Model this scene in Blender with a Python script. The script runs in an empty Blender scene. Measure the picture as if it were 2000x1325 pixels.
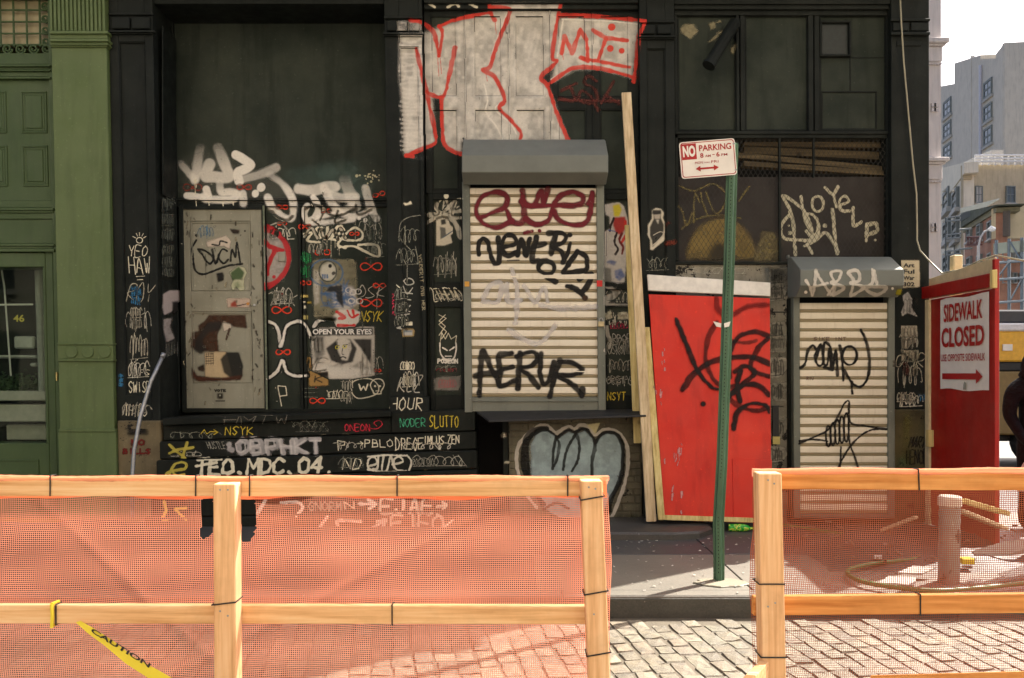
import bpy, bmesh, math, random
import numpy as np
from mathutils import Vector, Matrix

# ------------------------------------------------------------------ camera, sky, sun, exposure
scene = bpy.context.scene
col = scene.collection
F = 1700.0            # focal length in photo pixels (photo 2000 px wide)
HZ = 728.0            # eye level row of the photo
EYE = 1.70
D0 = F / 190.0        # distance to the plane of the pilasters

cam_data = bpy.data.cameras.new('camera')
cam = bpy.data.objects.new('camera', cam_data)
col.objects.link(cam)
cam.location = (0, 0, EYE)
cam.rotation_euler = (math.radians(90), 0, 0)
cam_data.sensor_width = 36.0
cam_data.lens = F / 2000.0 * 36.0
cam_data.shift_y = (HZ - 662.5) / 2000.0
cam_data.clip_start = 0.05
cam_data.clip_end = 3000
scene.camera = cam

SUN_AZ = math.atan2(0.80, 0.60)      # from +Y towards +X
SUN_EL = math.radians(45)
world = bpy.data.worlds.new('World')
scene.world = world
world.use_nodes = True
wn = world.node_tree
wn.nodes.clear()
sky = wn.nodes.new('ShaderNodeTexSky')
sky.sky_type = 'NISHITA'
sky.sun_disc = False
sky.sun_elevation = SUN_EL
sky.sun_rotation = SUN_AZ
sky.air_density = 0.7
sky.dust_density = 6.0
sky.ozone_density = 0.4
bg = wn.nodes.new('ShaderNodeBackground')
bg.inputs['Strength'].default_value = 0.115
wo = wn.nodes.new('ShaderNodeOutputWorld')
wn.links.new(sky.outputs[0], bg.inputs[0])
wn.links.new(bg.outputs[0], wo.inputs[0])

sd = bpy.data.lights.new('sun', 'SUN')
sd.energy = 5.0
sd.angle = math.radians(0.5)
sd.color = (1.0, 0.93, 0.82)
sun = bpy.data.objects.new('sun', sd)
col.objects.link(sun)
to_sun = Vector((math.sin(SUN_AZ) * math.cos(SUN_EL), math.cos(SUN_AZ) * math.cos(SUN_EL), math.sin(SUN_EL)))
sun.rotation_euler = to_sun.to_track_quat('Z', 'Y').to_euler()
sun.location = (6, 10, 14)

vs = scene.view_settings
vs.view_transform = 'Standard'
vs.look = 'None'
vs.exposure = 1.45
vs.gamma = 1.0
vs.use_curve_mapping = False
scene.cycles.transparent_max_bounces = 24
scene.cycles.max_bounces = 8
scene.cycles.diffuse_bounces = 4

rnd = random.Random(7)
nrg = np.random.default_rng(11)

# ------------------------------------------------------------------ helpers
def lin(c):
    c = c / 255.0
    return c / 12.92 if c <= 0.04045 else ((c + 0.055) / 1.055) ** 2.4
def rgb(r, g, b):
    return (lin(r), lin(g), lin(b))
def px(x, y, D):
    return Vector(((x - 1000.0) * D / F, D, EYE - (y - HZ) * D / F))
def gx(x, y, z=0.0):
    """ground point seen at pixel x, y on a floor at height z"""
    D = F * (EYE - z) / (y - HZ)
    return Vector(((x - 1000.0) * D / F, D, z))
def lean(x):
    return max(0.0, 0.0233 - 0.0128 * x / 1000.0)

class MB:
    def __init__(s):
        s.v = []; s.f = []; s.mi = []; s.cur = 0
    def quad(s, a, b, c, d):
        n = len(s.v); s.v += [tuple(a), tuple(b), tuple(c), tuple(d)]; s.f.append((n, n+1, n+2, n+3)); s.mi.append(s.cur)
    def hexa(s, p):   # p: 4 front (ccw seen from front: bl, br, tr, tl) then 4 back
        n = len(s.v); s.v += [tuple(q) for q in p]
        for q in ((0,1,2,3), (5,4,7,6), (4,0,3,7), (1,5,6,2), (3,2,6,7), (4,5,1,0)):
            s.f.append(tuple(n+i for i in q)); s.mi.append(s.cur)
    def box(s, x0, x1, y0, y1, z0, z1):
        s.hexa([(x0,y0,z0),(x1,y0,z0),(x1,y0,z1),(x0,y0,z1),(x0,y1,z0),(x1,y1,z0),(x1,y1,z1),(x0,y1,z1)])
    def beam(s, a, b, w, t, up=(0,0,1)):
        """rectangular bar from a to b; w along side, t along up-ish"""
        a = Vector(a); b = Vector(b); d = (b - a).normalized(); up = Vector(up)
        sd_ = d.cross(up)
        if sd_.length < 1e-4: sd_ = d.cross(Vector((0,1,0)))
        sd_.normalize(); u = sd_.cross(d).normalized()
        sd_ *= w/2; u *= t/2
        s.hexa([a-sd_-u, a+sd_-u, a+sd_+u, a-sd_+u, b-sd_-u, b+sd_-u, b+sd_+u, b-sd_+u])
    def tube(s, pts, r, n=8, cap=True):
        pts = [Vector(p) for p in pts]
        rs = r if isinstance(r, (list, tuple)) else [r]*len(pts)
        base = len(s.v); u = None
        for i, p in enumerate(pts):
            d = (pts[min(i+1, len(pts)-1)] - pts[max(i-1, 0)]).normalized()
            if u is None:
                u = d.orthogonal().normalized()
            else:
                u = (u - d * u.dot(d)); u = u.normalized() if u.length > 1e-6 else d.orthogonal().normalized()
            w = d.cross(u)
            for k in range(n):
                a = 2*math.pi*k/n
                s.v.append(tuple(p + (u*math.cos(a) + w*math.sin(a)) * rs[i]))
        for i in range(len(pts)-1):
            for k in range(n):
                a = base + i*n + k; b = base + i*n + (k+1) % n
                s.f.append((a, b, b+n, a+n)); s.mi.append(s.cur)
        if cap:
            s.f.append(tuple(base + k for k in range(n))[::-1]); s.mi.append(s.cur)
            e = base + (len(pts)-1)*n
            s.f.append(tuple(e + k for k in range(n))); s.mi.append(s.cur)
    def prism(s, poly, ext):
        """poly: list of points (planar), ext: extrusion vector"""
        n = len(s.v); m = len(poly); ext = Vector(ext)
        s.v += [tuple(Vector(p)) for p in poly] + [tuple(Vector(p) + ext) for p in poly]
        s.f.append(tuple(range(n, n+m))); s.mi.append(s.cur)
        s.f.append(tuple(range(n+2*m-1, n+m-1, -1))); s.mi.append(s.cur)
        for i in range(m):
            j = (i+1) % m
            s.f.append((n+i, n+m+i, n+m+j, n+j)); s.mi.append(s.cur)
    def build(s, name, mats, parent=None, smooth=False, bev=0.0, fix=True):
        me = bpy.data.meshes.new(name)
        me.from_pydata(s.v, [], s.f)
        if not isinstance(mats, (list, tuple)): mats = [mats]
        for m in mats: me.materials.append(m)
        if len(mats) > 1: me.polygons.foreach_set('material_index', s.mi)
        if fix:
            bm = bmesh.new(); bm.from_mesh(me); bmesh.ops.recalc_face_normals(bm, faces=bm.faces); bm.to_mesh(me); bm.free()
        if smooth: me.polygons.foreach_set('use_smooth', [True]*len(me.polygons))
        me.update()
        o = bpy.data.objects.new(name, me); col.objects.link(o)
        if parent is not None: attach(o, parent)
        if bev > 0:
            b = o.modifiers.new('bevel', 'BEVEL'); b.width = bev; b.segments = 1; b.limit_method = 'ANGLE'; b.angle_limit = math.radians(40)
        return o
def world_of(o):
    return Vector(o.location)
def attach(o, parent):
    """parts are modelled in world coordinates under a parent that is only translated"""
    o.parent = parent
    o.matrix_parent_inverse = Matrix.Translation(-world_of(parent))
def thing(name, label, cat, loc=(0,0,0), group=None):
    o = bpy.data.objects.new(name, None); col.objects.link(o); o.location = loc; o.empty_display_size = 0.2
    o['label'] = label; o['category'] = cat
    if group: o['group'] = group
    return o
def tag(o, label, cat, group=None):
    o['label'] = label; o['category'] = cat
    if group: o['group'] = group
    return o
def kind(o, k):
    o['kind'] = k; return o

# ------------------------------------------------------------------ materials
def newmat(name):
    m = bpy.data.materials.new(name); m.use_nodes = True
    nt = m.node_tree; nt.nodes.clear()
    out = nt.nodes.new('ShaderNodeOutputMaterial'); p = nt.nodes.new('ShaderNodeBsdfPrincipled')
    nt.links.new(p.outputs[0], out.inputs[0])
    return m, nt, p, out
def N(nt, t, **kw):
    n = nt.nodes.new(t)
    for k, v in kw.items():
        if k in n.inputs: n.inputs[k].default_value = v
        else: setattr(n, k, v)
    return n
def ramp(nt, fac, stops):
    r = nt.nodes.new('ShaderNodeValToRGB'); nt.links.new(fac, r.inputs[0])
    el = r.color_ramp.elements
    while len(el) < len(stops): el.new(0.5)
    for e, (p_, c) in zip(el, stops):
        e.position = p_; e.color = (c[0], c[1], c[2], 1) if len(c) == 3 else c
    return r
def mixc(nt, fac, a, b, blend='MIX'):
    m = nt.nodes.new('ShaderNodeMix'); m.data_type = 'RGBA'; m.blend_type = blend
    for sock, v in ((m.inputs[0], fac), (m.inputs[6], a), (m.inputs[7], b)):
        if hasattr(v, 'links'): nt.links.new(v, sock)
        elif isinstance(v, tuple): sock.default_value = (v[0], v[1], v[2], 1)
        else: sock.default_value = v
    return m.outputs[2]
def coords(nt, sc=(1,1,1), rand=False):
    t = nt.nodes.new('ShaderNodeTexCoord'); mp = nt.nodes.new('ShaderNodeMapping'); mp.inputs['Scale'].default_value = sc
    if rand:
        oi = nt.nodes.new('ShaderNodeObjectInfo'); ad = nt.nodes.new('ShaderNodeVectorMath'); ad.operation = 'SCALE'
        cb = nt.nodes.new('ShaderNodeCombineXYZ')
        for i in range(3): nt.links.new(oi.outputs['Random'], cb.inputs[i])
        nt.links.new(cb.outputs[0], ad.inputs[0]); ad.inputs['Scale'].default_value = 37.0
        a2 = nt.nodes.new('ShaderNodeVectorMath'); nt.links.new(t.outputs['Object'], a2.inputs[0]); nt.links.new(ad.outputs[0], a2.inputs[1])
        nt.links.new(a2.outputs[0], mp.inputs[0])
    else:
        nt.links.new(t.outputs['Object'], mp.inputs[0])
    return mp.outputs[0]
def noise(nt, vec, scale, detail=5, rough=0.6):
    n = nt.nodes.new('ShaderNodeTexNoise'); nt.links.new(vec, n.inputs['Vector'])
    n.inputs['Scale'].default_value = scale; n.inputs['Detail'].default_value = detail; n.inputs['Roughness'].default_value = rough
    return n.outputs['Fac']
def bump(nt, p, h, strength=0.3, dist=0.01):
    b = nt.nodes.new('ShaderNodeBump'); b.inputs['Strength'].default_value = strength; b.inputs['Distance'].default_value = dist
    nt.links.new(h, b.inputs['Height']); nt.links.new(b.outputs[0], p.inputs['Normal'])
def paintmat(name, c1, c2, chip=None, chipamt=0.70, rough=0.55, bumpy=0.15, spec=0.35):
    """old painted wood / iron: two tones of one paint, dirt streaks, chips"""
    m, nt, p, out = newmat(name)
    v = coords(nt)
    n1 = noise(nt, v, 1.3, 6, 0.62)
    c = ramp(nt, n1, [(0.32, c1), (0.68, c2)]).outputs[0]
    vs_ = coords(nt, (9, 9, 0.9))
    n2 = noise(nt, vs_, 1.0, 4, 0.6)
    dk = tuple(x*0.62 for x in c1)
    f2 = ramp(nt, n2, [(0.5, (0,0,0)), (0.75, (0.55,)*3)]).outputs[0]
    c = mixc(nt, f2, c, dk)
    n4 = noise(nt, v, 34, 4, 0.7)
    sp = ramp(nt, n4, [(0.62, (0,0,0)), (0.72, (0.5,)*3)]).outputs[0]
    c = mixc(nt, sp, c, tuple(min(1, x*1.9+0.008) for x in c2))
    if chip:
        n3 = noise(nt, v, 7.5, 8, 0.72)
        f3 = ramp(nt, n3, [(chipamt, (0,0,0)), (chipamt+0.012, (1,1,1))]).outputs[0]
        c = mixc(nt, f3, c, chip)
    nt.links.new(c, p.inputs['Base Color'])
    rr = ramp(nt, noise(nt, v, 5, 4), [(0.3, (rough-0.12,)*3), (0.7, (rough+0.18,)*3)]).outputs[0]
    nt.links.new(rr, p.inputs['Roughness'])
    p.inputs['Specular IOR Level'].default_value = spec
    bump(nt, p, noise(nt, v, 60, 5, 0.65), bumpy, 0.004)
    return m
def plainmat(name, c, rough=0.6, metal=0.0, var=0.12, scale=14, bumpy=0.0, spec=0.4):
    m, nt, p, out = newmat(name)
    v = coords(nt)
    n1 = noise(nt, v, scale, 5, 0.6)
    a = tuple(x*(1-var) for x in c); b = tuple(min(1, x*(1+var)) for x in c)
    nt.links.new(ramp(nt, n1, [(0.3, a), (0.7, b)]).outputs[0], p.inputs['Base Color'])
    p.inputs['Roughness'].default_value = rough; p.inputs['Metallic'].default_value = metal
    p.inputs['Specular IOR Level'].default_value = spec
    if bumpy: bump(nt, p, n1, bumpy, 0.004)
    return m
def woodmat(name, c1, c2, c3, axis=0, s=1.0):
    """sawn softwood with grain along one axis, knots and grime"""
    m, nt, p, out = newmat(name)
    sc = [38*s, 38*s, 38*s]; sc[axis] = 1.6*s
    v = coords(nt, tuple(sc), rand=True)
    g = noise(nt, v, 1.0, 7, 0.6)
    c = ramp(nt, g, [(0.30, c1), (0.5, c2), (0.70, c3)]).outputs[0]
    v2 = coords(nt, (1,1,1), rand=True)
    k = nt.nodes.new('ShaderNodeTexVoronoi'); k.inputs['Scale'].default_value = 2.6; nt.links.new(v2, k.inputs['Vector'])
    kf = ramp(nt, k.outputs['Distance'], [(0.03, (0.9,)*3), (0.10, (0,0,0))]).outputs[0]
    c = mixc(nt, kf, c, tuple(x*0.38 for x in c1))
    d = ramp(nt, noise(nt, v2, 4, 5, 0.65), [(0.5, (0,0,0)), (0.8, (0.35,)*3)]).outputs[0]
    c = mixc(nt, d, c, tuple(x*0.5 for x in c1))
    nt.links.new(c, p.inputs['Base Color']); p.inputs['Roughness'].default_value = 0.75
    p.inputs['Specular IOR Level'].default_value = 0.2
    bump(nt, p, g, 0.25, 0.003)
    return m

M = {}
M['black'] = paintmat('black_paint', (0.0085,0.0108,0.0098), (0.0178,0.0212,0.0188), (0.34,0.31,0.25), 0.725, 0.55, 0.25, 0.12)
M['black_panel'] = paintmat('black_panel_paint', (0.0185,0.0245,0.0195), (0.0420,0.0495,0.0385), None, 0.73, 0.6, 0.2, 0.10)
M['black_sooty'] = paintmat('sooty_board', (0.0080,0.0098,0.0082), (0.0190,0.0215,0.0175), (0.30,0.27,0.22), 0.71, 0.6, 0.25, 0.12)
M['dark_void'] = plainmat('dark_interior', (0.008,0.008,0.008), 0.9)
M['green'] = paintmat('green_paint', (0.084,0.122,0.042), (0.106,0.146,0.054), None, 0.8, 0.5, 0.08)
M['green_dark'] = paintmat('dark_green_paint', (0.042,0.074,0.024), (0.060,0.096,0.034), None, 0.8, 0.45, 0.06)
M['hood'] = plainmat('grey_shutter_steel', rgb(106,110,104), 0.5, 0.0, 0.10, 6)
M['rail'] = paintmat('grey_guide_paint', rgb(94,98,90), rgb(120,123,112), rgb(60,50,40), 0.70, 0.45, 0.05)
M['red'] = paintmat('red_board_paint', rgb(196,32,16), rgb(214,46,22), (0.75,0.55,0.45), 0.752, 0.42, 0.12)
M['red_dark'] = paintmat('red_hoarding_paint', rgb(140,18,14), rgb(168,26,20), None, 0.75, 0.45, 0.10)
M['signwhite'] = plainmat('sign_white', (0.74,0.71,0.66), 0.5, 0, 0.06, 9)
M['signred'] = plainmat('sign_red', rgb(160,20,24), 0.5, 0, 0.08, 9)
M['stickred'] = M['signred']
M['wood'] = woodmat('pine_horizontal', rgb(206,152,98), rgb(236,188,136), rgb(248,212,166), 0)
M['wood_v'] = woodmat('pine_vertical', rgb(204,152,102), rgb(234,186,138), rgb(246,208,164), 2)
M['wood_r'] = woodmat('pine_orange', rgb(176,104,48), rgb(212,142,78), rgb(230,168,102), 0)
M['lumber'] = woodmat('old_lumber', rgb(166,142,108), rgb(204,182,146), rgb(222,204,170), 2)
M['lumber_y'] = woodmat('yellow_lumber', rgb(170,148,92), rgb(206,186,126), rgb(222,206,150), 2)
M['plywood'] = woodmat('raw_plywood', rgb(150,120,80), rgb(196,168,120), rgb(214,190,146), 1)
M['poleg'] = paintmat('green_post_paint', rgb(52,84,62), rgb(84,118,92), rgb(96,64,40), 0.72, 0.4, 0.06)
M['tie'] = plainmat('black_nylon', (0.02,0.018,0.016), 0.5)
M['metal'] = plainmat('worn_steel', (0.32,0.33,0.34), 0.42, 0.7, 0.25, 20)
M['rubber'] = plainmat('black_rubber', (0.015,0.015,0.016), 0.6)
M['cream_edge'] = plainmat('cream_wood_edge', rgb(206,190,150), 0.7, 0, 0.15, 10)
M['hose'] = plainmat('green_hose', rgb(70,110,60), 0.45)
# ------------------------------------------------------------------ ground, street, sidewalk
def groundmat(name, c1, c2, c3, sc=1.0, speck=0.35):
    m, nt, p, out = newmat(name)
    v = coords(nt)
    a = ramp(nt, noise(nt, v, 1.1*sc, 7, 0.65), [(0.3, c1), (0.7, c2)]).outputs[0]
    s_ = ramp(nt, noise(nt, v, 90, 3, 0.7), [(0.35, (0,0,0)), (0.75, (speck,)*3)]).outputs[0]
    a = mixc(nt, s_, a, c3)
    st = ramp(nt, noise(nt, v, 3.3*sc, 8, 0.75), [(0.62, (0,0,0)), (0.74, (0.5,)*3)]).outputs[0]
    a = mixc(nt, st, a, tuple(x*0.45 for x in c1))
    w = ramp(nt, noise(nt, v, 12, 3, 0.5), [(0.735, (0,0,0)), (0.75, (0.8,)*3)]).outputs[0]
    a = mixc(nt, w, a, tuple(min(1, x*1.8+0.08) for x in c3))
    nt.links.new(a, p.inputs['Base Color']); p.inputs['Roughness'].default_value = 0.55
    p.inputs['Specular IOR Level'].default_value = 0.6
    bump(nt, p, noise(nt, v, 45, 6, 0.7), 0.5, 0.006)
    return m
M['asphalt'] = groundmat('asphalt', (0.045,0.045,0.047), (0.062,0.062,0.062), (0.10,0.10,0.10))
M['walk'] = groundmat('sidewalk_asphalt', (0.044,0.047,0.046), (0.068,0.071,0.068), (0.11,0.11,0.105))
M['concrete'] = groundmat('sidewalk_concrete', (0.122,0.110,0.088), (0.180,0.163,0.130), (0.26,0.24,0.20), 1.4, 0.3)
M['kerb'] = groundmat('kerb_stone', (0.028,0.028,0.022), (0.058,0.056,0.045), (0.12,0.11,0.09), 2.5)  # dark tone carries the shade of the kerb's front
M['bed'] = groundmat('joint_grit', (0.075,0.060,0.040), (0.135,0.110,0.074), (0.22,0.19,0.14), 4)
M['dirt'] = groundmat('dirt_slab', (0.034,0.031,0.028), (0.066,0.060,0.052), (0.13,0.12,0.10), 2)

m = MB(); m.box(-400, 400, -60, 700, -0.5, -0.06)
kind(m.build('ground', M['asphalt']), 'structure')

KY = 6.05                                   # kerb line
m = MB(); m.box(-9, 13, -6, KY, -0.055, -0.007)
street = kind(m.build('street', M['bed']), 'structure')

def stonemat():
    m, nt, p, out = newmat('granite_sett')
    oi = nt.nodes.new('ShaderNodeObjectInfo')
    at_ = nt.nodes.new('ShaderNodeAttribute'); at_.attribute_name = 'tone'
    su = nt.nodes.new('ShaderNodeMath'); su.operation = 'ADD'
    nt.links.new(oi.outputs['Random'], su.inputs[0]); nt.links.new(at_.outputs['Fac'], su.inputs[1])
    fr = nt.nodes.new('ShaderNodeMath'); fr.operation = 'FRACT'; nt.links.new(su.outputs[0], fr.inputs[0])
    v = coords(nt, rand=True)
    base = ramp(nt, fr.outputs[0], [(0.0, (0.115,0.093,0.060)), (0.3, (0.20,0.165,0.108)), (0.55, (0.17,0.155,0.105)), (0.72, (0.30,0.25,0.172)), (0.86, (0.25,0.185,0.118)), (1.0, (0.15,0.132,0.098))]).outputs[0]
    n1 = noise(nt, v, 11, 7, 0.72)
    d = ramp(nt, n1, [(0.36, (0.85,)*3), (0.58, (0,0,0))]).outputs[0]
    c = mixc(nt, d, base, (0.085,0.075,0.058))
    sp = ramp(nt, noise(nt, v, 130, 2, 0.6), [(0.45, (0,0,0)), (0.7, (0.5,)*3)]).outputs[0]
    c = mixc(nt, sp, c, (0.38,0.35,0.30))
    nt.links.new(c, p.inputs['Base Color'])
    p.inputs['Roughness'].default_value = 0.55; p.inputs['Specular IOR Level'].default_value = 0.45
    bump(nt, p, noise(nt, v, 28, 6, 0.75), 0.7, 0.012)
    return m
M['sett'] = stonemat()

def sett_mesh(seed, w, l):
    r = random.Random(seed); bm = bmesh.new()
    def rect(dx, dy, z, jz):
        out = []
        for sx, sy in ((-1,-1),(0,-1.05),(1,-1),(1,0),(1,1),(0,1.04),(-1,1),(-1.03,0)):
            out.append(bm.verts.new((sx*(w/2-dx)+r.uniform(-1,1)*0.006, sy*(l/2-dy)+r.uniform(-1,1)*0.007, z + r.uniform(-1,1)*jz)))
        return out
    a = rect(0, 0, -0.07, 0); b = rect(0.002, 0.002, -0.016, 0.002); c = rect(0.007, 0.009, 0.0, 0.003)
    top = bm.verts.new((0, 0, 0.0015 + r.uniform(0, .003)))
    for q, s_ in ((a, b), (b, c)):
        for i in range(8): bm.faces.new((q[i], q[(i+1) % 8], s_[(i+1) % 8], s_[i]))
    for i in range(8): bm.faces.new((c[i], c[(i+1) % 8], top))
    me = bpy.data.meshes.new('sett'); bm.to_mesh(me); bm.free(); me.materials.append(M['sett'])
    return me
sett_lib = [sett_mesh(100+i, 0.113 + 0.009*(i % 3 - 1), 0.185 + 0.035*((i//3) % 3 - 1)) for i in range(12)]
ang = math.radians(8.5)
cells = []
r = random.Random(5)
for ix in range(-70, 106):
    yy = r.uniform(0, .2)
    while yy < 9.5:
        k = r.randrange(12); L_ = 0.185 + 0.035*((k//3) % 3 - 1)
        u = ix*0.1225; w_ = yy + L_/2 - 2.0
        X = u*math.cos(ang) - w_*math.sin(ang); Y = u*math.sin(ang) + w_*math.cos(ang)
        yy += L_ + 0.006
        if -6.5 < X < 9.5 and -1.0 < Y < KY - 0.135:
            cells.append((X + r.uniform(-.006,.006), Y, k, r.uniform(-.004,.004), ang + r.uniform(-.02,.02), (r.uniform(-.016,.016), r.uniform(-.016,.016))))
def seen(c):
    x_ = 1000 + c[0]*F/c[1] if c[1] > 1 else 9999
    y_ = HZ + EYE*F/max(c[1], .2)
    return y_ < 1345 and 560 < x_ < 2040
vis = [c for c in cells if seen(c)]
vis.sort(key=lambda c: (c[1] + (0.6 if c[0] < 0.1 else 0)))
parts_c, rest = vis[:298], vis[298:] + [c for c in cells if not seen(c)]
for c in parts_c:
    o = bpy.data.objects.new('cobblestone', sett_lib[c[2]]); col.objects.link(o)
    o.parent = street; o.location = (c[0], c[1], c[3]); o.rotation_euler = (c[5][0], c[5][1], c[4])
bmr = bmesh.new(); tl = bmr.verts.layers.float.new('tone')
for c in rest:
    n0 = len(bmr.verts)
    bmr.from_mesh(sett_lib[c[2]])
    bmr.verts.ensure_lookup_table()
    mt = Matrix.Translation((c[0], c[1], c[3])) @ Matrix.Rotation(c[4], 4, 'Z')
    tn = r.random()
    for v_ in bmr.verts[n0:]:
        v_.co = mt @ v_.co; v_[tl] = tn
me = bpy.data.meshes.new('cobblestone_paving'); bmr.to_mesh(me); bmr.free(); me.materials.append(M['sett'])
o = bpy.data.objects.new('cobblestone_paving', me); col.objects.link(o); o.parent = street; kind(o, 'stuff')

# sidewalk slabs (asphalt and corner concrete; the paler front row paints in part of the sunlight)
m = MB(); m.box(-12, 9.5, KY+0.16, D0+0.7, -0.05, 0.138)
sidewalk = kind(m.build('sidewalk', M['walk']), 'structure')
xs = [-12, -9.6, -7.0, -4.6, -2.3, 0.18, 1.72, 3.3, 4.9, 6.5, 8.1, 9.5]
for i in range(len(xs)-1):
    for j, (ya, yb) in enumerate(((KY+0.168, 7.42), (7.428, D0+0.65))):
        mm = MB(); dz = rnd.uniform(-.004, .004)
        mm.box(xs[i]+.004, xs[i+1]-.004, ya, yb, 0.10, 0.15+dz)
        mt = M['concrete'] if (xs[i] > 0 and j == 0) or xs[i] > 3 else M['walk']
        mm.build('paving_slab', mt, sidewalk, bev=0.004)
ks = [-12, -9.9, -8.1, -6.3, -4.4, -2.3, 0.35, 3.1, 5.0, 6.9, 8.2, 9.5]
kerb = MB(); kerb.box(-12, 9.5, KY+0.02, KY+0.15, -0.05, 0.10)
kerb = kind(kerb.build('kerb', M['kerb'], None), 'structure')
for i in range(len(ks)-1):
    mm = MB(); dz = rnd.uniform(-.003, .003)
    mm.box(ks[i]+.003, ks[i+1]-.003, KY+.012, KY+0.164, -0.05, 0.15+dz); mm.build('kerb_stone', M['concrete'], kerb, bev=0.010)
    mm = MB(); mm.box(ks[i]+.003, ks[i+1]-.003, KY, KY+0.0105, -0.05, 0.132+dz); mm.build('kerb_face_shade', M['kerb'], kerb, bev=0.004)  # thin dark layer paints the shaded front of the kerb
# raised stone slab at the foot of the shopfront
m = MB()
pts = [(-0.42, 8.10), (0.2, 8.06), (1.5, 8.05), (1.76, 8.12), (1.92, 8.35), (1.96, D0+0.6), (-0.42, D0+0.6)]
m.prism([(x, y, 0.12) for x, y in pts], (0, 0, 0.10))
o = m.build('stone_step', M['dirt'], None, bev=0.02); kind(o, 'structure')

# ------------------------------------------------------------------ facade relief map (metres behind the pilaster plane, per photo pixel)
HF = np.full((1325, 2300), 9.0, np.float32)
YY, XX = np.mgrid[0:1325, -300:2000].astype(np.float32)
KL = np.maximum(0, 0.0233 - 0.0128*XX/1000.0)
XR = XX - KL*(YY - 500)         # un-leaned column
def hf_rect(x0, y0, x1, y1, o):
    HF[(XR >= x0) & (XR <= x1) & (YY >= y0) & (YY <= y1)] = o
def fp(x, y, o):
    return px(x + lean(x)*(y - 500), y, D0 + o)
def fb(m, x0, y0, x1, y1, of, ob, hf=True, ny=None):
    """box on the facade given by photo rows/columns; of front, ob back offset"""
    a = [fp(x0, y1, of), fp(x1, y1, of), fp(x1, y0, of), fp(x0, y0, of)]
    m.hexa(a + [Vector((q.x, D0+ob, q.z)) for q in a])
    if hf: hf_rect(x0, y0, x1, y1, of)
def fpart(name, rect, of, ob, mat, parent, bev=0.004, hf=True):
    m = MB(); fb(m, *rect, of, ob, hf); return m.build(name, mat, parent, bev=bev)
def frame(m, x0, y0, x1, y1, w, of, ob, wt=None, wb=None):
    """rectangular frame of four bars"""
    wt = wt or w; wb = wb or w
    fb(m, x0, y0, x1, y0+wt, of, ob); fb(m, x0, y1-wb, x1, y1, of, ob)
    fb(m, x0, y0+wt, x0+w, y1-wb, of, ob); fb(m, x1-w, y0+wt, x1, y1-wb, of, ob)
def inset_panel(parent, x0, y0, x1, y1, o, mat, bead=3, sub=0.006):
    """a sunk panel with a bead moulding round it; o = depth of the surrounding face"""
    p = fpart('panel', (x0, y0, x1, y1), o+0.024, o+0.05, mat, parent, 0)
    m = MB(); frame(m, x0, y0, x1, y1, bead, o+sub, o+0.03); m.build('moulding', mat, p, bev=0.003)
    hf_rect(x0+bead, y0+bead, x1-bead, y1-bead, o+0.024)
    return p

bl = thing('storefront_building', 'black painted old cast-iron storefront covered in graffiti and posters', 'building', (0, D0, 0.15))
B, BP = M['black'], M['black_panel']
XL, XRT = fp(222, 500, 0).x, fp(1815, 500, 0).x
# body behind the front, with the upper storeys
m = MB(); m.box(XL-0.02, XRT-0.012, D0+0.70, D0+12, 0.0, 22); m.build('wall', M['black_sooty'], bl)
m = MB(); m.box(XL-0.1, XRT+0.02, D0-0.03, D0+0.69, fp(0, -14, 0).z, 22); m.box(XL-0.12, XRT+0.04, D0-0.16, D0-0.03, fp(0,-60,0).z, fp(0,-22,0).z); m.build('upper_wall', B, bl)

def pilaster(x0, x1, yb, inset, caps, cap_y, name='pilaster', ob=0.66):
    m = MB(); ix0, iy0, ix1, iy1 = inset
    fb(m, x0, -14, ix0, yb, 0, ob); fb(m, ix1, -14, x1, yb, 0, ob)
    fb(m, ix0, -14, ix1, iy0, 0, ob); fb(m, ix0, iy1, ix1, yb, 0, ob); fb(m, ix0, iy0, ix1, iy1, 0.03, ob)
    o = m.build(name, B, bl, bev=0.004)
    mm = MB(); frame(mm, ix0, iy0, ix1, iy1, 2.5, 0.012, 0.04); mm.build('moulding', B, o, bev=0.003)
    hf_rect(ix0+3, iy0+3, ix1-3, iy1-3, 0.03)
    # cap blocks and the little cornice under them
    y0, y1 = cap_y
    n = caps; w = (x1-x0-6)/n
    for i in range(n):
        c = MB(); fb(c, x0+4+i*w, y0, x0+2+(i+1)*w-2, y1, -0.035, 0.02); c.build('cap_block', B, o, bev=0.008)
    c = MB(); fb(c, x0-3, y1+3, x1+3, y1+7, -0.05, 0.0); fb(c, x0-1, y1+7, x1+1, y1+11, -0.025, 0.0); fb(c, x0-1, y0-8, x1+1, y0-4, -0.03, 0.0)
    c.build('cap_cornice', B, o, bev=0.004)
    return o
pil_a = pilaster(222, 307, 822, (240, 82, 291, 772), 2, (33, 56))
pil_b = pilaster(757, 830, 775, (785, 92, 823, 768), 3, (40, 60))
pil_c = pilaster(1252, 1320, 1005, (1266, 95, 1302, 960), 2, (48, 66), ob=0.66)
m = MB()
fb(m, 1741, -14, 1815, 800, 0, 0.68); fb(m, 1752, 80, 1800, 90, -0.012, 0.02); 
pil_d = m.build('pilaster', B, bl, bev=0.005)
c = MB(); fb(c, 1741, 62, 1817, 68, -0.05, 0); fb(c, 1745, 44, 1776, 60, -0.03, 0.02); fb(c, 1780, 44, 1814, 60, -0.03, 0.02); fb(c, 1741, 36, 1817, 41, -0.04, 0.0)
c.build('cap_cornice', B, pil_d, bev=0.004)
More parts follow.
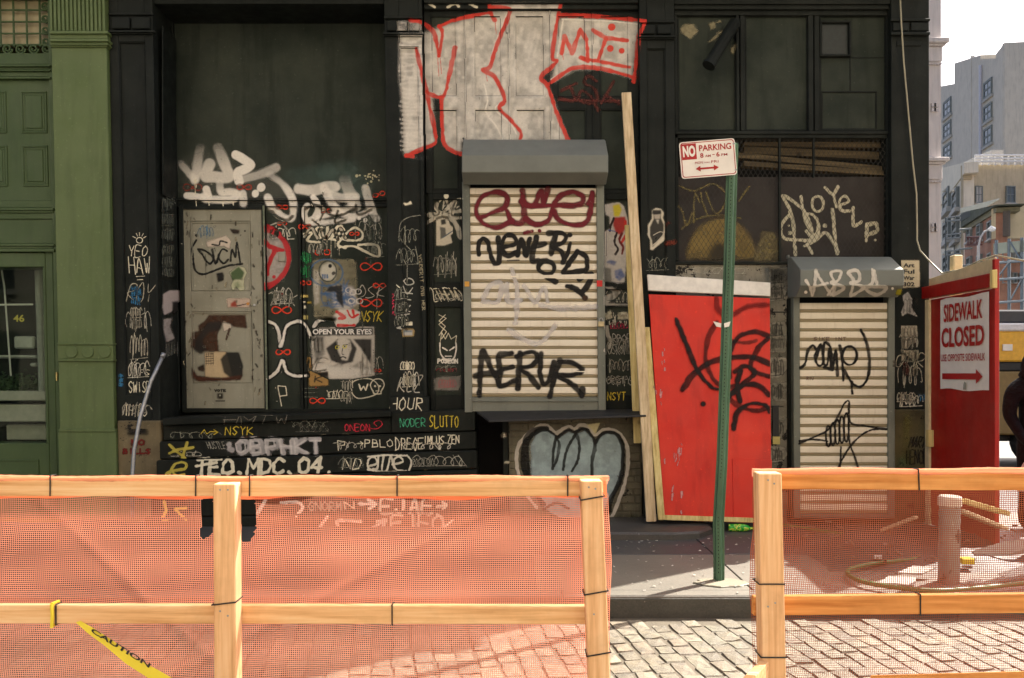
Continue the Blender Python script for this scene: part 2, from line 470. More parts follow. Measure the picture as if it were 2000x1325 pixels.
# plinths
fpart('plinth', (757, 775, 834, 806), -0.035, 0.6, B, bl, 0.006)
M['stonebase'] = paintmat('stained_stone', rgb(70,62,46), rgb(118,106,80), rgb(24,22,19), 0.60, 0.8, 0.5)
fpart('plinth', (222, 822, 307, 1020), -0.045, 0.6, M['stonebase'], bl, 0.01)
M['mossy'] = paintmat('mossy_render', rgb(52,48,34), rgb(96,88,58), rgb(20,19,17), 0.58, 0.85, 0.6)
fpart('plinth', (1741, 800, 1815, 1022), -0.03, 0.66, M['mossy'], bl, 0.012)

# ---- left bay (recessed) : board above, door, side panels
O1 = 0.52
fpart('upper_board', (338, 8, 764, 386), O1+0.03, 0.66, BP, bl, 0)
m = MB(); fb(m, 307, -14, 757, 8, 0.04, 0.66); m.build('lintel', B, bl, bev=0.006)
m = MB(); fb(m, 338, 8, 346, 800, O1-0.02, 0.66); fb(m, 338, 386, 764, 392, O1-0.01, 0.66); fb(m, 338, 392, 764, 398, O1+0.012, 0.66); fb(m, 338, 398, 764, 404, O1-0.005, 0.66)
m.build('door_rail', B, bl, bev=0.004)
# reveal panels on the side of the pilaster
xr = fp(307, 500, 0).x
for (za, zb) in ((5.3, 3.55), (3.5, 2.72), (2.66, 1.45)):
    m = MB(); m.box(xr+0.004, xr+0.020, D0+0.10, D0+0.46, zb, za); m.build('reveal_panel', B, bl, bev=0.005)
# right hand fixed panels
fpart('side_panel', (521, 404, 582, 803), O1+0.03, 0.66, BP, bl, 0)
m = MB(); fb(m, 582, 404, 588, 803, O1-0.012, 0.66); fb(m, 590, 404, 596, 803, O1+0.004, 0.66); m.build('door_mullion', B, bl, bev=0.004)
fpart('side_panel', (596, 404, 764, 803), O1+0.03, 0.66, BP, bl, 0)
# grey door
M['door'] = paintmat('grey_door_paint', rgb(126,124,108), rgb(152,150,134), rgb(52,38,26), 0.705, 0.6, 0.2)
m = MB(); dx0, dx1, dy0, dy1 = 358, 512, 409, 798
fb(m, dx0, dy0, dx0+14, dy1, O1, O1+0.06); fb(m, dx1-22, dy0, dx1, dy1, O1, O1+0.06)
for ya, yb in ((dy0, 432), (569, 609), (749, dy1)): fb(m, dx0+14, ya, dx1-22, yb, O1, O1+0.06)
door = m.build('door', M['door'], bl, bev=0.003); door['label'] = 'battered grey panelled door with torn posters and black tag'
for ya, yb in ((432, 569), (609, 749)):
    p = fpart('door_panel', (dx0+14, ya, dx1-22, yb), O1+0.018, O1+0.05, M['door'], door, 0)
    m = MB(); frame(m, dx0+15, ya+1, dx1-23, yb-1, 3, O1+0.006, O1+0.03); m.build('panel_moulding', M['door'], door, bev=0.003)
    hf_rect(dx0+19, ya+5, dx1-27, yb-5, O1+0.018)
m = MB(); fb(m, 350, 400, 358, 803, O1-0.025, O1+0.1); fb(m, 512, 400, 517, 803, O1-0.025, O1+0.1); fb(m, 350, 403, 517, 409, O1-0.022, O1+0.1)
m.build('door_casing', B, bl, bev=0.004)
fpart('threshold', (350, 799, 764, 806), O1-0.03, 0.66, M['black_sooty'], bl)
m = MB(); fb(m, 514.5, 402, 518, 800, O1-0.034, O1-0.02); m.build('casing_edge', plainmat('worn_edge', rgb(96,104,86), 0.6, 0, 0.5, 20), bl)

# ledge and sloping boards below it (they sag to the left)
def tilted(name, xl, xr_, yl0, yr0, yl1, yr1, of, ob, mat, parent, bev=0.006):
    m = MB()
    a = [fp(xl, yl1, of), fp(xr_, yr1, of), fp(xr_, yr0, of), fp(xl, yl0, of)]
    m.hexa(a + [Vector((q.x, D0+ob, q.z)) for q in a])
    k = (XR - xl)/(xr_-xl)
    HF[(k >= 0) & (k <= 1) & (YY >= yl0+(yr0-yl0)*k) & (YY <= yl1+(yr1-yl1)*k)] = of
    return m.build(name, mat, parent, bev=bev)
tilted('ledge', 310, 760, 817, 803, 832, 815, -0.10, 0.56, M['black_sooty'], bl, 0.010)
rows = [(832, 814, 861, 841), (863, 843, 898, 878), (900, 880, 936, 916), (938, 918, 974, 954), (976, 956, 1013, 994), (1015, 996, 1034, 1032)]
tilted('base_board', 312, 760, rows[0][0], 815, rows[0][2], 846, -0.02, 0.5, M['black_sooty'], bl)
tilted('base_board', 760, 924, 806, 800, 846, 841, -0.055, 0.5, M['black_sooty'], bl)
for i, (a, b, c_, d) in enumerate(rows[1:]):
    tilted('base_board', 303-6*i, 926+1*i, a, b, c_, d, -0.05-0.035*i, 0.5, M['black_sooty'], bl, 0.012)
m = MB(); m.box(fp(283,1000,0).x, fp(926,1000,0).x, D0-0.12, D0+0.3, 0.1, 0.23); m.build('base_foot', M['black_sooty'], bl)

# ---- centre bay: panelled doors above, rolling shutter in front
O2 = 0.12
fpart('backboard', (834, -14, 1252, 810), O2+0.05, 0.66, BP, bl, 0)
m = MB(); fb(m, 834, -6, 1250, 6, 0.02, 0.2); fb(m, 834, 6, 1250, 18, 0.06, 0.2); m.build('transom_cornice', B, bl, bev=0.006)
cols_ = [(846, 898), (929, 985), (1009, 1068), (1092, 1148), (1174, 1232)]
m = MB(); edges = [834] + [v for c in cols_ for v in c] + [1250]
for i in range(0, len(edges), 2): fb(m, edges[i], 18, edges[i+1], 378, O2, 0.3)
for (a, b) in cols_:
    for ya, yb in ((18, 30), (190, 213), (371, 378)): fb(m, a, ya, b, yb, O2, 0.3)
pan = m.build('panelled_door', B, bl, bev=0.003)
for (a, b) in cols_:
    for ya, yb in ((30, 190), (213, 371)):
        p = fpart('door_panel', (a, ya, b, yb), O2+0.022, O2+0.05, BP, pan, 0)
        mm = MB(); frame(mm, a, ya, b, yb, 3, O2+0.004, O2+0.03); mm.build('panel_moulding', B, pan, bev=0.003); hf_rect(a+3, ya+3, b-3, yb-3, O2+0.022)
for xg in (913, 998, 1079, 1161):
    c = MB(); fb(c, xg-1.5, 18, xg+1.5, 376, O2-0.014, O2+0.01); c.build('astragal', B, pan, bev=0.003)
c = MB(); fb(c, 993, 46, 997, 64, O2-0.03, O2); c.build('door_bolt', M['metal'], pan, bev=0.003)
for (xa, xb) in ((838, 903), (1180, 1246)):
    mm = MB(); w = 9 if xa < 1000 else 5
    fb(mm, xa, 378, xa+w, 808, O2-0.01, 0.3); fb(mm, xb-5, 378, xb, 808, O2-0.01, 0.3)
    for ya, yb in ((378, 390), (552, 566), (587, 600), (772, 808)): fb(mm, xa+w, ya, xb-5, yb, O2-0.01, 0.3)
    fr_ = mm.build('panel_frame', B, bl, bev=0.003)
    for ya, yb in ((390, 552), (566, 587), (600, 772)):
        fpart('panel', (xa+w, ya, xb-5, yb), O2+0.02, O2+0.05, BP, fr_, 0)

def shutter(x0, x1, ytop, ybot, pitch, yslat0, yslat1, o, hood, hx0, hx1, label):
    """guide rails (the part) with slats, bottom bar and hood under it"""
    w = 15 if x1-x0 > 200 else 13
    # hood: profile (offset, row)
    mm = MB(); a = [px(hx0, yy, D0+oo) for oo, yy in hood]
    x_l = px(hx0, hood[2][1], D0+hood[2][0]).x; W = px(hx1, hood[2][1], D0+hood[2][0]).x - x_l
    mm.prism([(x_l, q.y, q.z) for q in a], (W, 0, 0))
    sh = mm.build('rolling_shutter', M['hood'], bl, bev=0.006); sh['label'] = label
    for xa, xb in ((x0, x0+w), (x1-w, x1)):
        m = MB(); fb(m, xa, ytop, xb, ybot, o-0.03, o+0.10); m.build('guide_rail', M['rail'], sh, bev=0.005)
    prof = [(0.0,.006),(0.05,0.001),(0.35,-0.001),(0.64,.001),(0.68,.014),(0.745,.014),(0.77,.005),(0.84,.004),(0.87,.014),(0.96,.015),(1.0,.006)]
    n = int(round((yslat1-yslat0)/pitch))
    xa = x0+w-3; xb = x1-w+3
    mesh0 = None; pz = pitch*(D0+o)/F
    for i in range(n):
        y = yslat0 + i*pitch
        k = lean((xa+xb)/2)*(y-500)
        pL = px(xa+k, y, D0+o); pR = px(xb+k, y, D0+o)
        if mesh0 is None:
            mm = MB(); W = pR.x-pL.x
            for j in range(len(prof)-1):
                (t0, d0), (t1, d1) = prof[j], prof[j+1]
                mm.quad((0,d0,-t0*pz), (0,d1,-t1*pz), (W,d1,-t1*pz), (W,d0,-t0*pz))
            mm.quad((0,.03,0),(W,.03,0),(W,.03,-pz),(0,.03,-pz))
            s0 = mm.build('slat', M['slat'], sh, fix=False); mesh0 = s0.data
            s_ = s0
        else:
            s_ = bpy.data.objects.new('slat', mesh0); col.objects.link(s_); attach(s_, sh)
        s_.location = pL + Vector((0, rnd.uniform(-.002, .002), rnd.uniform(-.0015, .0015))); s_.rotation_euler = (rnd.uniform(-.012,.012), rnd.uniform(-.0016,.0016), rnd.uniform(-.002,.002))
    hf_rect(xa+3, ytop, xb-3, ybot, o)
    c = MB(); fb(c, xa, yslat1+1, xb, ybot-2, o-0.012, o+0.06); fb(c, xa, yslat1+8, xb, yslat1+10, o-0.03, o); c.build('bottom_bar', M['rail'], sh, bev=0.004)
    mm = MB(); mm.box(x_l-0.012, x_l+0.004, D0+o+0.01, D0+o+0.08, a[-1].z-0.02, a[0].z+0.02); mm.build('hood_bracket', M['hood'], sh, bev=0.003)
    return sh
def slatmat():
    m, nt, p, out = newmat('slat_paint')
    v = coords(nt, (1,1,1), rand=True)
    n1 = noise(nt, v, 2.2, 6, 0.6)
    c = ramp(nt, n1, [(0.3, rgb(214,204,184)), (0.7, rgb(234,225,206))]).outputs[0]
    vs_ = coords(nt, (24, 24, 2), rand=True)
    d = ramp(nt, noise(nt, vs_, 1, 5, 0.65), [(0.55, (0,0,0)), (0.85, (0.35,)*3)]).outputs[0]
    c = mixc(nt, d, c, rgb(138,122,96))
    t = nt.nodes.new('ShaderNodeTexCoord'); sx = nt.nodes.new('ShaderNodeSeparateXYZ'); nt.links.new(t.outputs['Object'], sx.inputs[0])
    # the interlock below the flat face is a darker tan
    g = ramp(nt, sx.outputs['Z'], [(0.0, (1,1,1)), (1.0, (0,0,0))]); mr = nt.nodes.new('ShaderNodeMapRange')
    nt.links.new(sx.outputs['Z'], mr.inputs[0]); mr.inputs[1].default_value = -0.0665; mr.inputs[2].default_value = -0.0625; mr.inputs[3].default_value = 1; mr.inputs[4].default_value = 0
    c = mixc(nt, mr.outputs[0], c, rgb(150,138,108))
    nt.links.new(c, p.inputs['Base Color']); p.inputs['Roughness'].default_value = 0.55
    return m
M['slat'] = slatmat()
sh_a = shutter(904, 1181, 355, 806, 18.55, 367, 775, -0.05, [(-0.05,273),(-0.10,274),(-0.36,303),(-0.36,337),(-0.17,361),(0.12,361),(0.12,273)], 902, 1188, 'rolling shutter with cream slats under a grey hood, maroon and black tags')
sh_b = shutter(1549, 1748, 578, 1012, 18.7, 592, 1003, -0.07, [(-0.06,502),(-0.12,503),(-0.40,527),(-0.40,558),(-0.26,581),(0.0,581),(0.0,502)], 1563, 1766, 'narrow rolling shutter with cream slats and black drawn figure')

# metal awning flap over the masonry base
m = MB()
q = [px(930, 803, D0-0.04), px(1243, 799, D0-0.04), px(1262, 811, D0-0.36), px(955, 822, D0-0.36)]
m.prism(q, (0, 0, -0.018)); m.build('awning_flap', plainmat('tarred_sheet', (0.022,0.022,0.022), 0.6, 0, 0.3, 14, 0.2), bl, bev=0.003)
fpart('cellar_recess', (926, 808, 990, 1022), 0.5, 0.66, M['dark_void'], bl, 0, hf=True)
fpart('recess_post', (978, 815, 990, 1022), 0.0, 0.4, M['black_sooty'], bl, 0.01)

# masonry base under the shutter: courses of small rubble blocks
M['mason'] = paintmat('grimy_masonry', rgb(74,70,58), rgb(116,110,90), rgb(34,32,28), 0.60, 0.85, 0.7)
mb_ = fpart('masonry_base', (990, 812, 1250, 1030), -0.02, 0.5, M['mason'], bl, 0.0)
r = random.Random(3); yy = 815.0; meshes = 0
while yy < 1026:
    h = r.uniform(11, 16); xx_ = 990.0
    while xx_ < 1248:
        w = r.uniform(22, 46); xe = min(xx_+w, 1249.5)
        c = MB(); oo = -0.032 + r.uniform(-0.008, 0.006)
        fb(c, xx_+0.9, yy+0.8, xe-0.9, min(yy+h, 1029)-0.8, oo, 0.0); c.build('brick', M['mason'], mb_, bev=0.006)
        xx_ = xe
    yy += h
hf_rect(990, 812, 1250, 1030, -0.040)

# ---- right bay
O3 = 0.14
m = MB(); fb(m, 1320, -14, 1741, 8, 0.02, 0.6); fb(m, 1320, 8, 1741, 18, 0.05, 0.6); fb(m, 1320, 18, 1741, 30, 0.09, 0.6)
fb(m, 1320, 30, 1326, 510, 0.09, 0.6); fb(m, 1732, 30, 1741, 510, 0.09, 0.6)
fb(m, 1440, 30, 1446, 256, 0.09, 0.6); fb(m, 1448, 30, 1457, 256, 0.10, 0.6); fb(m, 1580, 30, 1590, 256, 0.09, 0.6); fb(m, 1592, 30, 1602, 256, 0.10, 0.6)
fb(m, 1320, 256, 1741, 262, 0.07, 0.6); fb(m, 1320, 262, 1741, 270, 0.09, 0.6)
wb = m.build('window_frame', B, bl, bev=0.004)
BP2 = M['black_panel']
for (a, b) in ((1326, 1440), (1457, 1580), (1602, 1732)):
    fpart('window_board', (a, 30, b, 256), O3, 0.6, BP2, wb, 0)
    mm = MB(); frame(mm, a, 30, b, 256, 3, O3-0.02, O3+0.02); mm.build('moulding', B, wb, bev=0.003); hf_rect(a+3, 33, b-3, 253, O3)
mm = MB(); frame(mm, 1605, 178, 1714, 254, 3, O3-0.012, O3+0.02); fb(mm, 1660, 112, 1663, 178, O3-0.004, O3+.02); fb(mm, 1605, 112, 1730, 114, O3-0.004, O3+.02); mm.build('board_batten', B, wb, bev=0.003)
mm = MB(); frame(mm, 1603, 40, 1664, 110, 4, O3-0.05, O3+0.02); vent = mm.build('vent_box', B, wb, bev=0.004)
fpart('vent_screen', (1607, 44, 1660, 106), O3-0.012, O3+0.01, plainmat('vent_gauze', (0.006,0.011,0.010), 0.4, 0, 0.4, 30), wb, 0)
# fluorescent lamp housing hanging crooked
mm = MB(); mm.tube([px(1386, 126, D0-0.10), px(1436, 44, D0+0.02)], 0.062, 12); lf = mm.build('lamp_housing', M['black_sooty'], bl, smooth=False, bev=0.004)
mm = MB(); mm.tube([px(1384, 129, D0-0.104), px(1387, 124, D0-0.098)], 0.070, 12); mm.build('lamp_rim', B, lf)
mm = MB(); mm.box(px(1428,0,D0).x, px(1444,0,D0).x, D0-0.02, D0+0.12, px(0,56,D0).z, px(0,38,D0).z); mm.build('lamp_bracket', B, lf, bev=0.004)
# the open gap behind the wire: dark void with stored planks
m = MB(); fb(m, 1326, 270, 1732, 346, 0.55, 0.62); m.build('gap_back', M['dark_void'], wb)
M['plank_in'] = woodmat('stored_plank', rgb(58,50,36), rgb(88,76,54), rgb(110,96,70), 0)
for (xa, ya, xb, yb, t, oo) in ((1450, 278, 1740, 283, 0.10, 0.30), (1450, 296, 1740, 308, 0.08, 0.34), (1440, 306, 1740, 334, 0.055, 0.26), (1450, 322, 1740, 342, 0.05, 0.22)):
    mm = MB(); mm.beam(px(xa, ya, D0+oo), px(xb, yb, D0+oo), 0.12, t); mm.build('stored_plank', M['plank_in'], wb, bev=0.004)
M['brownboard'] = paintmat('dark_brown_board', (0.018,0.0135,0.0115), (0.030,0.0225,0.0185), None, 0.7, 0.6, 0.1)
fpart('hardboard', (1326, 346, 1732, 512), O3+0.02, 0.2, M['brownboard'], wb, 0)
mm = MB(); fb(mm, 1522, 268, 1526, 512, 0.095, 0.13, hf=False); fb(mm, 1589, 268, 1592, 346, 0.095, 0.13, hf=False); mm.build('screen_bar', B, wb)
# diamond wire screen
mm = MB(); d_ = D0+0.115; x0, x1, y0, y1 = 1326, 1732, 270, 511; st = 9.2; H_ = (y1-y0)
def wire(xa, ya, xb, yb, oo):
    a = px(xa, ya, d_+oo); b = px(xb, yb, d_+oo); v = (b-a).normalized(); n_ = Vector((-v.z, 0, v.x))*0.0021
    mm.quad(a-n_, b-n_, b+n_, a+n_)
for sgn in (1, -1):
    k = x0 - H_*0.62
    while k < x1 + H_*0.62:
        xa, xb = k, k + sgn*H_*0.62
        ya, yb = y0, y1
        def cl(xc): return y0 + (xc-xa)/(xb-xa)*H_
        pa, pb = sorted((xa, xb)); pa = max(pa, x0); pb = min(pb, x1)
        if pb - pa > 2: wire(pa, cl(pa), pb, cl(pb), 0.004*sgn)
        k += st
kind(mm.build('wire_screen', plainmat('rusty_wire', (0.030,0.028,0.024), 0.6, 0.3), wb, fix=False), 'stuff')
# wall below the window
fpart('sill', (1318, 511, 1560, 517), 0.02, 0.5, M['black_sooty'], bl, 0.006)
M['posterwall'] = paintmat('scraped_wall', rgb(92,90,80), rgb(158,152,136), rgb(34,33,30), 0.555, 0.8, 0.4)
fpart('lower_wall', (1318, 517, 1552, 1024), 0.05, 0.66, M['posterwall'], bl, 0)
m = MB(); fb(m, 1318, 609, 1552, 611, 0.046, 0.07, hf=False); m.build('wall_joint', M['dark_void'], bl)
fpart('reveal_post', (1540, 583, 1550, 1022), -0.02, 0.3, M['black_sooty'], bl, 0.006)

# ------------------------------------------------------------------ green neighbour
gr = thing('green_building', 'olive green painted shopfront with fluted pilaster and number 46 on the glass', 'building', (-5, D0, 0.15))
G, GD = M['green'], M['green_dark']
gXR = fp(216, 500, -0.06).x
m = MB(); m.box(-10.5, gXR-0.02, D0+0.75, D0+12, 0, 22.5); m.build('wall', GD, gr)
m = MB(); m.box(-10.5, gXR-0.004, D0-0.04, D0+0.74, fp(0,-14,0).z, 22.5); m.build('upper_wall', G, gr)
m = MB()
fb(m, 109, 92, 216, 1016, -0.06, 0.7); fb(m, 109, -14, 216, 66, -0.06, 0.7)
pg = m.build('pilaster', G, gr, bev=0.006)
m = MB(); m.box(-10.5, fp(-330, 500, -0.06).x, D0-0.06, D0+0.7, 0.14, 5.6); m.build('pilaster', G, gr, bev=0.006)
m = MB()
for i in range(14):
    a = 107 + i*7.9; fb(m, a, -14, a+4.6, 60, -0.085, -0.05)
fb(m, 106, 60, 219, 66, -0.10, 0.0); fb(m, 107, 66, 218, 76, -0.075, 0.0); fb(m, 106, 76, 219, 81, -0.11, 0.0); fb(m, 107, 81, 218, 85, -0.085, 0); fb(m, 106, 85, 219, 88, -0.10, 0); fb(m, 107.5, 88, 217.5, 92, -0.08, 0)
m.build('fluted_capital', G, pg, bev=0.003)
m = MB(); fb(m, 108, 670, 217, 674, -0.085, 0); fb(m, 108, 702, 217, 706, -0.085, 0); fb(m, 108.5, 674, 216.5, 702, -0.072, 0); m.build('pilaster_band', G, pg, bev=0.004)
m = MB(); fb(m, 107, 838, 218, 844, -0.09, 0); fb(m, 106, 844, 219, 1014, -0.08, 0)
m.build('pilaster_foot', G, pg, bev=0.004)
for xc in (136, 168, 201):
    c = fp(xc, 688, -0.075); m = MB()
    ring = [(c.x+0.060*math.cos(t*math.pi/12), c.y-0.012, c.z+0.060*math.sin(t*math.pi/12)) for t in range(24)]
    m.prism(ring, (0, 0.02, 0)); m.build('rosette', G, pg, bev=0.004)
OG = 0.14
m = MB()
for ya, yb, oo in ((104,126,OG-0.02),(126,130,OG-0.06),(130,136,OG-0.03),(136,139,OG-0.05),(139,150,OG-0.02),(150,154,OG-0.05),(392,406,OG-0.02),(406,411,OG-0.06),(411,416,OG-0.04),(416,428,OG-0.02),(428,476,OG),(476,481,OG-0.05),(481,486,OG-0.03),(486,492,OG-0.05)):
    fb(m, -320, ya, 106, yb, oo, 0.7)
fb(m, 103, -14, 110, 1012, OG-0.03, 0.7)
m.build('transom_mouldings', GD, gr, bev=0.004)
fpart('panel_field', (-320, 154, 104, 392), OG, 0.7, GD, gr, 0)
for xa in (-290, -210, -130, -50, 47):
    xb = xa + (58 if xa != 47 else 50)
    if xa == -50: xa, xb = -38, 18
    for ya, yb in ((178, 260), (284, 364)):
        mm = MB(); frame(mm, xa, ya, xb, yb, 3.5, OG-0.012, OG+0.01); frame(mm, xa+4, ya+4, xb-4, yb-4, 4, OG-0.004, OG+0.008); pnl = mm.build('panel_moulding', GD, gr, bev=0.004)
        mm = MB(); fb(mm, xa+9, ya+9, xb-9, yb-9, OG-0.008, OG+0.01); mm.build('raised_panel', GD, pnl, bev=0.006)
# grille over frosted transom glass
def glassmat(name, c, rough=0.05):
    m, nt, p, out = newmat(name); p.inputs['Base Color'].default_value = (*c, 1); p.inputs['Roughness'].default_value = rough
    p.inputs['Specular IOR Level'].default_value = 0.6
    return m
M['frost'] = plainmat('frosted_glass', rgb(150,140,108), 0.35, 0, 0.30, 3.5)
fpart('transom_glass', (-320, -14, 104, 90), OG+0.05, 0.7, M['frost'], gr, 0)
m = MB()
for i in range(17):
    x_ = 88 - i*25.5
    m.tube([fp(x_, -10, OG), fp(x_, 92, OG)], 0.011, 6)
for y_ in (-2, 20, 43, 66, 88):
    m.tube([fp(-320, y_, OG), fp(104, y_, OG)], 0.010, 6)
gl = m.build('transom_grille', GD, gr)
def scroll(cx, cy, R, turn=1.6):
    mm = MB(); c = fp(cx, cy, OG-0.005); pts = []
    for i in range(22):
        t = i/21*turn*2*math.pi; rr = R*(1-0.78*i/21)
        pts.append((c.x+rr*math.cos(t), c.y, c.z-rr*math.sin(t)))
    mm.tube(pts, 0.011, 6); mm.build('scroll', GD, gr)
for i in range(7): scroll(100-i*25.5, 96, 0.055)
for y_ in (12, 37, 60, 82): scroll(99, y_, 0.045)
# glazed door
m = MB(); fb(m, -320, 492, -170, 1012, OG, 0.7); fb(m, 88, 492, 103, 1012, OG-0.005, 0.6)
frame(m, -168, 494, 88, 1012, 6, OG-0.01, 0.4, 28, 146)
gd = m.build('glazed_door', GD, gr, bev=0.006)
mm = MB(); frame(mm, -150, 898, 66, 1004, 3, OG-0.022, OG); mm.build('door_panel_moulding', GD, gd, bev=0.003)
def glass_clear():
    m, nt, p, out = newmat('door_glass')
    gl_ = nt.nodes.new('ShaderNodeBsdfGlossy'); gl_.inputs['Roughness'].default_value = 0.015; gl_.inputs['Color'].default_value = (0.9,0.95,0.9,1)
    tr = nt.nodes.new('ShaderNodeBsdfTransparent'); tr.inputs['Color'].default_value = (0.86,0.90,0.86,1)
    fr = nt.nodes.new('ShaderNodeFresnel'); fr.inputs['IOR'].default_value = 1.5
    mx = nt.nodes.new('ShaderNodeMixShader'); hf_ = nt.nodes.new('ShaderNodeMath'); hf_.operation = 'MULTIPLY'; hf_.inputs[1].default_value = 0.13; nt.links.new(fr.outputs[0], hf_.inputs[0]); nt.links.new(hf_.outputs[0], mx.inputs[0]); nt.links.new(tr.outputs[0], mx.inputs[1]); nt.links.new(gl_.outputs[0], mx.inputs[2])
    nt.links.new(mx.outputs[0], out.inputs[0]); return m
M['glass'] = glass_clear()
mm = MB(); fb(mm, -163, 521, 83, 867, OG+0.02, OG+0.026); mm.build('door_glass', M['glass'], gd)
mm = MB(); fb(mm, -163, 521, 83, 867, OG+0.58, OG+0.60); mm.build('dark_interior', plainmat('dim_room', (0.006,0.009,0.006), 0.9), gd)
# solid shapes added behind the glass in place of street reflections on it
mm = MB(); mm.tube([fp(76, 526, OG+0.3), fp(79, 772, OG+0.3)], 0.048, 10); mm.build('reflected_column', plainmat('reflected_column_tone', (0.24,0.25,0.22), 0.7), gd)
mm = MB(); mm.tube([fp(-30, 596, OG+0.34), fp(62, 595, OG+0.34)], 0.010, 6); mm.tube([fp(2, 524, OG+0.36), fp(7, 560, OG+0.36), fp(9, 600, OG+0.36), fp(16, 735, OG+0.36)], 0.009, 6); mm.build('reflected_streak', plainmat('reflected_streak', (0.6,0.6,0.56), 0.5), gd)
mm = MB(); fb(mm, 22, 657, 62, 681, OG+0.5, OG+0.57); fb(mm, -30, 694, 66, 700, OG+0.45, OG+0.57, hf=False); fb(mm, 52, 709, 66, 716, OG+0.45, OG+0.57, hf=False); mm.build('reflected_boxes', plainmat('reflected_white', (0.38,0.40,0.37), 0.6), gd, bev=0.02)
mm = MB(); fb(mm, -60, 764, 83, 783, OG+0.2, OG+0.57); fb(mm, -60, 790, 83, 824, OG+0.26, OG+0.57); fb(mm, 4, 830, 83, 860, OG+0.4, OG+0.57); mm.build('reflected_bands', plainmat('reflected_bands_tone', (0.34,0.33,0.28), 0.5), gd, bev=0.01)
mm = MB(); r = random.Random(9)
for i in range(900):
    c = fp(r.uniform(-60, 70), r.gauss(752, 10), OG+0.34+r.uniform(-.06,.06)); u = Vector((r.gauss(0,1), r.gauss(0,1), r.gauss(0,1))).normalized()*0.014; w = u.orthogonal().normalized()*0.008
    mm.quad(c-u-w, c+u-w, c+u+w, c-u+w)
kind(mm.build('reflected_hedge', plainmat('reflected_leaf', (0.03,0.06,0.018), 0.6), gd, fix=False), 'stuff')
mm = MB(); fb(mm, 103.5, 727, 106.5, 744, OG-0.05, OG-0.02); mm.build('door_latch', plainmat('brass', rgb(190,170,110), 0.35, 0.5), gd, bev=0.002)
fpart('base_skirting', (-320, 1012, 106, 1024), OG-0.06, 0.7, plainmat('yellow_step', rgb(120,104,40), 0.7), gr)
# ------------------------------------------------------------------ text helper (built-in font -> mesh)
def text_mesh(txt, w, h, bold=0.0, depth=0.002):
    cu = bpy.data.curves.new('lettering', 'FONT'); cu.body = txt; cu.size = 1.0; cu.offset = bold; cu.resolution_u = 3
    ob = bpy.data.objects.new('lettering_tmp', cu); col.objects.link(ob)
    dg = bpy.context.evaluated_depsgraph_get(); me = bpy.data.meshes.new_from_object(ob.evaluated_get(dg))
    bpy.data.objects.remove(ob); bpy.data.curves.remove(cu)
    co = np.zeros(len(me.vertices)*3, np.float32); me.vertices.foreach_get('co', co); co = co.reshape(-1, 3)
    mn, mx = co.min(0), co.max(0)
    co[:, 0] = (co[:, 0]-mn[0])/(mx[0]-mn[0])*w; co[:, 1] = (co[:, 1]-mn[1])/(mx[1]-mn[1])*h; co[:, 2] = 0
    me.vertices.foreach_set('co', co.ravel()); me.update()
    return me
def put_text(txt, origin, ux, uy, w, h, mat, parent, bold=0.0, name='lettering'):
    """lay a word on a plane: origin = lower left corner, ux / uy = unit axes"""
    me = text_mesh(txt, w, h, bold); n_ = Vector(ux).cross(Vector(uy)).normalized()
    o_ = Vector(origin); ux = Vector(ux); uy = Vector(uy)
    for v in me.vertices: v.co = o_ + ux*v.co.x + uy*v.co.y + n_*v.co.z
    me.materials.clear(); me.materials.append(mat); me.name = name
    o = bpy.data.objects.new(name, me); col.objects.link(o)
    if parent is not None: attach(o, parent)
    kind(o, 'stuff') if False else None
    return o

# 46 on the door glass
put_text('46', fp(23, 629, OG+0.015), (1,0,0), (0,0,1), 0.115, 0.075, plainmat('gold_leaf', rgb(150,150,50), 0.4), gd, 0.02, 'house_number')

# ------------------------------------------------------------------ red plywood board leaning on the wall
def quad_slab(m, tl, tr, br, bl_, t):
    n_ = (tr-tl).cross(bl_-tl).normalized()
    if n_.y < 0: n_ = -n_
    m.hexa([bl_, br, tr, tl] + [q + n_*t for q in (bl_, br, tr, tl)])
def lerp(a, b, t): return a + (b-a)*t
TL, TR = px(1265, 538, D0-0.08), px(1503, 553, D0-0.08)
BL_, BR_ = px(1298, 1016, D0-0.46), px(1507, 1023, D0-0.46)
def on_board(x, y, off=0.0):
    """point on the leaning board seen at photo pixel x, y"""
    n_ = (TR-TL).cross(BL_-TL).normalized(); n_ = n_ if n_.y < 0 else -n_
    d = Vector(((x-1000)/F, 1, -(y-HZ)/F)); c = Vector((0, 0, EYE))
    t = (TL-c).dot(n_)/d.dot(n_)
    return c + d*t + n_*off
rb = thing('plywood_board', 'tall red painted plywood board with black scrawl leaning on the wall', 'board', (BL_.x, BL_.y, 0.22))
m = MB(); quad_slab(m, on_board(1267, 575), on_board(1503.5, 583), BR_, BL_, 0.018); m.build('red_sheet', M['red'], rb, bev=0.002)
m = MB(); quad_slab(m, on_board(1264, 537, .012), on_board(1504, 553, .012), on_board(1504, 579, .012), on_board(1266, 568, .012), 0.03)
m.build('white_strip', plainmat('white_board', (0.72,0.69,0.63), 0.6, 0, 0.12, 12), rb, bev=0.002)
m = MB(); quad_slab(m, on_board(1430, 897, .010), on_board(1507, 898, .010), on_board(1507, 1017, .010), on_board(1432, 1014, .010), 0.009); m.build('patch_sheet', M['red'], rb, bev=0.002)
m = MB(); quad_slab(m, on_board(1297, 1006, .014), on_board(1508, 1013, .014), on_board(1508, 1022, .014), on_board(1298, 1016, .014), 0.013); m.build('raw_edge', M['lumber_y'], rb, bev=0.002)

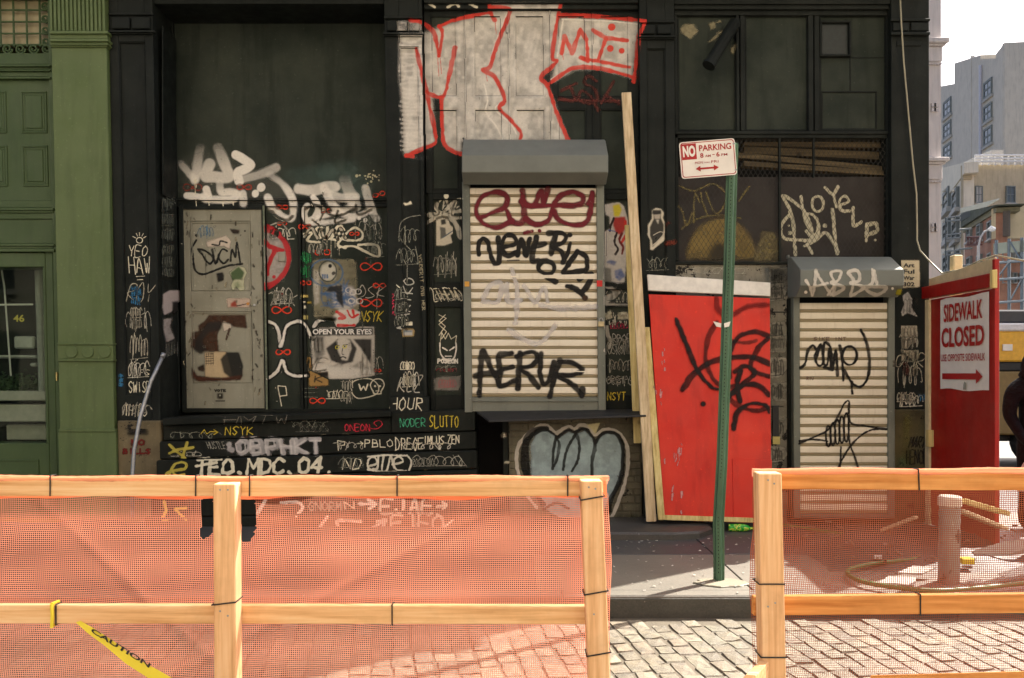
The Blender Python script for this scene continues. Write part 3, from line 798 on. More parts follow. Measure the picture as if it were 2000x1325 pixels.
# ------------------------------------------------------------------ loose lumber
def stick(a, b, wpx, th, mat, label):
    m = MB(); A, Bv = px(*a), px(*b); D = (A.y+Bv.y)/2
    m.beam(A, Bv, wpx*D/F, th, up=(0, 1, 0.05)); o = m.build('lumber', mat, None, bev=0.004)
    tag(o, label, 'lumber', 'loose lumber by the red board')
stick((1223, 182, D0-0.03), (1272, 1019, D0-0.42), 19, 0.04, M['lumber'], 'longest grey wooden two-by-four leaning up past the shutter hood')
stick((1228, 440, D0-0.02), (1246, 866, D0-0.16), 16, 0.03, M['lumber_y'], 'short yellowish lath ending in the air over the masonry base')
stick((1262, 640, D0-0.14), (1292, 1016, D0-0.50), 13, 0.03, M['lumber_y'], 'narrow yellowish lath against the left edge of the red board')
stick((1254, 770, D0+0.0), (1262, 1022, D0-0.10), 9, 0.03, M['black_sooty'], 'blackened thin stick standing beside the masonry base')

# ------------------------------------------------------------------ no parking sign and its bent green post
PD = 6.474
sp = thing('sign_post', 'bent green perforated steel sign post set in the sidewalk', 'post', (px(1404,1135,PD).x, PD, 0.15))
path = [px(1404, 1139, PD), px(1404, 1085, PD), px(1403, 1020, PD), px(1405, 985, PD-.005), px(1410, 900, PD), px(1416, 730, PD), px(1423, 540, PD), px(1431, 280, PD)]
w = 0.041; prof = [(-w, .012), (-w, .004), (-0.026, .004), (-0.018, -0.026), (0.018, -0.026), (0.026, .004), (w, .004), (w, .012), (0.022, .012), (0.013, -0.018), (-0.013, -0.018), (-0.022, .012)]
m = MB(); n = len(prof)
ca, sa = math.cos(0.30), math.sin(0.30)
for i, p in enumerate(path):
    for (a, b) in prof: m.v.append((p.x + a*ca + b*sa, p.y - a*sa + b*ca, p.z))
for i in range(len(path)-1):
    for k in range(n):
        a = i*n+k; b = i*n+(k+1) % n; m.f.append((a, b, b+n, a+n)); m.mi.append(0)
m.f.append(tuple(range(n))); m.f.append(tuple(range((len(path)-1)*n, len(path)*n))); m.mi += [0, 0]
m.build('channel', M['poleg'], sp, bev=0.0015)
m = MB()
zs = np.arange(0.22, path[-1].z-0.03, 0.027)
pz = [p.z for p in path]; pxs = [p.x for p in path]
for z in zs:
    x = float(np.interp(z, pz, pxs)); c = Vector((x - 0.028*sa, PD - 0.028*ca, z)); ux = Vector((ca, -sa, 0))
    ring = [c + ux*0.0042*math.cos(t*math.pi/4) + Vector((0,0,0.0052*math.sin(t*math.pi/4))) for t in range(8)]
    m.prism(ring, (0.001*sa, 0.001*ca, 0))
kind(m.build('bolt_holes', plainmat('hole_shadow', (0.006,0.008,0.007), 0.9), sp), 'stuff')
m = MB()
c = gx(1404, 1139, .15)
ring = [(c.x + 0.02 + 0.19*math.cos(t*math.pi/9)*(1+.15*math.sin(3*t)), c.y + 0.13*math.sin(t*math.pi/9)*(1+.1*math.cos(2*t)), 0.146) for t in range(18)]
m.prism(ring, (0, 0, 0.012)); m.build('footing', groundmat('footing_mortar', (.20,.18,.12), (.28,.25,.18), (.34,.31,.25), 3), sp, bev=0.006)
m = MB(); m.quad(px(1393, 628, PD-.05), px(1409, 632, PD-.06), px(1408, 640, PD-.06), px(1399, 638, PD-.05)); m.quad(px(1414, 632, PD-.055), px(1427, 628, PD-.05), px(1424, 638, PD-.05), px(1415, 640, PD-.055))
m.build('tape_scrap', M['signwhite'], sp)

sg = thing('no_parking_sign', 'red and white no parking sign bolted to the bent green post', 'sign', px(1384, 310, PD-0.05))
a_ = math.radians(4.6); ux = Vector((math.cos(a_), 0, math.sin(a_))); uy = Vector((-math.sin(a_), 0, math.cos(a_)))
W_, H_ = 108*PD/F, 71*PD/F
ctr = px(1383, 310, PD-0.048)
def sp_(u, v, off=0.0): return ctr + ux*(u*W_/2) + uy*(v*H_/2) + Vector((0, -off, 0))
def rrect(sx, sy, rad, off):
    pts = []
    for (cx_, cy_, a0) in ((1,1,0),(-1,1,90),(-1,-1,180),(1,-1,270)):
        for k in range(5):
            t = math.radians(a0 + k*22.5)
            pts.append(ctr + ux*(cx_*(W_/2*sx-rad)+rad*math.cos(t)) + uy*(cy_*(H_/2*sy-rad)+rad*math.sin(t)) + Vector((0,-off,0)))
    return pts
m = MB(); m.prism(rrect(1, 1, .022, 0), (0, .003, 0)); m.build('sign_plate', M['signwhite'], sg)
m = MB(); A = rrect(.962, .945, .018, .0015); Bq = rrect(.935, .905, .015, .0015)
for i in range(20): m.quad(A[i], A[(i+1) % 20], Bq[(i+1) % 20], Bq[i])
m.build('sign_border', M['signred'], sg)
m = MB(); m.quad(sp_(-.93, .02, .0016), sp_(-.40, .02, .0016), sp_(-.40, .88, .0016), sp_(-.93, .88, .0016)); m.build('red_square', M['signred'], sg)
def st(txt, u0, u1, v0, v1, mat, bold=0.015, off=.0022, name='lettering'):
    return put_text(txt, sp_(u0, v0, off), ux, uy, (u1-u0)*W_/2, (v1-v0)*H_/2, mat, sg, bold, name)
st('NO', -.89, -.44, .16, .78, M['signwhite'], .05, .003)
st('PARKING', -.30, .86, .42, .76, M['signred'], .02)
st('8', -.28, -.16, .06, .32, M['signred'], .02); st('AM', -.10, .10, .08, .21, M['signred'], .01); st('-', .16, .24, .17, .21, M['signred'], .01)
st('6', .30, .42, .06, .32, M['signred'], .02); st('PM', .48, .70, .08, .21, M['signred'], .01)
st('MON', -.48, -.20, -.26, -.12, M['signred'], .0); st('THRU', -.16, .04, -.24, -.17, M['signred'], .0); st('FRI', .10, .36, -.26, -.12, M['signred'], .0)
m = MB()
m.prism([sp_(-.48,-.52,.002), sp_(-.30,-.36,.002), sp_(-.30,-.68,.002)], (0,.0008,0)); m.prism([sp_(.36,-.52,.002), sp_(.18,-.36,.002), sp_(.18,-.68,.002)], (0,.0008,0)); m.prism([sp_(-.31,-.57,.002), sp_(.19,-.57,.002), sp_(.19,-.47,.002), sp_(-.31,-.47,.002)], (0,.0008,0))
m.build('arrow', M['signred'], sg)
for v in (.70, -.74):
    m = MB(); c = sp_(.955, v, .004); m.tube([c, c+Vector((0,.05,0))], .008, 8); m.build('bolt', M['metal'], sg)

# ------------------------------------------------------------------ sidewalk closed hoarding (runs from the corner towards the street)
HX = 4.25; Y1, Y0_ = D0-0.03, 7.70
ho = thing('hoarding', 'dark red plywood hoarding at the building corner with header beam', 'hoarding', (HX, 8.2, 0.15))
m = MB(); m.box(HX, HX+0.02, Y0_, Y1, 0.16, 2.44); m.build('red_sheet', M['red_dark'], ho, bev=0.002)
m = MB(); m.box(HX-0.045, HX-0.002, Y0_-0.04, Y1+0.02, 2.30+0.155, 2.30+0.275); m.build('header_beam', M['red_dark'], ho, bev=0.004)
m = MB(); m.hexa([(HX+.022, Y1, 2.45), (HX+.04, Y1, 2.45), (HX+.04, Y1, 2.66), (HX+.022, Y1, 2.66), (HX+.022, Y0_, 2.45), (HX+.04, Y0_, 2.45), (HX+.04, Y0_, 2.72), (HX+.022, Y0_, 2.72)]); m.build('cap_board', M['cream_edge'], ho, bev=0.002)
m = MB(); m.box(HX-0.004, HX+0.038, Y0_-0.045, Y0_-0.002, 0.16, 2.70); m.build('end_stud', M['red_dark'], ho, bev=0.004)
m = MB(); m.box(HX-0.05, HX-0.006, Y0_-0.09, Y0_-0.046, 2.44, 2.60); m.build('beam_end', M['lumber_y'], ho, bev=0.003)
m = MB(); m.box(HX-0.03, HX-0.002, Y1-0.10, Y1-0.02, 0.16, 2.44); m.build('wall_stud', M['cream_edge'], ho, bev=0.003)
m = MB(); m.box(HX-0.06, HX-0.004, Y1-0.16, Y1-0.10, 0.95, 1.12); m.build('tie_block', M['lumber_y'], ho, bev=0.004)
m = MB(); m.box(HX+.10, HX+.19, Y1-.35, Y1-.26, 0.16, 2.86); m.build('back_post', M['cream_edge'], ho, bev=0.01)
h2 = thing('hoarding', 'unseen red plywood panel added to shade the closed walk', 'hoarding', (6.4, 7.3, 0.15))  # added out of view to cast shade over the debris ground
for k in range(3):
    m = MB(); m.box(4.78+1.2*k, 4.78+1.2*k+1.19, 7.30, 7.32, 0.16, 2.12); m.build('red_sheet', M['red_dark'], h2, bev=.002)
for k in range(4):
    m = MB(); m.box(4.78+1.2*k-.02, 4.78+1.2*k+.02, 7.322, 7.41, 0.16, 2.12); m.build('stud', M['lumber'], h2, bev=.003)
sc_ = thing('sidewalk_closed_sign', 'white sidewalk closed sign with red arrow nailed to the dark red hoarding', 'sign', (HX-.01, 8.1, 1.55))
ya, yb = 8.62, 7.74                       # left (far) and right (near) edge
def sc(u, v, off=0.0):                    # u: 0 left..1 right, v: 0 bottom..1 top
    return Vector((HX-0.008-off, ya+(yb-ya)*u, 1.545 + v*0.87 + 0.006*math.sin(9*u)))
m = MB()
for i in range(8): 
    u0, u1 = i/8, (i+1)/8; b0 = 0.006*math.sin(7*u0); b1 = .006*math.sin(7*u1)
    m.quad(sc(u0, 0-.01+b0), sc(u1, -.01+b1), sc(u1, 1+b1), sc(u0, 1+b0))
m.build('sign_sheet', M['signwhite'], sc_, fix=False)
def sct(txt, u0, u1, v0, v1, bold): 
    p0 = sc(u0, v0, .012); return put_text(txt, p0, (0,-1,0), (0,0,1), (u1-u0)*(ya-yb), (v1-v0)*0.87, M['signred'], sc_, bold)
sct('SIDEWALK', .10, .90, .735, .935, .022); sct('CLOSED', .05, .93, .455, .675, .028); sct('USE OPPOSITE SIDEWALK', .04, .95, .30, .38, .012)
m = MB(); m.prism([sc(.07,.10,.012), sc(.78,.10,.012), sc(.78,.165,.012), sc(.07,.165,.012)], (.001,0,0)); m.prism([sc(.775,.055,.012), sc(.90,.13,.012), sc(.775,.21,.012)], (.001,0,0)); m.build('arrow', M['signred'], sc_)
m = MB(); m.prism([sc(.52,.0,.013), sc(.58,.0,.013), sc(.585,.07,.013), sc(.55,.09,.013), sc(.53,.06,.013)], (.001,0,0)); m.build('paint_smear', plainmat('grey_smear', (0.30,0.31,0.26), 0.7), sc_)

# cable hanging down the corner pilaster and over to the hoarding
m = MB()
pts = [px(1757,-30,D0-.05), px(1760,40,D0-.06), px(1765,120,D0-.04), px(1774,220,D0-.04), px(1783,320,D0-.04), px(1790,380,D0-.04), px(1791,440,D0-.04), px(1791,470,D0-.05), px(1797,490,D0-.08), px(1815,510,D0-.16), px(1840,534,D0-.25), Vector((HX+.03, 8.3, 2.68)), Vector((HX+.03, 7.95, 2.725)), Vector((HX+.02, 7.68, 2.735)), Vector((HX+.55, 7.55, 2.60)), Vector((HX+1.4, 7.4, 2.52))]
m.tube(pts, 0.0085, 7); tag(m.build('cable', plainmat('grey_cable', rgb(150,144,120), 0.4), None, smooth=True), 'pale cable hanging down the black corner pilaster onto the hoarding', 'cable')
# grey conduit leaning at the left base boards
m = MB(); m.tube([px(259, 1010, D0-.30), px(259, 925, D0-.26), px(262, 880, D0-.22), px(274, 815, D0-.16), px(295, 745, D0-.09), px(318, 696, D0-.02)], 0.020, 9)
m.tube([px(317, 699, D0-.022), px(320, 690, D0-.01)], 0.025, 9)
tag(m.build('handrail', M['metal'], None, smooth=True), 'bent grey iron pipe rail rising beside the black base boards', 'pipe')

# ------------------------------------------------------------------ barricades
FD = 3.78
def netmat(name, c, tr=0.55):
    m, nt, p, out = newmat(name)
    v = coords(nt); n1 = noise(nt, v, 3, 4, 0.6)
    cc = ramp(nt, n1, [(0.3, tuple(x*0.85 for x in c)), (0.7, c)]).outputs[0]
    d = nt.nodes.new('ShaderNodeBsdfDiffuse'); t = nt.nodes.new('ShaderNodeBsdfTranslucent'); mx = nt.nodes.new('ShaderNodeMixShader')
    nt.links.new(cc, d.inputs[0]); nt.links.new(cc, t.inputs[0]); mx.inputs[0].default_value = tr
    nt.links.new(d.outputs[0], mx.inputs[1]); nt.links.new(t.outputs[0], mx.inputs[2]); nt.links.new(mx.outputs[0], out.inputs[0])
    return m
M['net'] = netmat('orange_net', (0.68, 0.28, 0.185))
M['net_r'] = netmat('orange_net_dense', (0.70, 0.17, 0.07))
M['net_s'] = netmat('sheer_net', (0.32, 0.095, 0.05), 0.22); M['net_2'] = netmat('orange_net_second', (0.80, 0.38, 0.27))
def fence_pt(x, y, d=0.0): return px(x, y, FD+d)
def make_net(x0, x1, y0, y1, D, sx, sy, wx, wz, wave, parent, holes=(), edge=None, mat=None, seed=1):
    """knitted net: every strand is a thin ribbon; x0..y1 photo pixels at distance D"""
    r = np.random.default_rng(seed); nx = int((x1-x0)/sx)+1; ny = int((y1-y0)/sy)+1
    gx_ = x0 + np.arange(nx)*sx; gy_ = y0 + np.arange(ny)*sy
    GX, GY = np.meshgrid(gx_, gy_)
    ph = r.uniform(0, 6, 8)
    # sag of the rows and skew of the columns
    GY = GY + 2.2*np.sin(GX/61+ph[0]) + 3.0*np.sin(GX/163+ph[1]) + 0.9*np.sin(GX/33+GY/40+ph[2])
    GX = GX + 1.6*np.sin(GY/37+ph[3]) + 1.2*np.sin(GX/49+GY/55+ph[4]) + r.normal(0, .12, (1, nx))
    dy = wave(GX, GY)
    P = np.stack([(GX-1000)*D/F, D + dy, EYE-(GY-HZ)*D/F], -1)
    keep = np.ones((ny, nx), bool)
    for (hx, hy, rx, ry) in holes:
        dd = ((GX-hx)/rx)**2 + ((GY-hy)/ry)**2 + r.normal(0, .10, GX.shape); keep &= dd > 1
    if edge is not None: keep &= edge(GX, GY)
    V = []; Fc = []
    def add(A, B_, off):
        base = sum(len(v) for v in V)
        if callable(off): off = off(HZ-(A[:, 2]-EYE)*F/D)
        n_ = len(A); V.append(np.concatenate([A-off, A+off, B_+off, B_-off])); i = np.arange(n_) + base
        Fc.append(np.stack([i, i+n_, i+2*n_, i+3*n_], 1))
    st_ = 1
    a, b = P[0:-st_:st_, :], P[st_::st_, :]; k = keep[0:-st_:st_, :] & keep[st_::st_, :]
    n_ = min(len(a), len(b)); a, b, k = a[:n_], b[:n_], k[:n_]
    add(a[k], b[k], (lambda y: wx(y)[:, None]*np.array([[.5, 0, 0]])) if callable(wx) else np.array([wx/2, 0, 0]))
    st_ = 1
    a, b = P[:, 0:-st_:st_], P[:, st_::st_]; k = keep[:, 0:-st_:st_] & keep[:, st_::st_]
    n_ = min(a.shape[1], b.shape[1]); a, b, k = a[:, :n_], b[:, :n_], k[:, :n_]
    dA = a[k].copy(); dB = b[k].copy(); dA[:, 1] += 0.0012; dB[:, 1] += 0.0012
    add(dA, dB, (lambda y: wz(y)[:, None]*np.array([[0, 0, .5]])) if callable(wz) else np.array([0, 0, wz/2]))
    V = np.concatenate(V); Fc = np.concatenate(Fc)
    me = bpy.data.meshes.new('safety_net')
    me.vertices.add(len(V)); me.vertices.foreach_set('co', V.astype(np.float32).ravel())
    me.loops.add(len(Fc)*4); me.loops.foreach_set('vertex_index', Fc.astype(np.int32).ravel())
    me.polygons.add(len(Fc)); me.polygons.foreach_set('loop_start', np.arange(0, len(Fc)*4, 4, dtype=np.int32))
    me.update(); me.validate(); me.materials.append(mat or M['net'])
    o = bpy.data.objects.new('safety_net', me); col.objects.link(o); attach(o, parent); kind(o, 'stuff'); return o
def rail(parent, x0, x1, ya, yb, h_px, mat, D=FD, t=0.038, name='rail'):
    m = MB(); a = px(x0, ya, D); b = px(x1, yb, D); h = h_px*D/F
    m.hexa([(a.x, D, a.z-h), (b.x, D, b.z-h), (b.x, D, b.z), (a.x, D, a.z), (a.x, D+t, a.z-h), (b.x, D+t, b.z-h), (b.x, D+t, b.z), (a.x, D+t, a.z)])
    return m.build(name, mat, parent, bev=0.003)
def post(parent, xt, yt, xb, yb, w_px, mat, D, t=0.085):
    m = MB(); a = px(xt, yt, D); zb = 0.0; b = px(xb, yb, D)
    k = (b.x-a.x)/(b.z-a.z); xbot = a.x + k*(zb-a.z); w = w_px*D/F
    m.hexa([(xbot, D, zb), (xbot+w, D, zb), (a.x+w, D, a.z), (a.x, D, a.z), (xbot, D+t, zb), (xbot+w, D+t, zb), (a.x+w, D+t, a.z), (a.x, D+t, a.z)])
    return m.build('post', mat, parent, bev=0.004)
def tie_rail(parent, x, y, h_px, D=FD, t=0.038, sl=0.0):
    a = px(x, y, D); h = h_px*D/F; e = 0.004
    m = MB(); m.tube([(a.x, D-e, a.z+e), (a.x+sl, D-e, a.z-h-e), (a.x+sl, D+t+e, a.z-h-e), (a.x, D+t+e, a.z+e), (a.x, D-e, a.z+e)], 0.0032, 6); m.build('cable_tie', M['tie'], parent)
def tie_post(parent, x, y, w_px, D, t=0.085, sl=0.006):
    a = px(x, y, D); w = w_px*D/F; e = 0.004
    m = MB(); m.tube([(a.x-e, D-e, a.z-sl), (a.x+w+e, D-e, a.z+sl), (a.x+w+e, D+t+e, a.z+sl), (a.x-e, D+t+e, a.z-sl), (a.x-e, D-e, a.z-sl)], 0.0034, 6); m.build('cable_tie', M['tie'], parent)
def hem(parent, x0, x1, ya, yb, D, amp, seed, y_up=None):
    """folded selvedge of the net hanging behind / below the top rail"""
    r = random.Random(seed); m = MB(); n = int((x1-x0)/14); pts = []
    for i in range(n+1):
        x = x0+(x1-x0)*i/n; s1 = amp*math.sin(x/70+seed)+amp*.6*math.sin(x/31+seed*2)+r.uniform(-.6,.6)
        dd = 0.012*math.sin(x/45+seed)+0.012
        pts.append((px(x, ya, D+.004), px(x, yb+s1, D+.004+dd)))
    for i in range(n): m.quad(pts[i][0], pts[i+1][0], pts[i+1][1], pts[i][1])
    o = m.build('net_hem', M['net_r'], parent, fix=False, smooth=True); return o
def top_fold(parent, x0, x1, y, D, seed, h=5):
    """net pulled over the top of the rail"""
    r = random.Random(seed); m = MB(); n = int((x1-x0)/10); pts = []
    for i in range(n+1):
        x = x0+(x1-x0)*i/n; a = px(x, y-2.2+1.3*math.sin(x/50+seed)+r.uniform(-.5,.5), D); b = px(x, y+h+1.5*math.sin(x/37+seed*3)+r.uniform(-.5,.8), D)
        pts.append((Vector((b.x, D-.005, b.z)), Vector((a.x, D-.003, a.z)), Vector((a.x, D+.044, a.z+.001)), Vector((b.x, D+.046, b.z-.02))))
    for i in range(n):
        for k in range(3): m.quad(pts[i][k], pts[i+1][k], pts[i+1][k+1], pts[i][k+1])
    return m.build('net_fold', M['net_top'], parent, fix=False, smooth=True)
def sheernet(name, c, a):
    m = netmat(name, c, 0.5); nt = m.node_tree; out = [n for n in nt.nodes if n.type == 'OUTPUT_MATERIAL'][0]
    src = out.inputs[0].links[0].from_socket; tr = nt.nodes.new('ShaderNodeBsdfTransparent'); mx = nt.nodes.new('ShaderNodeMixShader')
    mx.inputs[0].default_value = a; nt.links.new(tr.outputs[0], mx.inputs[1]); nt.links.new(src, mx.inputs[2]); nt.links.new(mx.outputs[0], out.inputs[0]); return m
M['net_top'] = sheernet('orange_net_fold', (0.92, 0.42, 0.26), 0.6)

lf_ = thing('barricade', 'long timber barricade with dense orange netting and torn holes, caution tape tied on', 'barricade', (-1.0, FD, 0.0))
rail(lf_, -260, 1178, 934, 934, 36, M['wood'])
rail(lf_, -260, 1160, 1182, 1184, 36, M['wood'], FD)
post(lf_, 416, 946, 418, 1325, 43, M['wood_v'], FD-0.087)
post(lf_, 1134, 940, 1150, 1325, 42, M['wood_v'], FD-0.087)
for x in (99, 383, 488, 776, 1109): tie_rail(lf_, x, 931, 36, sl=-.001)
for x in (110, 766): tie_rail(lf_, x, 1183, 36)
tie_post(lf_, 416, 1179, 43, FD-0.087)
for y, x in ((973, 1136), (1158, 1143), (1278, 1148)): tie_post(lf_, x, y, 43, FD-0.087, sl=.009)
def wave_l(X, Y):
    return 0.024 + 0.007*np.sin(X/190+Y/70) + 0.003*np.sin(X/67-Y/33+1) + 0.004*np.sin(X/19+Y/26)*np.exp(-((Y-985)/45)**2) + 0.005*np.sin((X+1.4*Y)/34)*np.exp(-((X-520-.5*Y)/160)**2) + 0.008*np.exp(-((Y-1100)/60)**2)*(1+np.sin(X/310+.5)) + 0.004*np.sin(Y/15+X/190) + 0.005*np.exp(-(((X-Y*1.1+1010)/16)**2)) + 0.006*np.exp(-(((X+Y*.55-1330)/14)**2))*np.exp(-((Y-1080)/70)**2) + 0.008*np.exp(-(((X+1.9*Y-2850)/20)**2))
# the net is gathered double below the torn strip, so its strands close up there
gather = lambda y: np.interp(y, [0, 1000, 1012, 1190, 1215, 1500], [.0023, .0023, .0036, .0036, .0027, .0027])
make_net(-260, 1192, 962, 1430, FD+0.040, 4.0, 4.0, gather, gather, wave_l, lf_, [(402, 1004, 12, 46), (481, 1008, 15, 50), (396, 1040, 9, 14), (474, 1048, 9, 12)], seed=3)
hem(lf_, -260, 1185, 930, 973, FD+0.042, 3.0, 2)
top_fold(lf_, -260, 1190, 934, FD, 5)

rf_ = thing('barricade', 'timber barricade with sheer orange netting in front of the debris and pipe', 'barricade', (2.2, FD, 0.0))
rail(rf_, 1484, 2330, 920, 924, 36, M['wood_r'])
rail(rf_, 1472, 2330, 1166, 1158, 37, M['wood_r'])
post(rf_, 1481, 925, 1490, 1325, 46, M['wood_v'], FD-0.087)
m = MB(); m.hexa([px(1700,1345,FD-.02), px(2330,1330,FD-.02), px(2330,1302,FD-.02), px(1700,1319,FD-.02), px(1700,1345,FD+.02), px(2330,1330,FD+.02), px(2330,1302,FD+.02), px(1700,1319,FD+.02)]); m.build('rail', M['wood_r'], rf_, bev=0.003)
m = MB(); m.beam(px(1492, 1308, FD-.10), px(1452, 1352, FD-.50), 0.038, 0.07); m.build('foot_brace', M['wood'], rf_, bev=0.003)
tie_rail(rf_, 1793, 919, 37, sl=.004); tie_rail(rf_, 1797, 1163, 37)
tie_post(rf_, 1484, 1141, 46, FD-0.087, sl=0); tie_post(rf_, 1488, 1284, 46, FD-0.087, sl=0)
def wave_r(X, Y):
    return 0.016 + 0.010*np.sin(X/110+Y/60) + 0.010*np.sin(X/47-Y/35+2) + 0.006*np.sin(Y/14)
make_net(1470, 2330, 948, 1200, FD+0.040, 4.0, 4.0, 0.0027, 0.0027, wave_r, rf_, seed=8, mat=M['net_s'])
make_net(1470, 2330, 1200, 1420, FD+0.040, 4.0, 4.4, 0.0017, 0.0017, wave_r, rf_, seed=9, mat=M['net_s'])
top_fold(rf_, 1474, 2330, 919, FD, 3, 7)

def ink(parent, x, y, D, txt, w, h, vert=False):
    o = px(x, y, D-.0015); ux_, uy_ = ((0,0,-1), (1,0,0)) if vert else ((1,0,0), (0,0,1)); put_text(txt, o, ux_, uy_, w, h, M['ink'], parent, 0, 'grade_stamp')
M['ink'] = plainmat('faded_ink', (.10,.06,.04), .8)
for (pr, x, y, D) in ((lf_, 430, 957, FD-.087), (lf_, 445, 957, FD-.087), (lf_, 1150, 952, FD-.087), (lf_, 1163, 955, FD-.087), (lf_, 430, 1194, FD-.087), (lf_, 445, 1203, FD-.087), (lf_, 1160, 1200, FD-.087), (rf_, 1500, 938, FD-.087), (rf_, 1512, 945, FD-.087), (rf_, 1500, 1185, FD-.087), (rf_, 1514, 1178, FD-.087)):
    m = MB(); c = px(x, y, D); m.tube([c+Vector((0,-.0015,0)), c+Vector((0,.01,0))], .0042, 8); m.build('nail', M['metal'], pr)
# caution tape knotted to the lower rail
ct = thing('caution_tape', 'yellow caution tape knotted to the lower rail of the netted barricade', 'tape', px(110, 1185, FD))
M['tape'] = plainmat('yellow_tape', rgb(236,214,60), 0.4, 0, 0.06, 8)
m = MB(); L = [(148,1216,157,1213),(170,1236,184,1228),(205,1262,221,1252),(245,1296,262,1284),(290,1325,309,1309),(330,1352,352,1334),(420,1420,440,1400)]
for i in range(len(L)-1):
    a, b = L[i], L[i+1]; da, db = FD-.010-.012*i, FD-.010-.012*(i+1)
    m.quad(px(a[0],a[1],da), px(b[0],b[1],db), px(b[2],b[3],db), px(a[2],a[3],da))
tp = m.build('tape_tail', M['tape'], ct, fix=False)
m = MB(); a = px(103, 1183, FD); h = 36*FD/F
m.tube([(a.x,FD-.008,a.z+.008),(a.x+.004,FD-.01,a.z-h*.5),(a.x,FD-.008,a.z-h-.01),(a.x,FD+.045,a.z-h-.008),(a.x,FD+.045,a.z+.008),(a.x,FD-.008,a.z+.008)], .008, 6); m.build('tape_knot', M['tape'], ct)
A1, B1 = px(176, 1236, FD-.028), px(300, 1313, FD-.055)
d1 = (B1-A1).normalized(); u1 = Vector((-d1.z, 0, d1.x))
put_text('CAUTION', A1 + Vector((0,-.004,0)) + u1*0.006, d1, u1, (B1-A1).length*.92, 0.020, M['tie'], ct, .03)

# ------------------------------------------------------------------ things on the ground
m = MB(); c = gx(1446, 1039, .15)
m.tube([c+Vector((-.115,0,.04)), c+Vector((-.11,0,.04)), c+Vector((.03,.0,.04)), c+Vector((.07,.0,.037)), c+Vector((.098,.0,.035)), c+Vector((.125,0,.034))], [.030,.036,.037,.03,.014,.013], 12)
def bottlemat():
    m, nt, p, out = newmat('green_bottle'); v = coords(nt)
    f = noise(nt, v, 22, 3, .6); cc = ramp(nt, f, [(.42, rgb(30,150,40)), (.5, rgb(90,200,70)), (.56, rgb(236,220,90)), (.6, rgb(40,160,50))]).outputs[0]
    nt.links.new(cc, p.inputs['Base Color']); p.inputs['Roughness'].default_value = .25; return m
bo = thing('bottle', 'bright green plastic drink bottle lying below the red board', 'bottle', c)
m.build('bottle_body', bottlemat(), bo, smooth=True)
m = MB(); m.tube([c+Vector((.122,0,.034)), c+Vector((.14,0,.034))], .016, 10); m.build('bottle_cap', plainmat('green_cap', rgb(60,150,50), .4), bo)

# turned earth inside the closed walk
m = MB(); r = random.Random(21); nx, ny = 40, 30; gxv = {}
from mathutils import noise as mnoise
for i in range(nx+1):
    for j in range(ny+1):
        X = 2.45 + 4.6*i/nx; Y = 6.75 + 2.1*j/ny; e = min(i, nx-i, j, ny-j)/5.0; e = min(1, e)
        z = 0.145 + e*(0.03 + 0.10*max(0, mnoise.fractal(Vector((X*1.7, Y*1.7, 3.1)), .8, 2.1, 5)+.25))
        m.v.append((X, Y, z))
for i in range(nx):
    for j in range(ny):
        a = i*(ny+1)+j; m.f.append((a, a+ny+1, a+ny+2, a+1)); m.mi.append(0)
kind(m.build('dirt', M['dirt'], None, smooth=True), 'structure')

pp = thing('standpipe', 'short grey-white plastic pipe standing upright among the debris', 'pipe', gx(1853, 1137, .15))
c = gx(1853, 1137, .15); 
M['pvc'] = paintmat('pvc_pipe', rgb(116,112,104), rgb(160,156,148), rgb(70,60,50), 0.60, 0.5, .1)
m = MB(); m.tube([c, c+Vector((.008,0,.60))], .074, 22); m.build('pipe_body', M['pvc'], pp, bev=.003)
m = MB(); m.tube([c+Vector((.008,0,.565)), c+Vector((.009,0,.625)), c+Vector((.009,0,.637))], [.082,.083,.074], 22); m.build('pipe_cap', plainmat('pipe_cap', rgb(214,204,190), .5), pp)
def hosepts(L, z=.165):
    P = [gx(x, y, z) for x, y in L]; out = []
    for i in range(len(P)-1):
        p0, p1, p2, p3 = P[max(i-1,0)], P[i], P[i+1], P[min(i+2,len(P)-1)]
        for k in range(6):
            t = k/6; out.append(.5*((2*p1)+(p2-p0)*t+(2*p0-5*p1+4*p2-p3)*t*t+(3*p1-p0-3*p2+p3)*t**3))
    out.append(P[-1]); return out
m = MB(); m.tube(hosepts([(1490,1022),(1560,1030),(1640,1043),(1720,1058),(1775,1070),(1794,1082),(1785,1092),(1750,1096),(1700,1102),(1660,1112),(1658,1124),(1690,1138),(1760,1149),(1830,1154),(1920,1148),(2010,1138),(2100,1130)], .19), .017, 8)
tag(m.build('garden_hose', M['hose'], None, smooth=True), 'green garden hose looping over the closed sidewalk behind the netting', 'hose')
def slab(name, pts, zs, t, mat, label, cat, grp=None):
    P = [gx(x, y, z) for (x, y), z in zip(pts, zs)]; m = MB(); m.prism(P, (0, 0, t)); return tag(m.build(name, mat, None, bev=.003), label, cat, grp)
M['paper'] = plainmat('dirty_paper', (.55,.52,.46), .8, 0, .2, 8)
M['drywall'] = plainmat('plaster_sheet', (.48,.45,.40), .8, 0, .15, 6)
g1 = 'debris in the closed sidewalk'
slab('plaster_sheet', [(1872,1088),(1965,1060),(2060,1052),(2090,1074),(1960,1086)], [.20,.32,.36,.25,.22], .015, M['drywall'], 'large broken plaster sheet lying right of the standing pipe', 'sheet', g1)
slab('plaster_sheet', [(1752,1121),(1782,1108),(1828,1111),(1800,1124)], [.19,.22,.22,.19], .012, M['drywall'], 'small broken plaster piece left of the standing pipe', 'sheet', g1)
slab('plaster_sheet', [(1716,1141),(1735,1128),(1790,1130),(1786,1146)], [.17,.19,.19,.17], .012, M['drywall'], 'grey flat piece touching the loop of the hose', 'sheet', g1)
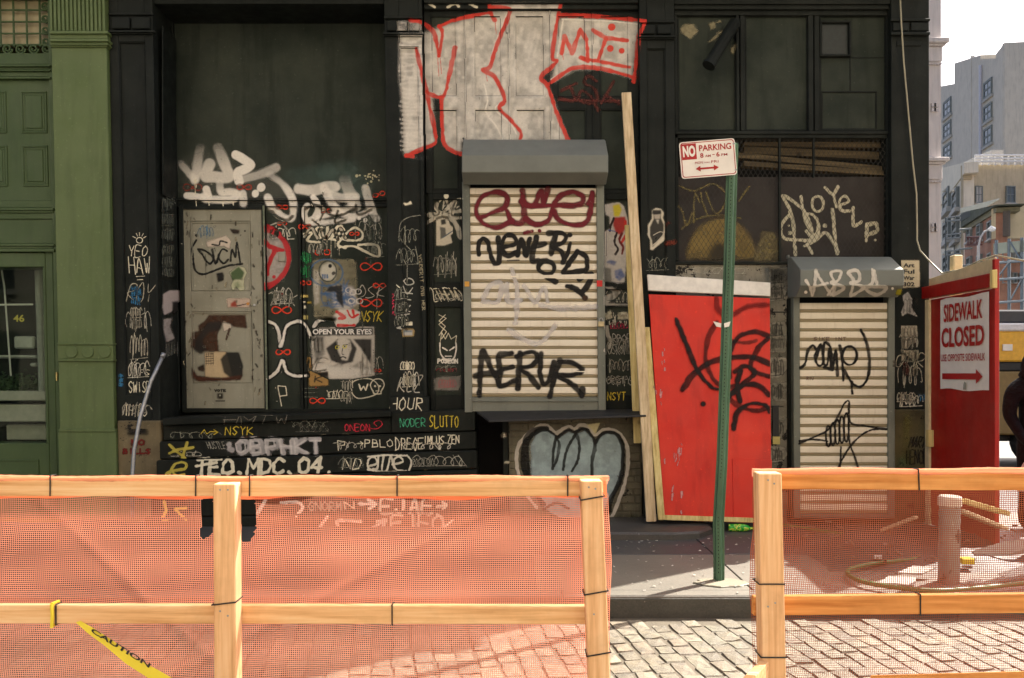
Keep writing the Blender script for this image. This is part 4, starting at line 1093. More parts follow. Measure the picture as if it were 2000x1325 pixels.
slab('paper_scrap', [(1948,1122),(1990,1108),(2030,1104),(2030,1118),(1965,1130)], [.2,.22,.22,.2,.19], .006, M['paper'], 'pale paper scrap on the dirt beyond the yellow block', 'paper', g1)
slab('paper_scrap', [(1885,1136),(1900,1131),(1920,1133),(1915,1140)], [.17,.18,.18,.17], .006, M['paper'], 'little white paper scrap at the foot of the standing pipe', 'paper', g1)
slab('paper_scrap', [(1707,1088),(1722,1088),(1722,1093),(1707,1093)], [.20]*4, .02, M['paper'], 'small white scrap inside the curve of the hose', 'paper', g1)
m = MB(); m.beam(gx(1722, 1036, .25), gx(1790, 1010, .42), .05, .03); tag(m.build('broken_stick', M['lumber'], None, bev=.003), 'bright broken wooden stick on the dirt by the narrow shutter', 'lumber')
m = MB(); m.beam(gx(1872, 976, .75), gx(1962, 1002, .62), .10, .035); tag(m.build('plank', M['lumber_y'], None, bev=.003), 'yellowish plank propped against the foot of the hoarding', 'plank')
m = MB(); m.beam(gx(1875, 998, .55), gx(1960, 1032, .33), .09, .03); tag(m.build('plank', M['lumber'], None, bev=.003), 'grey plank lying low under the yellowish plank', 'plank')
m = MB(); a = gx(1880, 1103, .2); m.box(a.x, a.x+.10, a.y, a.y+.08, .2, .245); tag(m.build('yellow_block', plainmat('yellow_plastic', rgb(226,196,40), .5), None, bev=.006), 'small yellow plastic block on the dirt beside the pipe', 'block')
r = random.Random(31); m = MB()
for i in range(170):
    X = r.uniform(2.6, 6.4); Y = r.uniform(6.85, 8.7); s_ = r.uniform(.008, .035); c = Vector((X, Y, .20+r.uniform(0,.03)))
    u = Vector((r.gauss(0,1), r.gauss(0,1), r.gauss(0,.4))).normalized(); 
    m.beam(c-u*s_, c+u*s_, s_*r.uniform(.5,1.2), s_*.5)
kind(m.build('rubble', plainmat('rubble', (.16,.13,.10), .9, 0, .4, 6), None), 'stuff')
# litter on the walk and in the gutter
m = MB()
for i in range(90):
    p = gx(r.uniform(1190, 1480), r.choice([r.uniform(1042, 1075), r.uniform(1060, 1160)]), .156); s_ = r.uniform(.004, .016)
    u = Vector((r.gauss(0,1), r.gauss(0,1), 0)).normalized()*s_; w = Vector((-u.y, u.x, 0))*.5
    m.quad(p-u-w, p+u-w, p+u+w+Vector((0,0,.006)), p-u+w)
kind(m.build('litter', M['paper'], None, fix=False), 'stuff')
# ------------------------------------------------------------------ beyond the corner
def facemat(name, c, var=.1): return paintmat(name, tuple(x*(1-var) for x in c), tuple(min(1,x*(1+var)) for x in c), None, .8, .8, .1)
M['wpane'] = glassmat('window_pane', (.07,.085,.09), .12)
M['wframe'] = plainmat('window_frame_paint', (.16,.18,.17), .6)
def wall_face(m, xa, Da, xb, Db, ytl, ytr, zb=0.0, t=8.0):
    """upright wall seen between photo columns xa, xb at distances Da, Db, with a top at rows ytl, ytr"""
    a, b = px(xa, ytl, Da), px(xb, ytr, Db); n_ = Vector((-(b.y-a.y), b.x-a.x, 0)).normalized()*t
    m.hexa([(a.x,a.y,zb),(b.x,b.y,zb),tuple(b),tuple(a),(a.x+n_.x,a.y+n_.y,zb),(b.x+n_.x,b.y+n_.y,zb),(b.x+n_.x,b.y+n_.y,b.z),(a.x+n_.x,a.y+n_.y,a.z)])
def dline(x, xa, Da, xb, Db):
    A = px(xa, 0, Da); Bv = px(xb, 0, Db); d = Bv - A; k = (x-1000)/F
    return A.y + d.y*(k*A.y - A.x)/(d.x - k*d.y)
def window_on(parent, xa, Da, xb, Db, X0, X1, y0, y1, pane=None, inner=.12, sash=True, name='window'):
    """window between columns X0..X1, rows y0..y1 of the wall through (xa, Da)-(xb, Db)"""
    A = px(xa, 0, Da); Bv = px(xb, 0, Db); d = Vector((Bv.x-A.x, Bv.y-A.y, 0)).normalized(); nrm = Vector((d.y, -d.x, 0))
    def P(x, y):
        k = (x-1000)/F; t = (k*A.y - A.x)/(d.x - k*d.y); q = A + d*t; D = q.y; return Vector((q.x, q.y, EYE-(y-HZ)*D/F))
    p0, p1, p2, p3 = P(X0, y1), P(X1, y1), P(X1, y0), P(X0, y0)
    zb, zt = (p0.z+p1.z)/2, (p2.z+p3.z)/2; L = Vector((p0.x,p0.y,0)); R = Vector((p1.x,p1.y,0)); w = (R-L).length
    def bar(m, u0, u1, z0, z1, n0, n1):
        a = L + d*u0; b = L + d*u1
        m.hexa([a+nrm*n1+Vector((0,0,z0)), b+nrm*n1+Vector((0,0,z0)), b+nrm*n1+Vector((0,0,z1)), a+nrm*n1+Vector((0,0,z1)), a+nrm*n0+Vector((0,0,z0)), b+nrm*n0+Vector((0,0,z0)), b+nrm*n0+Vector((0,0,z1)), a+nrm*n0+Vector((0,0,z1))])
    m = MB(); f = w*.10
    bar(m, 0, f, zb, zt, -.02, inner); bar(m, w-f, w, zb, zt, -.02, inner); bar(m, f, w-f, zt-f, zt, -.02, inner); bar(m, f, w-f, zb, zb+f, -.02, inner)
    if sash: bar(m, f, w-f, (zb+zt)/2-f*.4, (zb+zt)/2+f*.4, -.02, inner*.8); bar(m, w/2-f*.35, w/2+f*.35, zb+f, zt-f, -.02, inner*.6)
    o = m.build(name, M['wframe'], parent)
    m = MB(); bar(m, f*.9, w-f*.9, zb+f*.9, zt-f*.9, -.02, inner*.4); m.build('pane', pane or M['wpane'], o)
    m = MB(); bar(m, -f, w+f, zb-f*1.2, zb-.01, -.02, inner*1.6); m.build('sill', M['bgsill'], o)
    return o
M['bgsill'] = plainmat('stone_sill', (.40,.39,.36), .8)
HZC = (.52,.50,.52)
# white cast-iron corner just behind the storefront
wi = thing('iron_building', 'white iron-front building with scalloped cornices behind the black corner pilaster', 'building', px(1830, 728, 24))
mt = facemat('white_iron', (.62,.57,.55), .05); m = MB()
m.box(px(1500,0,24).x, px(1838,0,24).x, 24, 34, 0, 13.6); m.build('wall', mt, wi)
for yt, h, ex in ((78, 14, 10), (310, 12, 10)):
    m = MB(); a = px(1838, yt, 24); b = px(1838, yt+h, 24); m.box(px(1500,0,24).x, a.x+.14, 23.80, 34, b.z+.06, a.z); m.box(px(1500,0,24).x, a.x+.08, 23.88, 34, b.z, b.z+.06); m.build('cornice', mt, wi, bev=.02)
    m = MB(); m.box(px(1500,0,24).x, a.x+.02, 23.95, 34, b.z-.42, b.z); m.build('capital', mt, wi, bev=.02)
    for k in range(5):
        c = px(1817+k*5.2, yt+h+31, 23.93); m = MB(); m.prism([(c.x+.036*math.cos(t*math.pi/6), c.y, c.z-.05*math.sin(t*math.pi/6)) for t in range(7)], (0,.05,0)); m.build('scallop', mt, wi)
mo = facemat('white_iron_ornament', (.58,.54,.53), .05)
for yc in (205, 440):
    for k in range(4):
        c = px(1824+(k % 2)*5, yc+(k//2)*9, 23.95); m = MB(); m.prism([(c.x+.06*math.cos(t*math.pi/4)*(1+.4*(t % 2)), c.y, c.z+.05*math.sin(t*math.pi/4)*(1+.4*(t % 2))) for t in range(8)], (0,.06,0)); m.build('ornament', mo, wi)
# tall grey building
gb = thing('grey_building', 'tall plain grey rendered building with stepped parapet and drainpipe', 'building', px(1960, 728, 78))
mt = facemat('grey_render', (.60,.545,.455), .06)
def Dg(x): return dline(x, 1830, 96, 1962, 78)
for i, (xa, xb, yl, yr) in enumerate(((1800,1864,176,164),(1864,1915,124,108),(1915,1945,117,115),(1945,1962,106,84))):
    m = MB(); wall_face(m, xa, Dg(xa), xb, Dg(xb), yl, yr, 0, 9+i*.01); m.build('wall', mt, gb)
m = MB(); wall_face(m, 1962, Dg(1962), 2200, 80, 84, 82, 0, .3); m.build('wall', mt, gb)
m = MB(); wall_face(m, 1895, Dg(1895)-.1, 1897, Dg(1897)-.1, 109, 116, 20, .4); m.build('chimney_stub', mt, gb)
for (x0, x1, y0, y1) in ((1843,1858,195,227),(1843,1858,239,269),(1843,1858,282,310),(1922,1938,157,190),(1922,1938,204,236),(1922,1938,249,283)):
    window_on(gb, 1830, Dg(1830)-.06, 1962, Dg(1962)-.06, x0, x1, y0, y1, inner=.10)
m = MB(); a = px(1915, 128, Dg(1915)-.3); m.tube([a, Vector((a.x, a.y, 8))], .16, 8); m.build('drainpipe', plainmat('zinc', (.55,.53,.56), .4, .2), gb)
# cream tenement with beige side wall
cb = thing('cream_building', 'cream tenement with arched windows, beige side wall and rooftop railing', 'building', px(1882, 728, 55))
mc = facemat('cream_stucco', (.70,.635,.50), .06); ms = facemat('beige_render', (.47,.39,.26), .12)
m = MB(); wall_face(m, 1836, 66, 1882, 55, 338, 325, 0, .6); m.build('wall', mc, cb)
m = MB(); wall_face(m, 1882.3, 55, 2220, 56.5, 322, 322, 0, .3); m.build('side_wall', ms, cb)
m = MB(); wall_face(m, 1834, 65.7, 1883, 54.4, 330, 318, px(0,343,55).z, .8); m.build('cornice', mc, cb)
for k in range(9):
    x = 1839+k*5; D_ = dline(x, 1836, 66, 1882, 55); m = MB(); wall_face(m, x, D_-.35, x+2, D_-.75, 345, 344.5, px(0,356,D_).z, .5); m.build('bracket', ms, cb)
for (x0, x1) in ((1846,1857),(1864,1874)):
    for (y0, y1, nm) in ((371,411,'window'),(430,470,'window'),(494,534,'window')):
        o = window_on(cb, 1836, 66-.05, 1882, 55-.05, x0, x1, y0, y1, M['bgsill'] if y0 < 400 else None, .2, True)
        D_ = dline((x0+x1)/2, 1836, 66, 1882, 55)-.25; c = px((x0+x1)/2, y0, D_); m = MB(); rr = (x1-x0)/2*D_/F*1.35
        m.tube([(c.x+rr*math.cos(math.pi*t/8), c.y, c.z-.15+rr*.8*math.sin(math.pi*t/8)) for t in range(9)], .13, 6); m.build('window_arch', mc, o)
for (x0, x1, pn) in ((1904,1918,M['bgsill']),(1964,1982,None)): window_on(cb, 1882.3, 55-.04, 2220, 56.5-.04, x0, x1, 364, 397, pn, .10)
m = MB()
for k in range(3): m.tube([px(1905, 304+k*6, 54.8), px(2200, 302+k*6, 56)], .06, 5)
for k in range(22): m.tube([px(1905+k*13, 302, 54.9+k*.05), px(1905+k*13, 323, 54.9+k*.05)], .06, 5)
m.build('roof_railing', plainmat('white_rail', (.72,.71,.69), .6), cb)
for (x0, x1, y0, y1) in ((1903,1914,308,323),(1936,1960,293,322),(1962,1978,301,306)):
    m = MB(); wall_face(m, x0, 57, x1, 57, y0, y0, px(0, y1, 57).z, 2.); m.build('roof_unit', plainmat('roof_unit', (.5,.49,.46), .6) if x0 < 1961 else M['wframe'], cb)
fe = thing('fire_escape', 'dark iron fire escape on the cream tenement front', 'fire escape', px(1860, 560, 60))
m = MB()
for x in (1847, 1864, 1874): m.tube([px(x, 425, 58), px(x, 545, 58)], .045, 5)
m.build('uprights', M['wframe'], fe)
for y in (424, 458, 490, 528):
    m = MB(); m.tube([px(1846, y+2, 59), px(1876, y-2, 54)], .05, 5); m.tube([px(1846, y+9, 59), px(1876, y+6, 54)], .05, 5); m.build('balcony_rail', M['wframe'], fe)
# red brick house with dark cornice
bb = thing('brick_house', 'red brick house with dark green cornice and beige gable wall', 'building', px(1900, 728, 42))
mbk = facemat('red_brick', (.30,.155,.10), .25); mgc = facemat('green_cornice', (.075,.085,.060), .15)
m = MB(); wall_face(m, 1884, 47, 1945, 41, 424, 412, 0, .5); m.build('wall', mbk, bb)
m = MB(); wall_face(m, 1945.2, 41, 2200, 42.2, 401, 401, px(0,468,41).z, .3); m.build('gable_wall', facemat('gable_render', (.50,.41,.25), .1), bb)
m = MB(); wall_face(m, 1945.2, 41, 2200, 42.2, 466, 466, 0, .32); m.build('lower_wall', mbk, bb)
m = MB(); wall_face(m, 1876, 46.6, 1947, 40.2, 416, 402, px(0,414,42).z, 1.2); m.build('cornice', mgc, bb)
m = MB(); wall_face(m, 1880, 46.8, 1946, 40.7, 420, 406, px(0,424,42).z, 1.0); m.build('cornice_frieze', facemat('frieze', (.20,.19,.12), .2), bb)
m = MB(); wall_face(m, 1876, 46.4, 1950, 40.4, 407, 388, px(0,410,43).z, .05); m.build('roof_screen', sheernet('grey_roof_net', (.30,.32,.31), .75), bb)
for (x0, x1, y0, y1) in ((1891,1899,446,472),(1911,1919,438,470),(1932,1940,432,468),(1891,1899,502,530),(1911,1919,498,530),(1932,1940,494,522)): window_on(bb, 1884, 47-.04, 1945, 41-.04, x0, x1, y0, y1, None, .12)
m = MB(); m.tube([px(1966, 462, 40.5), px(1966, 413, 40.5)], .16, 8); m.build('flue', plainmat('sooty_flue', (.09,.075,.06), .8), bb)
fe2 = thing('fire_escape', 'rusty red fire escape balcony on the red brick house', 'fire escape', px(1900, 480, 42))
m = MB()
for y in (463, 478): m.tube([px(1889, y+1, 42.5), px(1917, y, 40.5)], .05, 5)
for k in range(10): m.tube([px(1889+k*3, 463, 42.3-k*.18), px(1889+k*3, 479, 42.3-k*.18)], .022, 4)
m.build('balcony', plainmat('oxide_iron', (.10,.035,.03), .7), fe2)
for y in (449, 487, 520):
    m = MB(); m.tube([px(1874, y, 43), px(1898, y-2, 42)], .055, 5); m.build('bracket_arm', M['wframe'], fe2)
# scaffold house at the right edge
sb = thing('scaffolding', 'blue-grey pipe scaffolding with netted deck in front of the far brick wall', 'scaffolding', px(1980, 728, 30))
m = MB(); wall_face(m, 1940, 33, 2200, 30, 476, 448, px(0,482,31).z, .05); m.build('deck_net', sheernet('deck_net', (.16,.19,.18), .8), sb)
ms_ = plainmat('scaffold_pipe', (.10,.135,.17), .5, .3)
for x in (1946, 1971, 1996, 2022, 2050):
    m = MB(); D_ = 33-(x-1940)*.0115; a = px(x, 470-(x-1940)*.1, D_); m.tube([a, Vector((a.x, a.y, 0))], .06, 6); m.build('standard', ms_, sb)
for y in (512, 545, 590):
    m = MB(); m.tube([px(1940, y+2, 32.8), px(2060, y-6, 31.4)], .05, 6); m.build('ledger', ms_, sb)
for (xa, ya, xb, yb) in ((1946,545,1971,512),(1971,590,1996,545),(1971,470,1996,512),(1996,545,2022,500)):
    m = MB(); m.tube([px(xa, ya, 32.6), px(xb, yb, 32.3)], .035, 5); m.build('brace', ms_, sb)
for k, (xa, xb) in enumerate(((1955,1964),(1976,1984),(1990,1997))):
    for y0 in (492, 533): window_on(bb, 1945.2, 41-.04, 2200, 42.2-.04, xa, xb, y0, y0+20, M['bgsill'] if (k+y0) % 2 else None, .12)
sl = thing('street_lamp', 'grey street lamp with curved arm before the brick house', 'lamp', px(1910, 728, 36))
m = MB(); m.tube([Vector((px(1910,0,36).x, 36, 0)), px(1911, 480, 36)], [.09,.06], 8); m.build('pole', plainmat('lamp_grey', (.30,.31,.32), .5), sl)
m = MB(); m.tube([px(1911, 482, 36), px(1915, 464, 36), px(1922, 453, 36), px(1932, 449, 36)], .04, 6); m.build('arm', plainmat('lamp_arm', (.30,.31,.32), .5), sl)
m = MB(); m.tube([px(1930, 449, 36), px(1936, 447, 36), px(1943, 448, 36)], [.05,.13,.08], 8); m.build('lamp_head', plainmat('lamp_head', (.55,.58,.60), .4), sl)
# yellow truck passing behind the corner
tk = thing('truck', 'yellow truck with white roof stripe standing beyond the hoarding', 'truck', (10.9, 16, 0))
X0, X1 = px(1936, 0, 16).x, px(1936, 0, 16).x+5.2
def tb(name, z0, z1, mat, y0=16, y1=18.3, xa=X0, xb=X1, bev=.03):
    m = MB(); m.box(xa, xb, y0, y1, z0, z1); return m.build(name, mat, tk, bev=bev)
tb('cargo_body', 1.9, 2.46, plainmat('taxi_yellow', rgb(214,164,54), .4)); tb('roof_stripe', 2.46, 2.61, plainmat('white_stripe', (.62,.62,.66), .4), 15.98, 18.32); tb('roof_glass', 2.61, 2.86, plainmat('blue_black', (.02,.025,.04), .2), 16.05, 18.25)
tb('window_band', 1.72, 1.9, M['rubber'], 16.02, 18.28); tb('lower_body', .55, 1.72, plainmat('grimy_yellow', rgb(120,100,60), .5)); tb('number_plate', 2.10, 2.22, M['signwhite'], 15.97, 16.0, px(1957,0,16).x, px(1976,0,16).x, .004)
for xw in (X0+.9, X0+4.2):
    m = MB(); m.tube([(xw, 15.96, .45), (xw, 16.25, .45)], .45, 20); wl = m.build('wheel', M['rubber'], tk, bev=.03)
    m = MB(); m.tube([(xw, 15.94, .45), (xw, 15.97, .45)], .24, 14); m.build('rim', M['metal'], wl)
tb('chassis', .42, .55, M['rubber'], 16.2, 18.1)

# tan brick block facing the shop across the street (unseen, added behind the camera to throw warm light back)
ob = thing('tenement', 'unseen tan brick tenement added across the street to bounce warm light', 'building', (0, -9, 0))
m = MB(); m.box(-22, 26, -16, -9, 0, 21); m.build('wall', facemat('tan_brick', (.64,.58,.48), .12), ob)  # wall colour raised to strengthen the bounce onto the shop
for fl in range(6):
    for k in range(14):
        if fl == 0: continue
        xw = -20+k*3.3; z0 = 1.2+fl*3.1
        m = MB(); m.box(xw, xw+1.15, -9.02, -8.96, z0, z0+1.85); w_ = m.build('window', M['wpane'], ob)
        m = MB(); m.box(xw-.12, xw+1.27, -9.0, -8.86, z0-.16, z0); m.build('sill', M['bgsill'], w_)
m = MB(); m.box(-22.2, 26.2, -9, -8.4, 20.6, 21.3); m.build('cornice', M['bgsill'], ob)
for k in range(8):
    xw = -19+k*5.6; m = MB(); m.box(xw, xw+3.6, -9.03, -8.97, .5, 3.0); m.build('shop_window', M['wpane'], ob)

# ------------------------------------------------------------------ person in a black hooded jacket at the edge of the closed walk
def person():
    root = thing('person', 'person in black hooded jacket seen from behind beside the hoarding, holding a pale bag', 'person', (5.12, 8.5, .15))
    X, Y, Z = 5.12, 8.5, .15
    J = [(0,0,.92),(0,.0,1.10),(0,.02,1.30),(0,.03,1.44),(0,.02,1.52),(0,-.01,1.62),   # 0..5 spine, head
         (-.20,.03,1.40),(-.26,.02,1.14),(-.20,-.10,.93),(-.17,-.16,.86),                # 6..9 left arm
         (.20,.03,1.40),(.26,.0,1.14),(.22,-.14,.95),(.19,-.21,.90),                     # 10..13 right arm
         (-.10,0,.86),(-.11,-.03,.48),(-.11,.02,.09),(-.12,-.14,.04),                    # 14..17 left leg
         (.10,0,.86),(.11,.05,.48),(.11,.10,.09),(.12,-.06,.04)]                         # 18..21
    R = [.165,.165,.18,.135,.075,.11,.095,.066,.048,.036,.095,.066,.048,.036,.105,.075,.058,.045,.105,.075,.058,.045]
    E = [(0,1),(1,2),(2,3),(3,4),(4,5),(3,6),(6,7),(7,8),(8,9),(3,10),(10,11),(11,12),(12,13),(0,14),(14,15),(15,16),(16,17),(0,18),(18,19),(19,20),(20,21)]
    me = bpy.data.meshes.new('body'); me.from_pydata([(X+a, Y+b, Z+c) for a, b, c in J], E, [])
    o = bpy.data.objects.new('body', me); col.objects.link(o); attach(o, root)
    sk = o.modifiers.new('skin', 'SKIN'); sub = o.modifiers.new('sub', 'SUBSURF'); sub.levels = 2; sub.render_levels = 2
    if not me.skin_vertices: me.skin_vertices.new()
    for i, sv in enumerate(me.skin_vertices[0].data): sv.radius = (R[i], R[i]*(.78 if i < 3 else 1)); sv.use_root = (i == 0)
    m, nt, p, out = newmat('black_clothes')
    v = coords(nt); p.inputs['Roughness'].default_value = .7; p.inputs['Specular IOR Level'].default_value = .08
    nt.links.new(ramp(nt, noise(nt, v, 6, 5, .6), [(.3, (.003,.0045,.006)), (.7, (.008,.010,.013))]).outputs[0], p.inputs['Base Color'])
    bump(nt, p, noise(nt, coords(nt, (5,5,14)), 1.2, 4, .6), .6, .04); me.materials.append(m)
    # hood: a shell round the head, open to the front (away from the camera, towards the side street)
    bm = bmesh.new(); bmesh.ops.create_uvsphere(bm, u_segments=20, v_segments=14, radius=1)
    hd = Vector((X, Y-.02, Z+1.60))
    kill = [f for f in bm.faces if f.calc_center_median().x > .72 and f.calc_center_median().z > -.6]
    bmesh.ops.delete(bm, geom=kill, context='FACES')
    for v_ in bm.verts:
        q = v_.co.copy(); s_ = .145 + (.035 if q.z < -.4 else 0); v_.co = hd + Vector((q.x*s_*1.02, q.y*s_, q.z*.165 + .01*math.sin(8*q.y)))
    hm = bpy.data.meshes.new('hood'); bm.to_mesh(hm); bm.free(); hm.materials.append(m); hm.polygons.foreach_set('use_smooth', [True]*len(hm.polygons))
    ho_ = bpy.data.objects.new('hood', hm); col.objects.link(ho_); attach(ho_, root); so = ho_.modifiers.new('solid', 'SOLIDIFY'); so.thickness = .012
    skm = plainmat('skin', (.42,.27,.20), .5)
    # face inside the hood, turned to the right
    bm = bmesh.new(); bmesh.ops.create_uvsphere(bm, u_segments=18, v_segments=14, radius=1)
    for v_ in bm.verts:
        q = v_.co; nose = .25*max(0, q.x-.75)*max(0, 1-abs(q.y)*5)*max(0, 1-abs(q.z+.1)*3)*8
        v_.co = hd + Vector((q.x*.105*(1+nose*.35), q.y*.085, q.z*.125))
    fm = bpy.data.meshes.new('face'); bm.to_mesh(fm); bm.free(); fm.materials.append(skm); fm.polygons.foreach_set('use_smooth', [True]*len(fm.polygons))
    fo = bpy.data.objects.new('face', fm); col.objects.link(fo); attach(fo, root)
    for i, (hx, hy, hz) in enumerate(((-.17,-.16,.86),(.19,-.21,.90))):
        mm = MB(); b = Vector((X+hx, Y+hy, Z+hz))
        mm.tube([b, b+Vector((.005,-.03,-.03)), b+Vector((.01,-.055,-.06))], [.028,.036,.032], 8)
        for k in range(4):
            s_ = b+Vector((-.024+.017*k,-.05,-.055)); mm.tube([s_, s_+Vector((.004,-.016,-.026)), s_+Vector((.006,-.006,-.052+.004*abs(k-1.5)))], [.0095,.009,.007], 6)
        s_ = b+Vector((.03,-.02,-.02)); mm.tube([s_, s_+Vector((.02,-.024,-.016)), s_+Vector((.014,-.044,-.034))], [.011,.010,.008], 6)
        mm.build('hand', skm, root, smooth=True)
    return root
person()
m = MB(); c = Vector((4.94, 8.27, .80)); r = random.Random(4); rings = []
for k in range(9):
    t = k/8; rr = .03+.10*math.sin(t*math.pi*.62); rings.append([(c.x+rr*math.cos(a*math.pi/7)*(1+.12*math.sin(3*a+k)), c.y+rr*.7*math.sin(a*math.pi/7), c.z+.11-t*.34) for a in range(14)])
for k in range(8):
    for a in range(14): m.quad(rings[k][a], rings[k][(a+1) % 14], rings[k+1][(a+1) % 14], rings[k+1][a])
tag(m.build('plastic_bag', plainmat('pale_bag', (.36,.44,.42), .35), None), 'pale plastic bag held by the person in the black hooded jacket', 'bag')
# ------------------------------------------------------------------ spray paint, markers and paste-ups (thin coats of colour lying on the relief of the front)
GL = {'A':[[(0,6),(2,0),(4,6)],[(.8,4),(3.2,4)]],'B':[[(0,6),(0,0),(3,.3),(3.2,2.4),(.2,3),(3.8,3.4),(3.6,5.6),(0,6)]],'C':[[(4,1),(2,0),(.2,2),(.4,5),(2,6),(4,5)]],'D':[[(0,6),(0,0),(3,.8),(4,3),(3,5.3),(0,6)]],
'E':[[(4,0),(0,0),(0,6),(4,6)],[(0,3),(3,3)]],'F':[[(4,0),(0,0),(0,6)],[(0,3),(3,3)]],'G':[[(4,1),(2,0),(0,3),(2,6),(4,5),(4,3),(2,3)]],'H':[[(0,0),(0,6)],[(4,0),(4,6)],[(0,3),(4,3)]],'I':[[(2,0),(2,6)]],
'J':[[(3,0),(3,5),(1.5,6),(0,5)]],'K':[[(0,0),(0,6)],[(4,0),(0,3),(4,6)]],'L':[[(0,0),(0,6),(4,6)]],'M':[[(0,6),(0,0),(2,4),(4,0),(4,6)]],'N':[[(0,6),(0,0),(4,6),(4,0)]],'O':[[(2,0),(0,2),(.3,5),(2,6),(3.8,4.5),(3.8,1.5),(2,0)]],
'P':[[(0,6),(0,0),(3.5,.5),(3.5,2.7),(0,3.3)]],'R':[[(0,6),(0,0),(3.5,.5),(3.4,2.6),(0,3.2),(4,6)]],'S':[[(4,.6),(2,0),(.2,1.5),(2,3),(3.8,4.4),(2,6),(0,5.2)]],'T':[[(0,0),(4,0)],[(2,0),(2,6)]],'U':[[(0,0),(.2,5),(2,6),(3.8,5),(4,0)]],
'V':[[(0,0),(2,6),(4,0)]],'W':[[(0,0),(1,6),(2,2),(3,6),(4,0)]],'X':[[(0,0),(4,6)],[(4,0),(0,6)]],'Y':[[(0,0),(2,3),(4,0)],[(2,3),(2,6)]],'Z':[[(0,0),(4,0),(0,6),(4,6)]],
'0':[[(2,0),(0,2),(.3,5),(2,6),(3.8,4.5),(3.8,1.5),(2,0)]],'4':[[(3,6),(3,0),(0,4),(4,4)]],'2':[[(0,1),(2,0),(4,1.5),(0,6),(4,6)]],'3':[[(0,.5),(3,0),(2,3),(4,4.5),(0,6)]],'.':[[(1.5,5.6),(2,6)]],':':[[(2,1.5),(2,2)],[(2,4.5),(2,5)]],'>':[[(0,3),(4,3)],[(2.5,1.5),(4,3),(2.5,4.5)]],' ':[]}
WHITE, CREAM, RED, MAROON, BLK = rgb(244,238,226), rgb(236,228,202), rgb(214,58,40), rgb(128,22,36), (.010,.010,.010)
YEL, GRN, BLU, PNK, ORG = rgb(206,184,60), rgb(40,140,80), rgb(50,110,150), rgb(190,50,80), rgb(226,70,42)
def crop(x0, y0, s):
    def f(L): return [(x0 + a/s, y0 + b/s) for a, b in L]
    f.s = s; f.o = (x0, y0); return f
def smooth_line(pts, k=7):
    P = [np.array(p, float) for p in pts]
    if len(P) < 3: return np.array(P)
    out = []
    for i in range(len(P)-1):
        p0, p1, p2, p3 = P[max(i-1,0)], P[i], P[i+1], P[min(i+2,len(P)-1)]
        for j in range(k):
            t = j/k; out.append(.5*((2*p1)+(p2-p0)*t+(2*p0-5*p1+4*p2-p3)*t*t+(3*p1-p0-3*p2+p3)*t**3))
    out.append(P[-1]); return np.array(out)
def vnoise(shape, cell, seed):
    g = np.random.default_rng(seed).random((int(shape[0]/cell)+3, int(shape[1]/cell)+3))
    y = np.arange(shape[0])/cell; x = np.arange(shape[1])/cell; yi = y.astype(int); xi = x.astype(int); fy = (y-yi)[:,None]; fx = (x-xi)[None,:]
    fy = fy*fy*(3-2*fy); fx = fx*fx*(3-2*fx)
    a = g[np.ix_(yi,xi)]; b = g[np.ix_(yi,xi+1)]; c = g[np.ix_(yi+1,xi)]; d = g[np.ix_(yi+1,xi+1)]
    return (a*(1-fx)+b*fx)*(1-fy)+(c*(1-fx)+d*fx)*fy
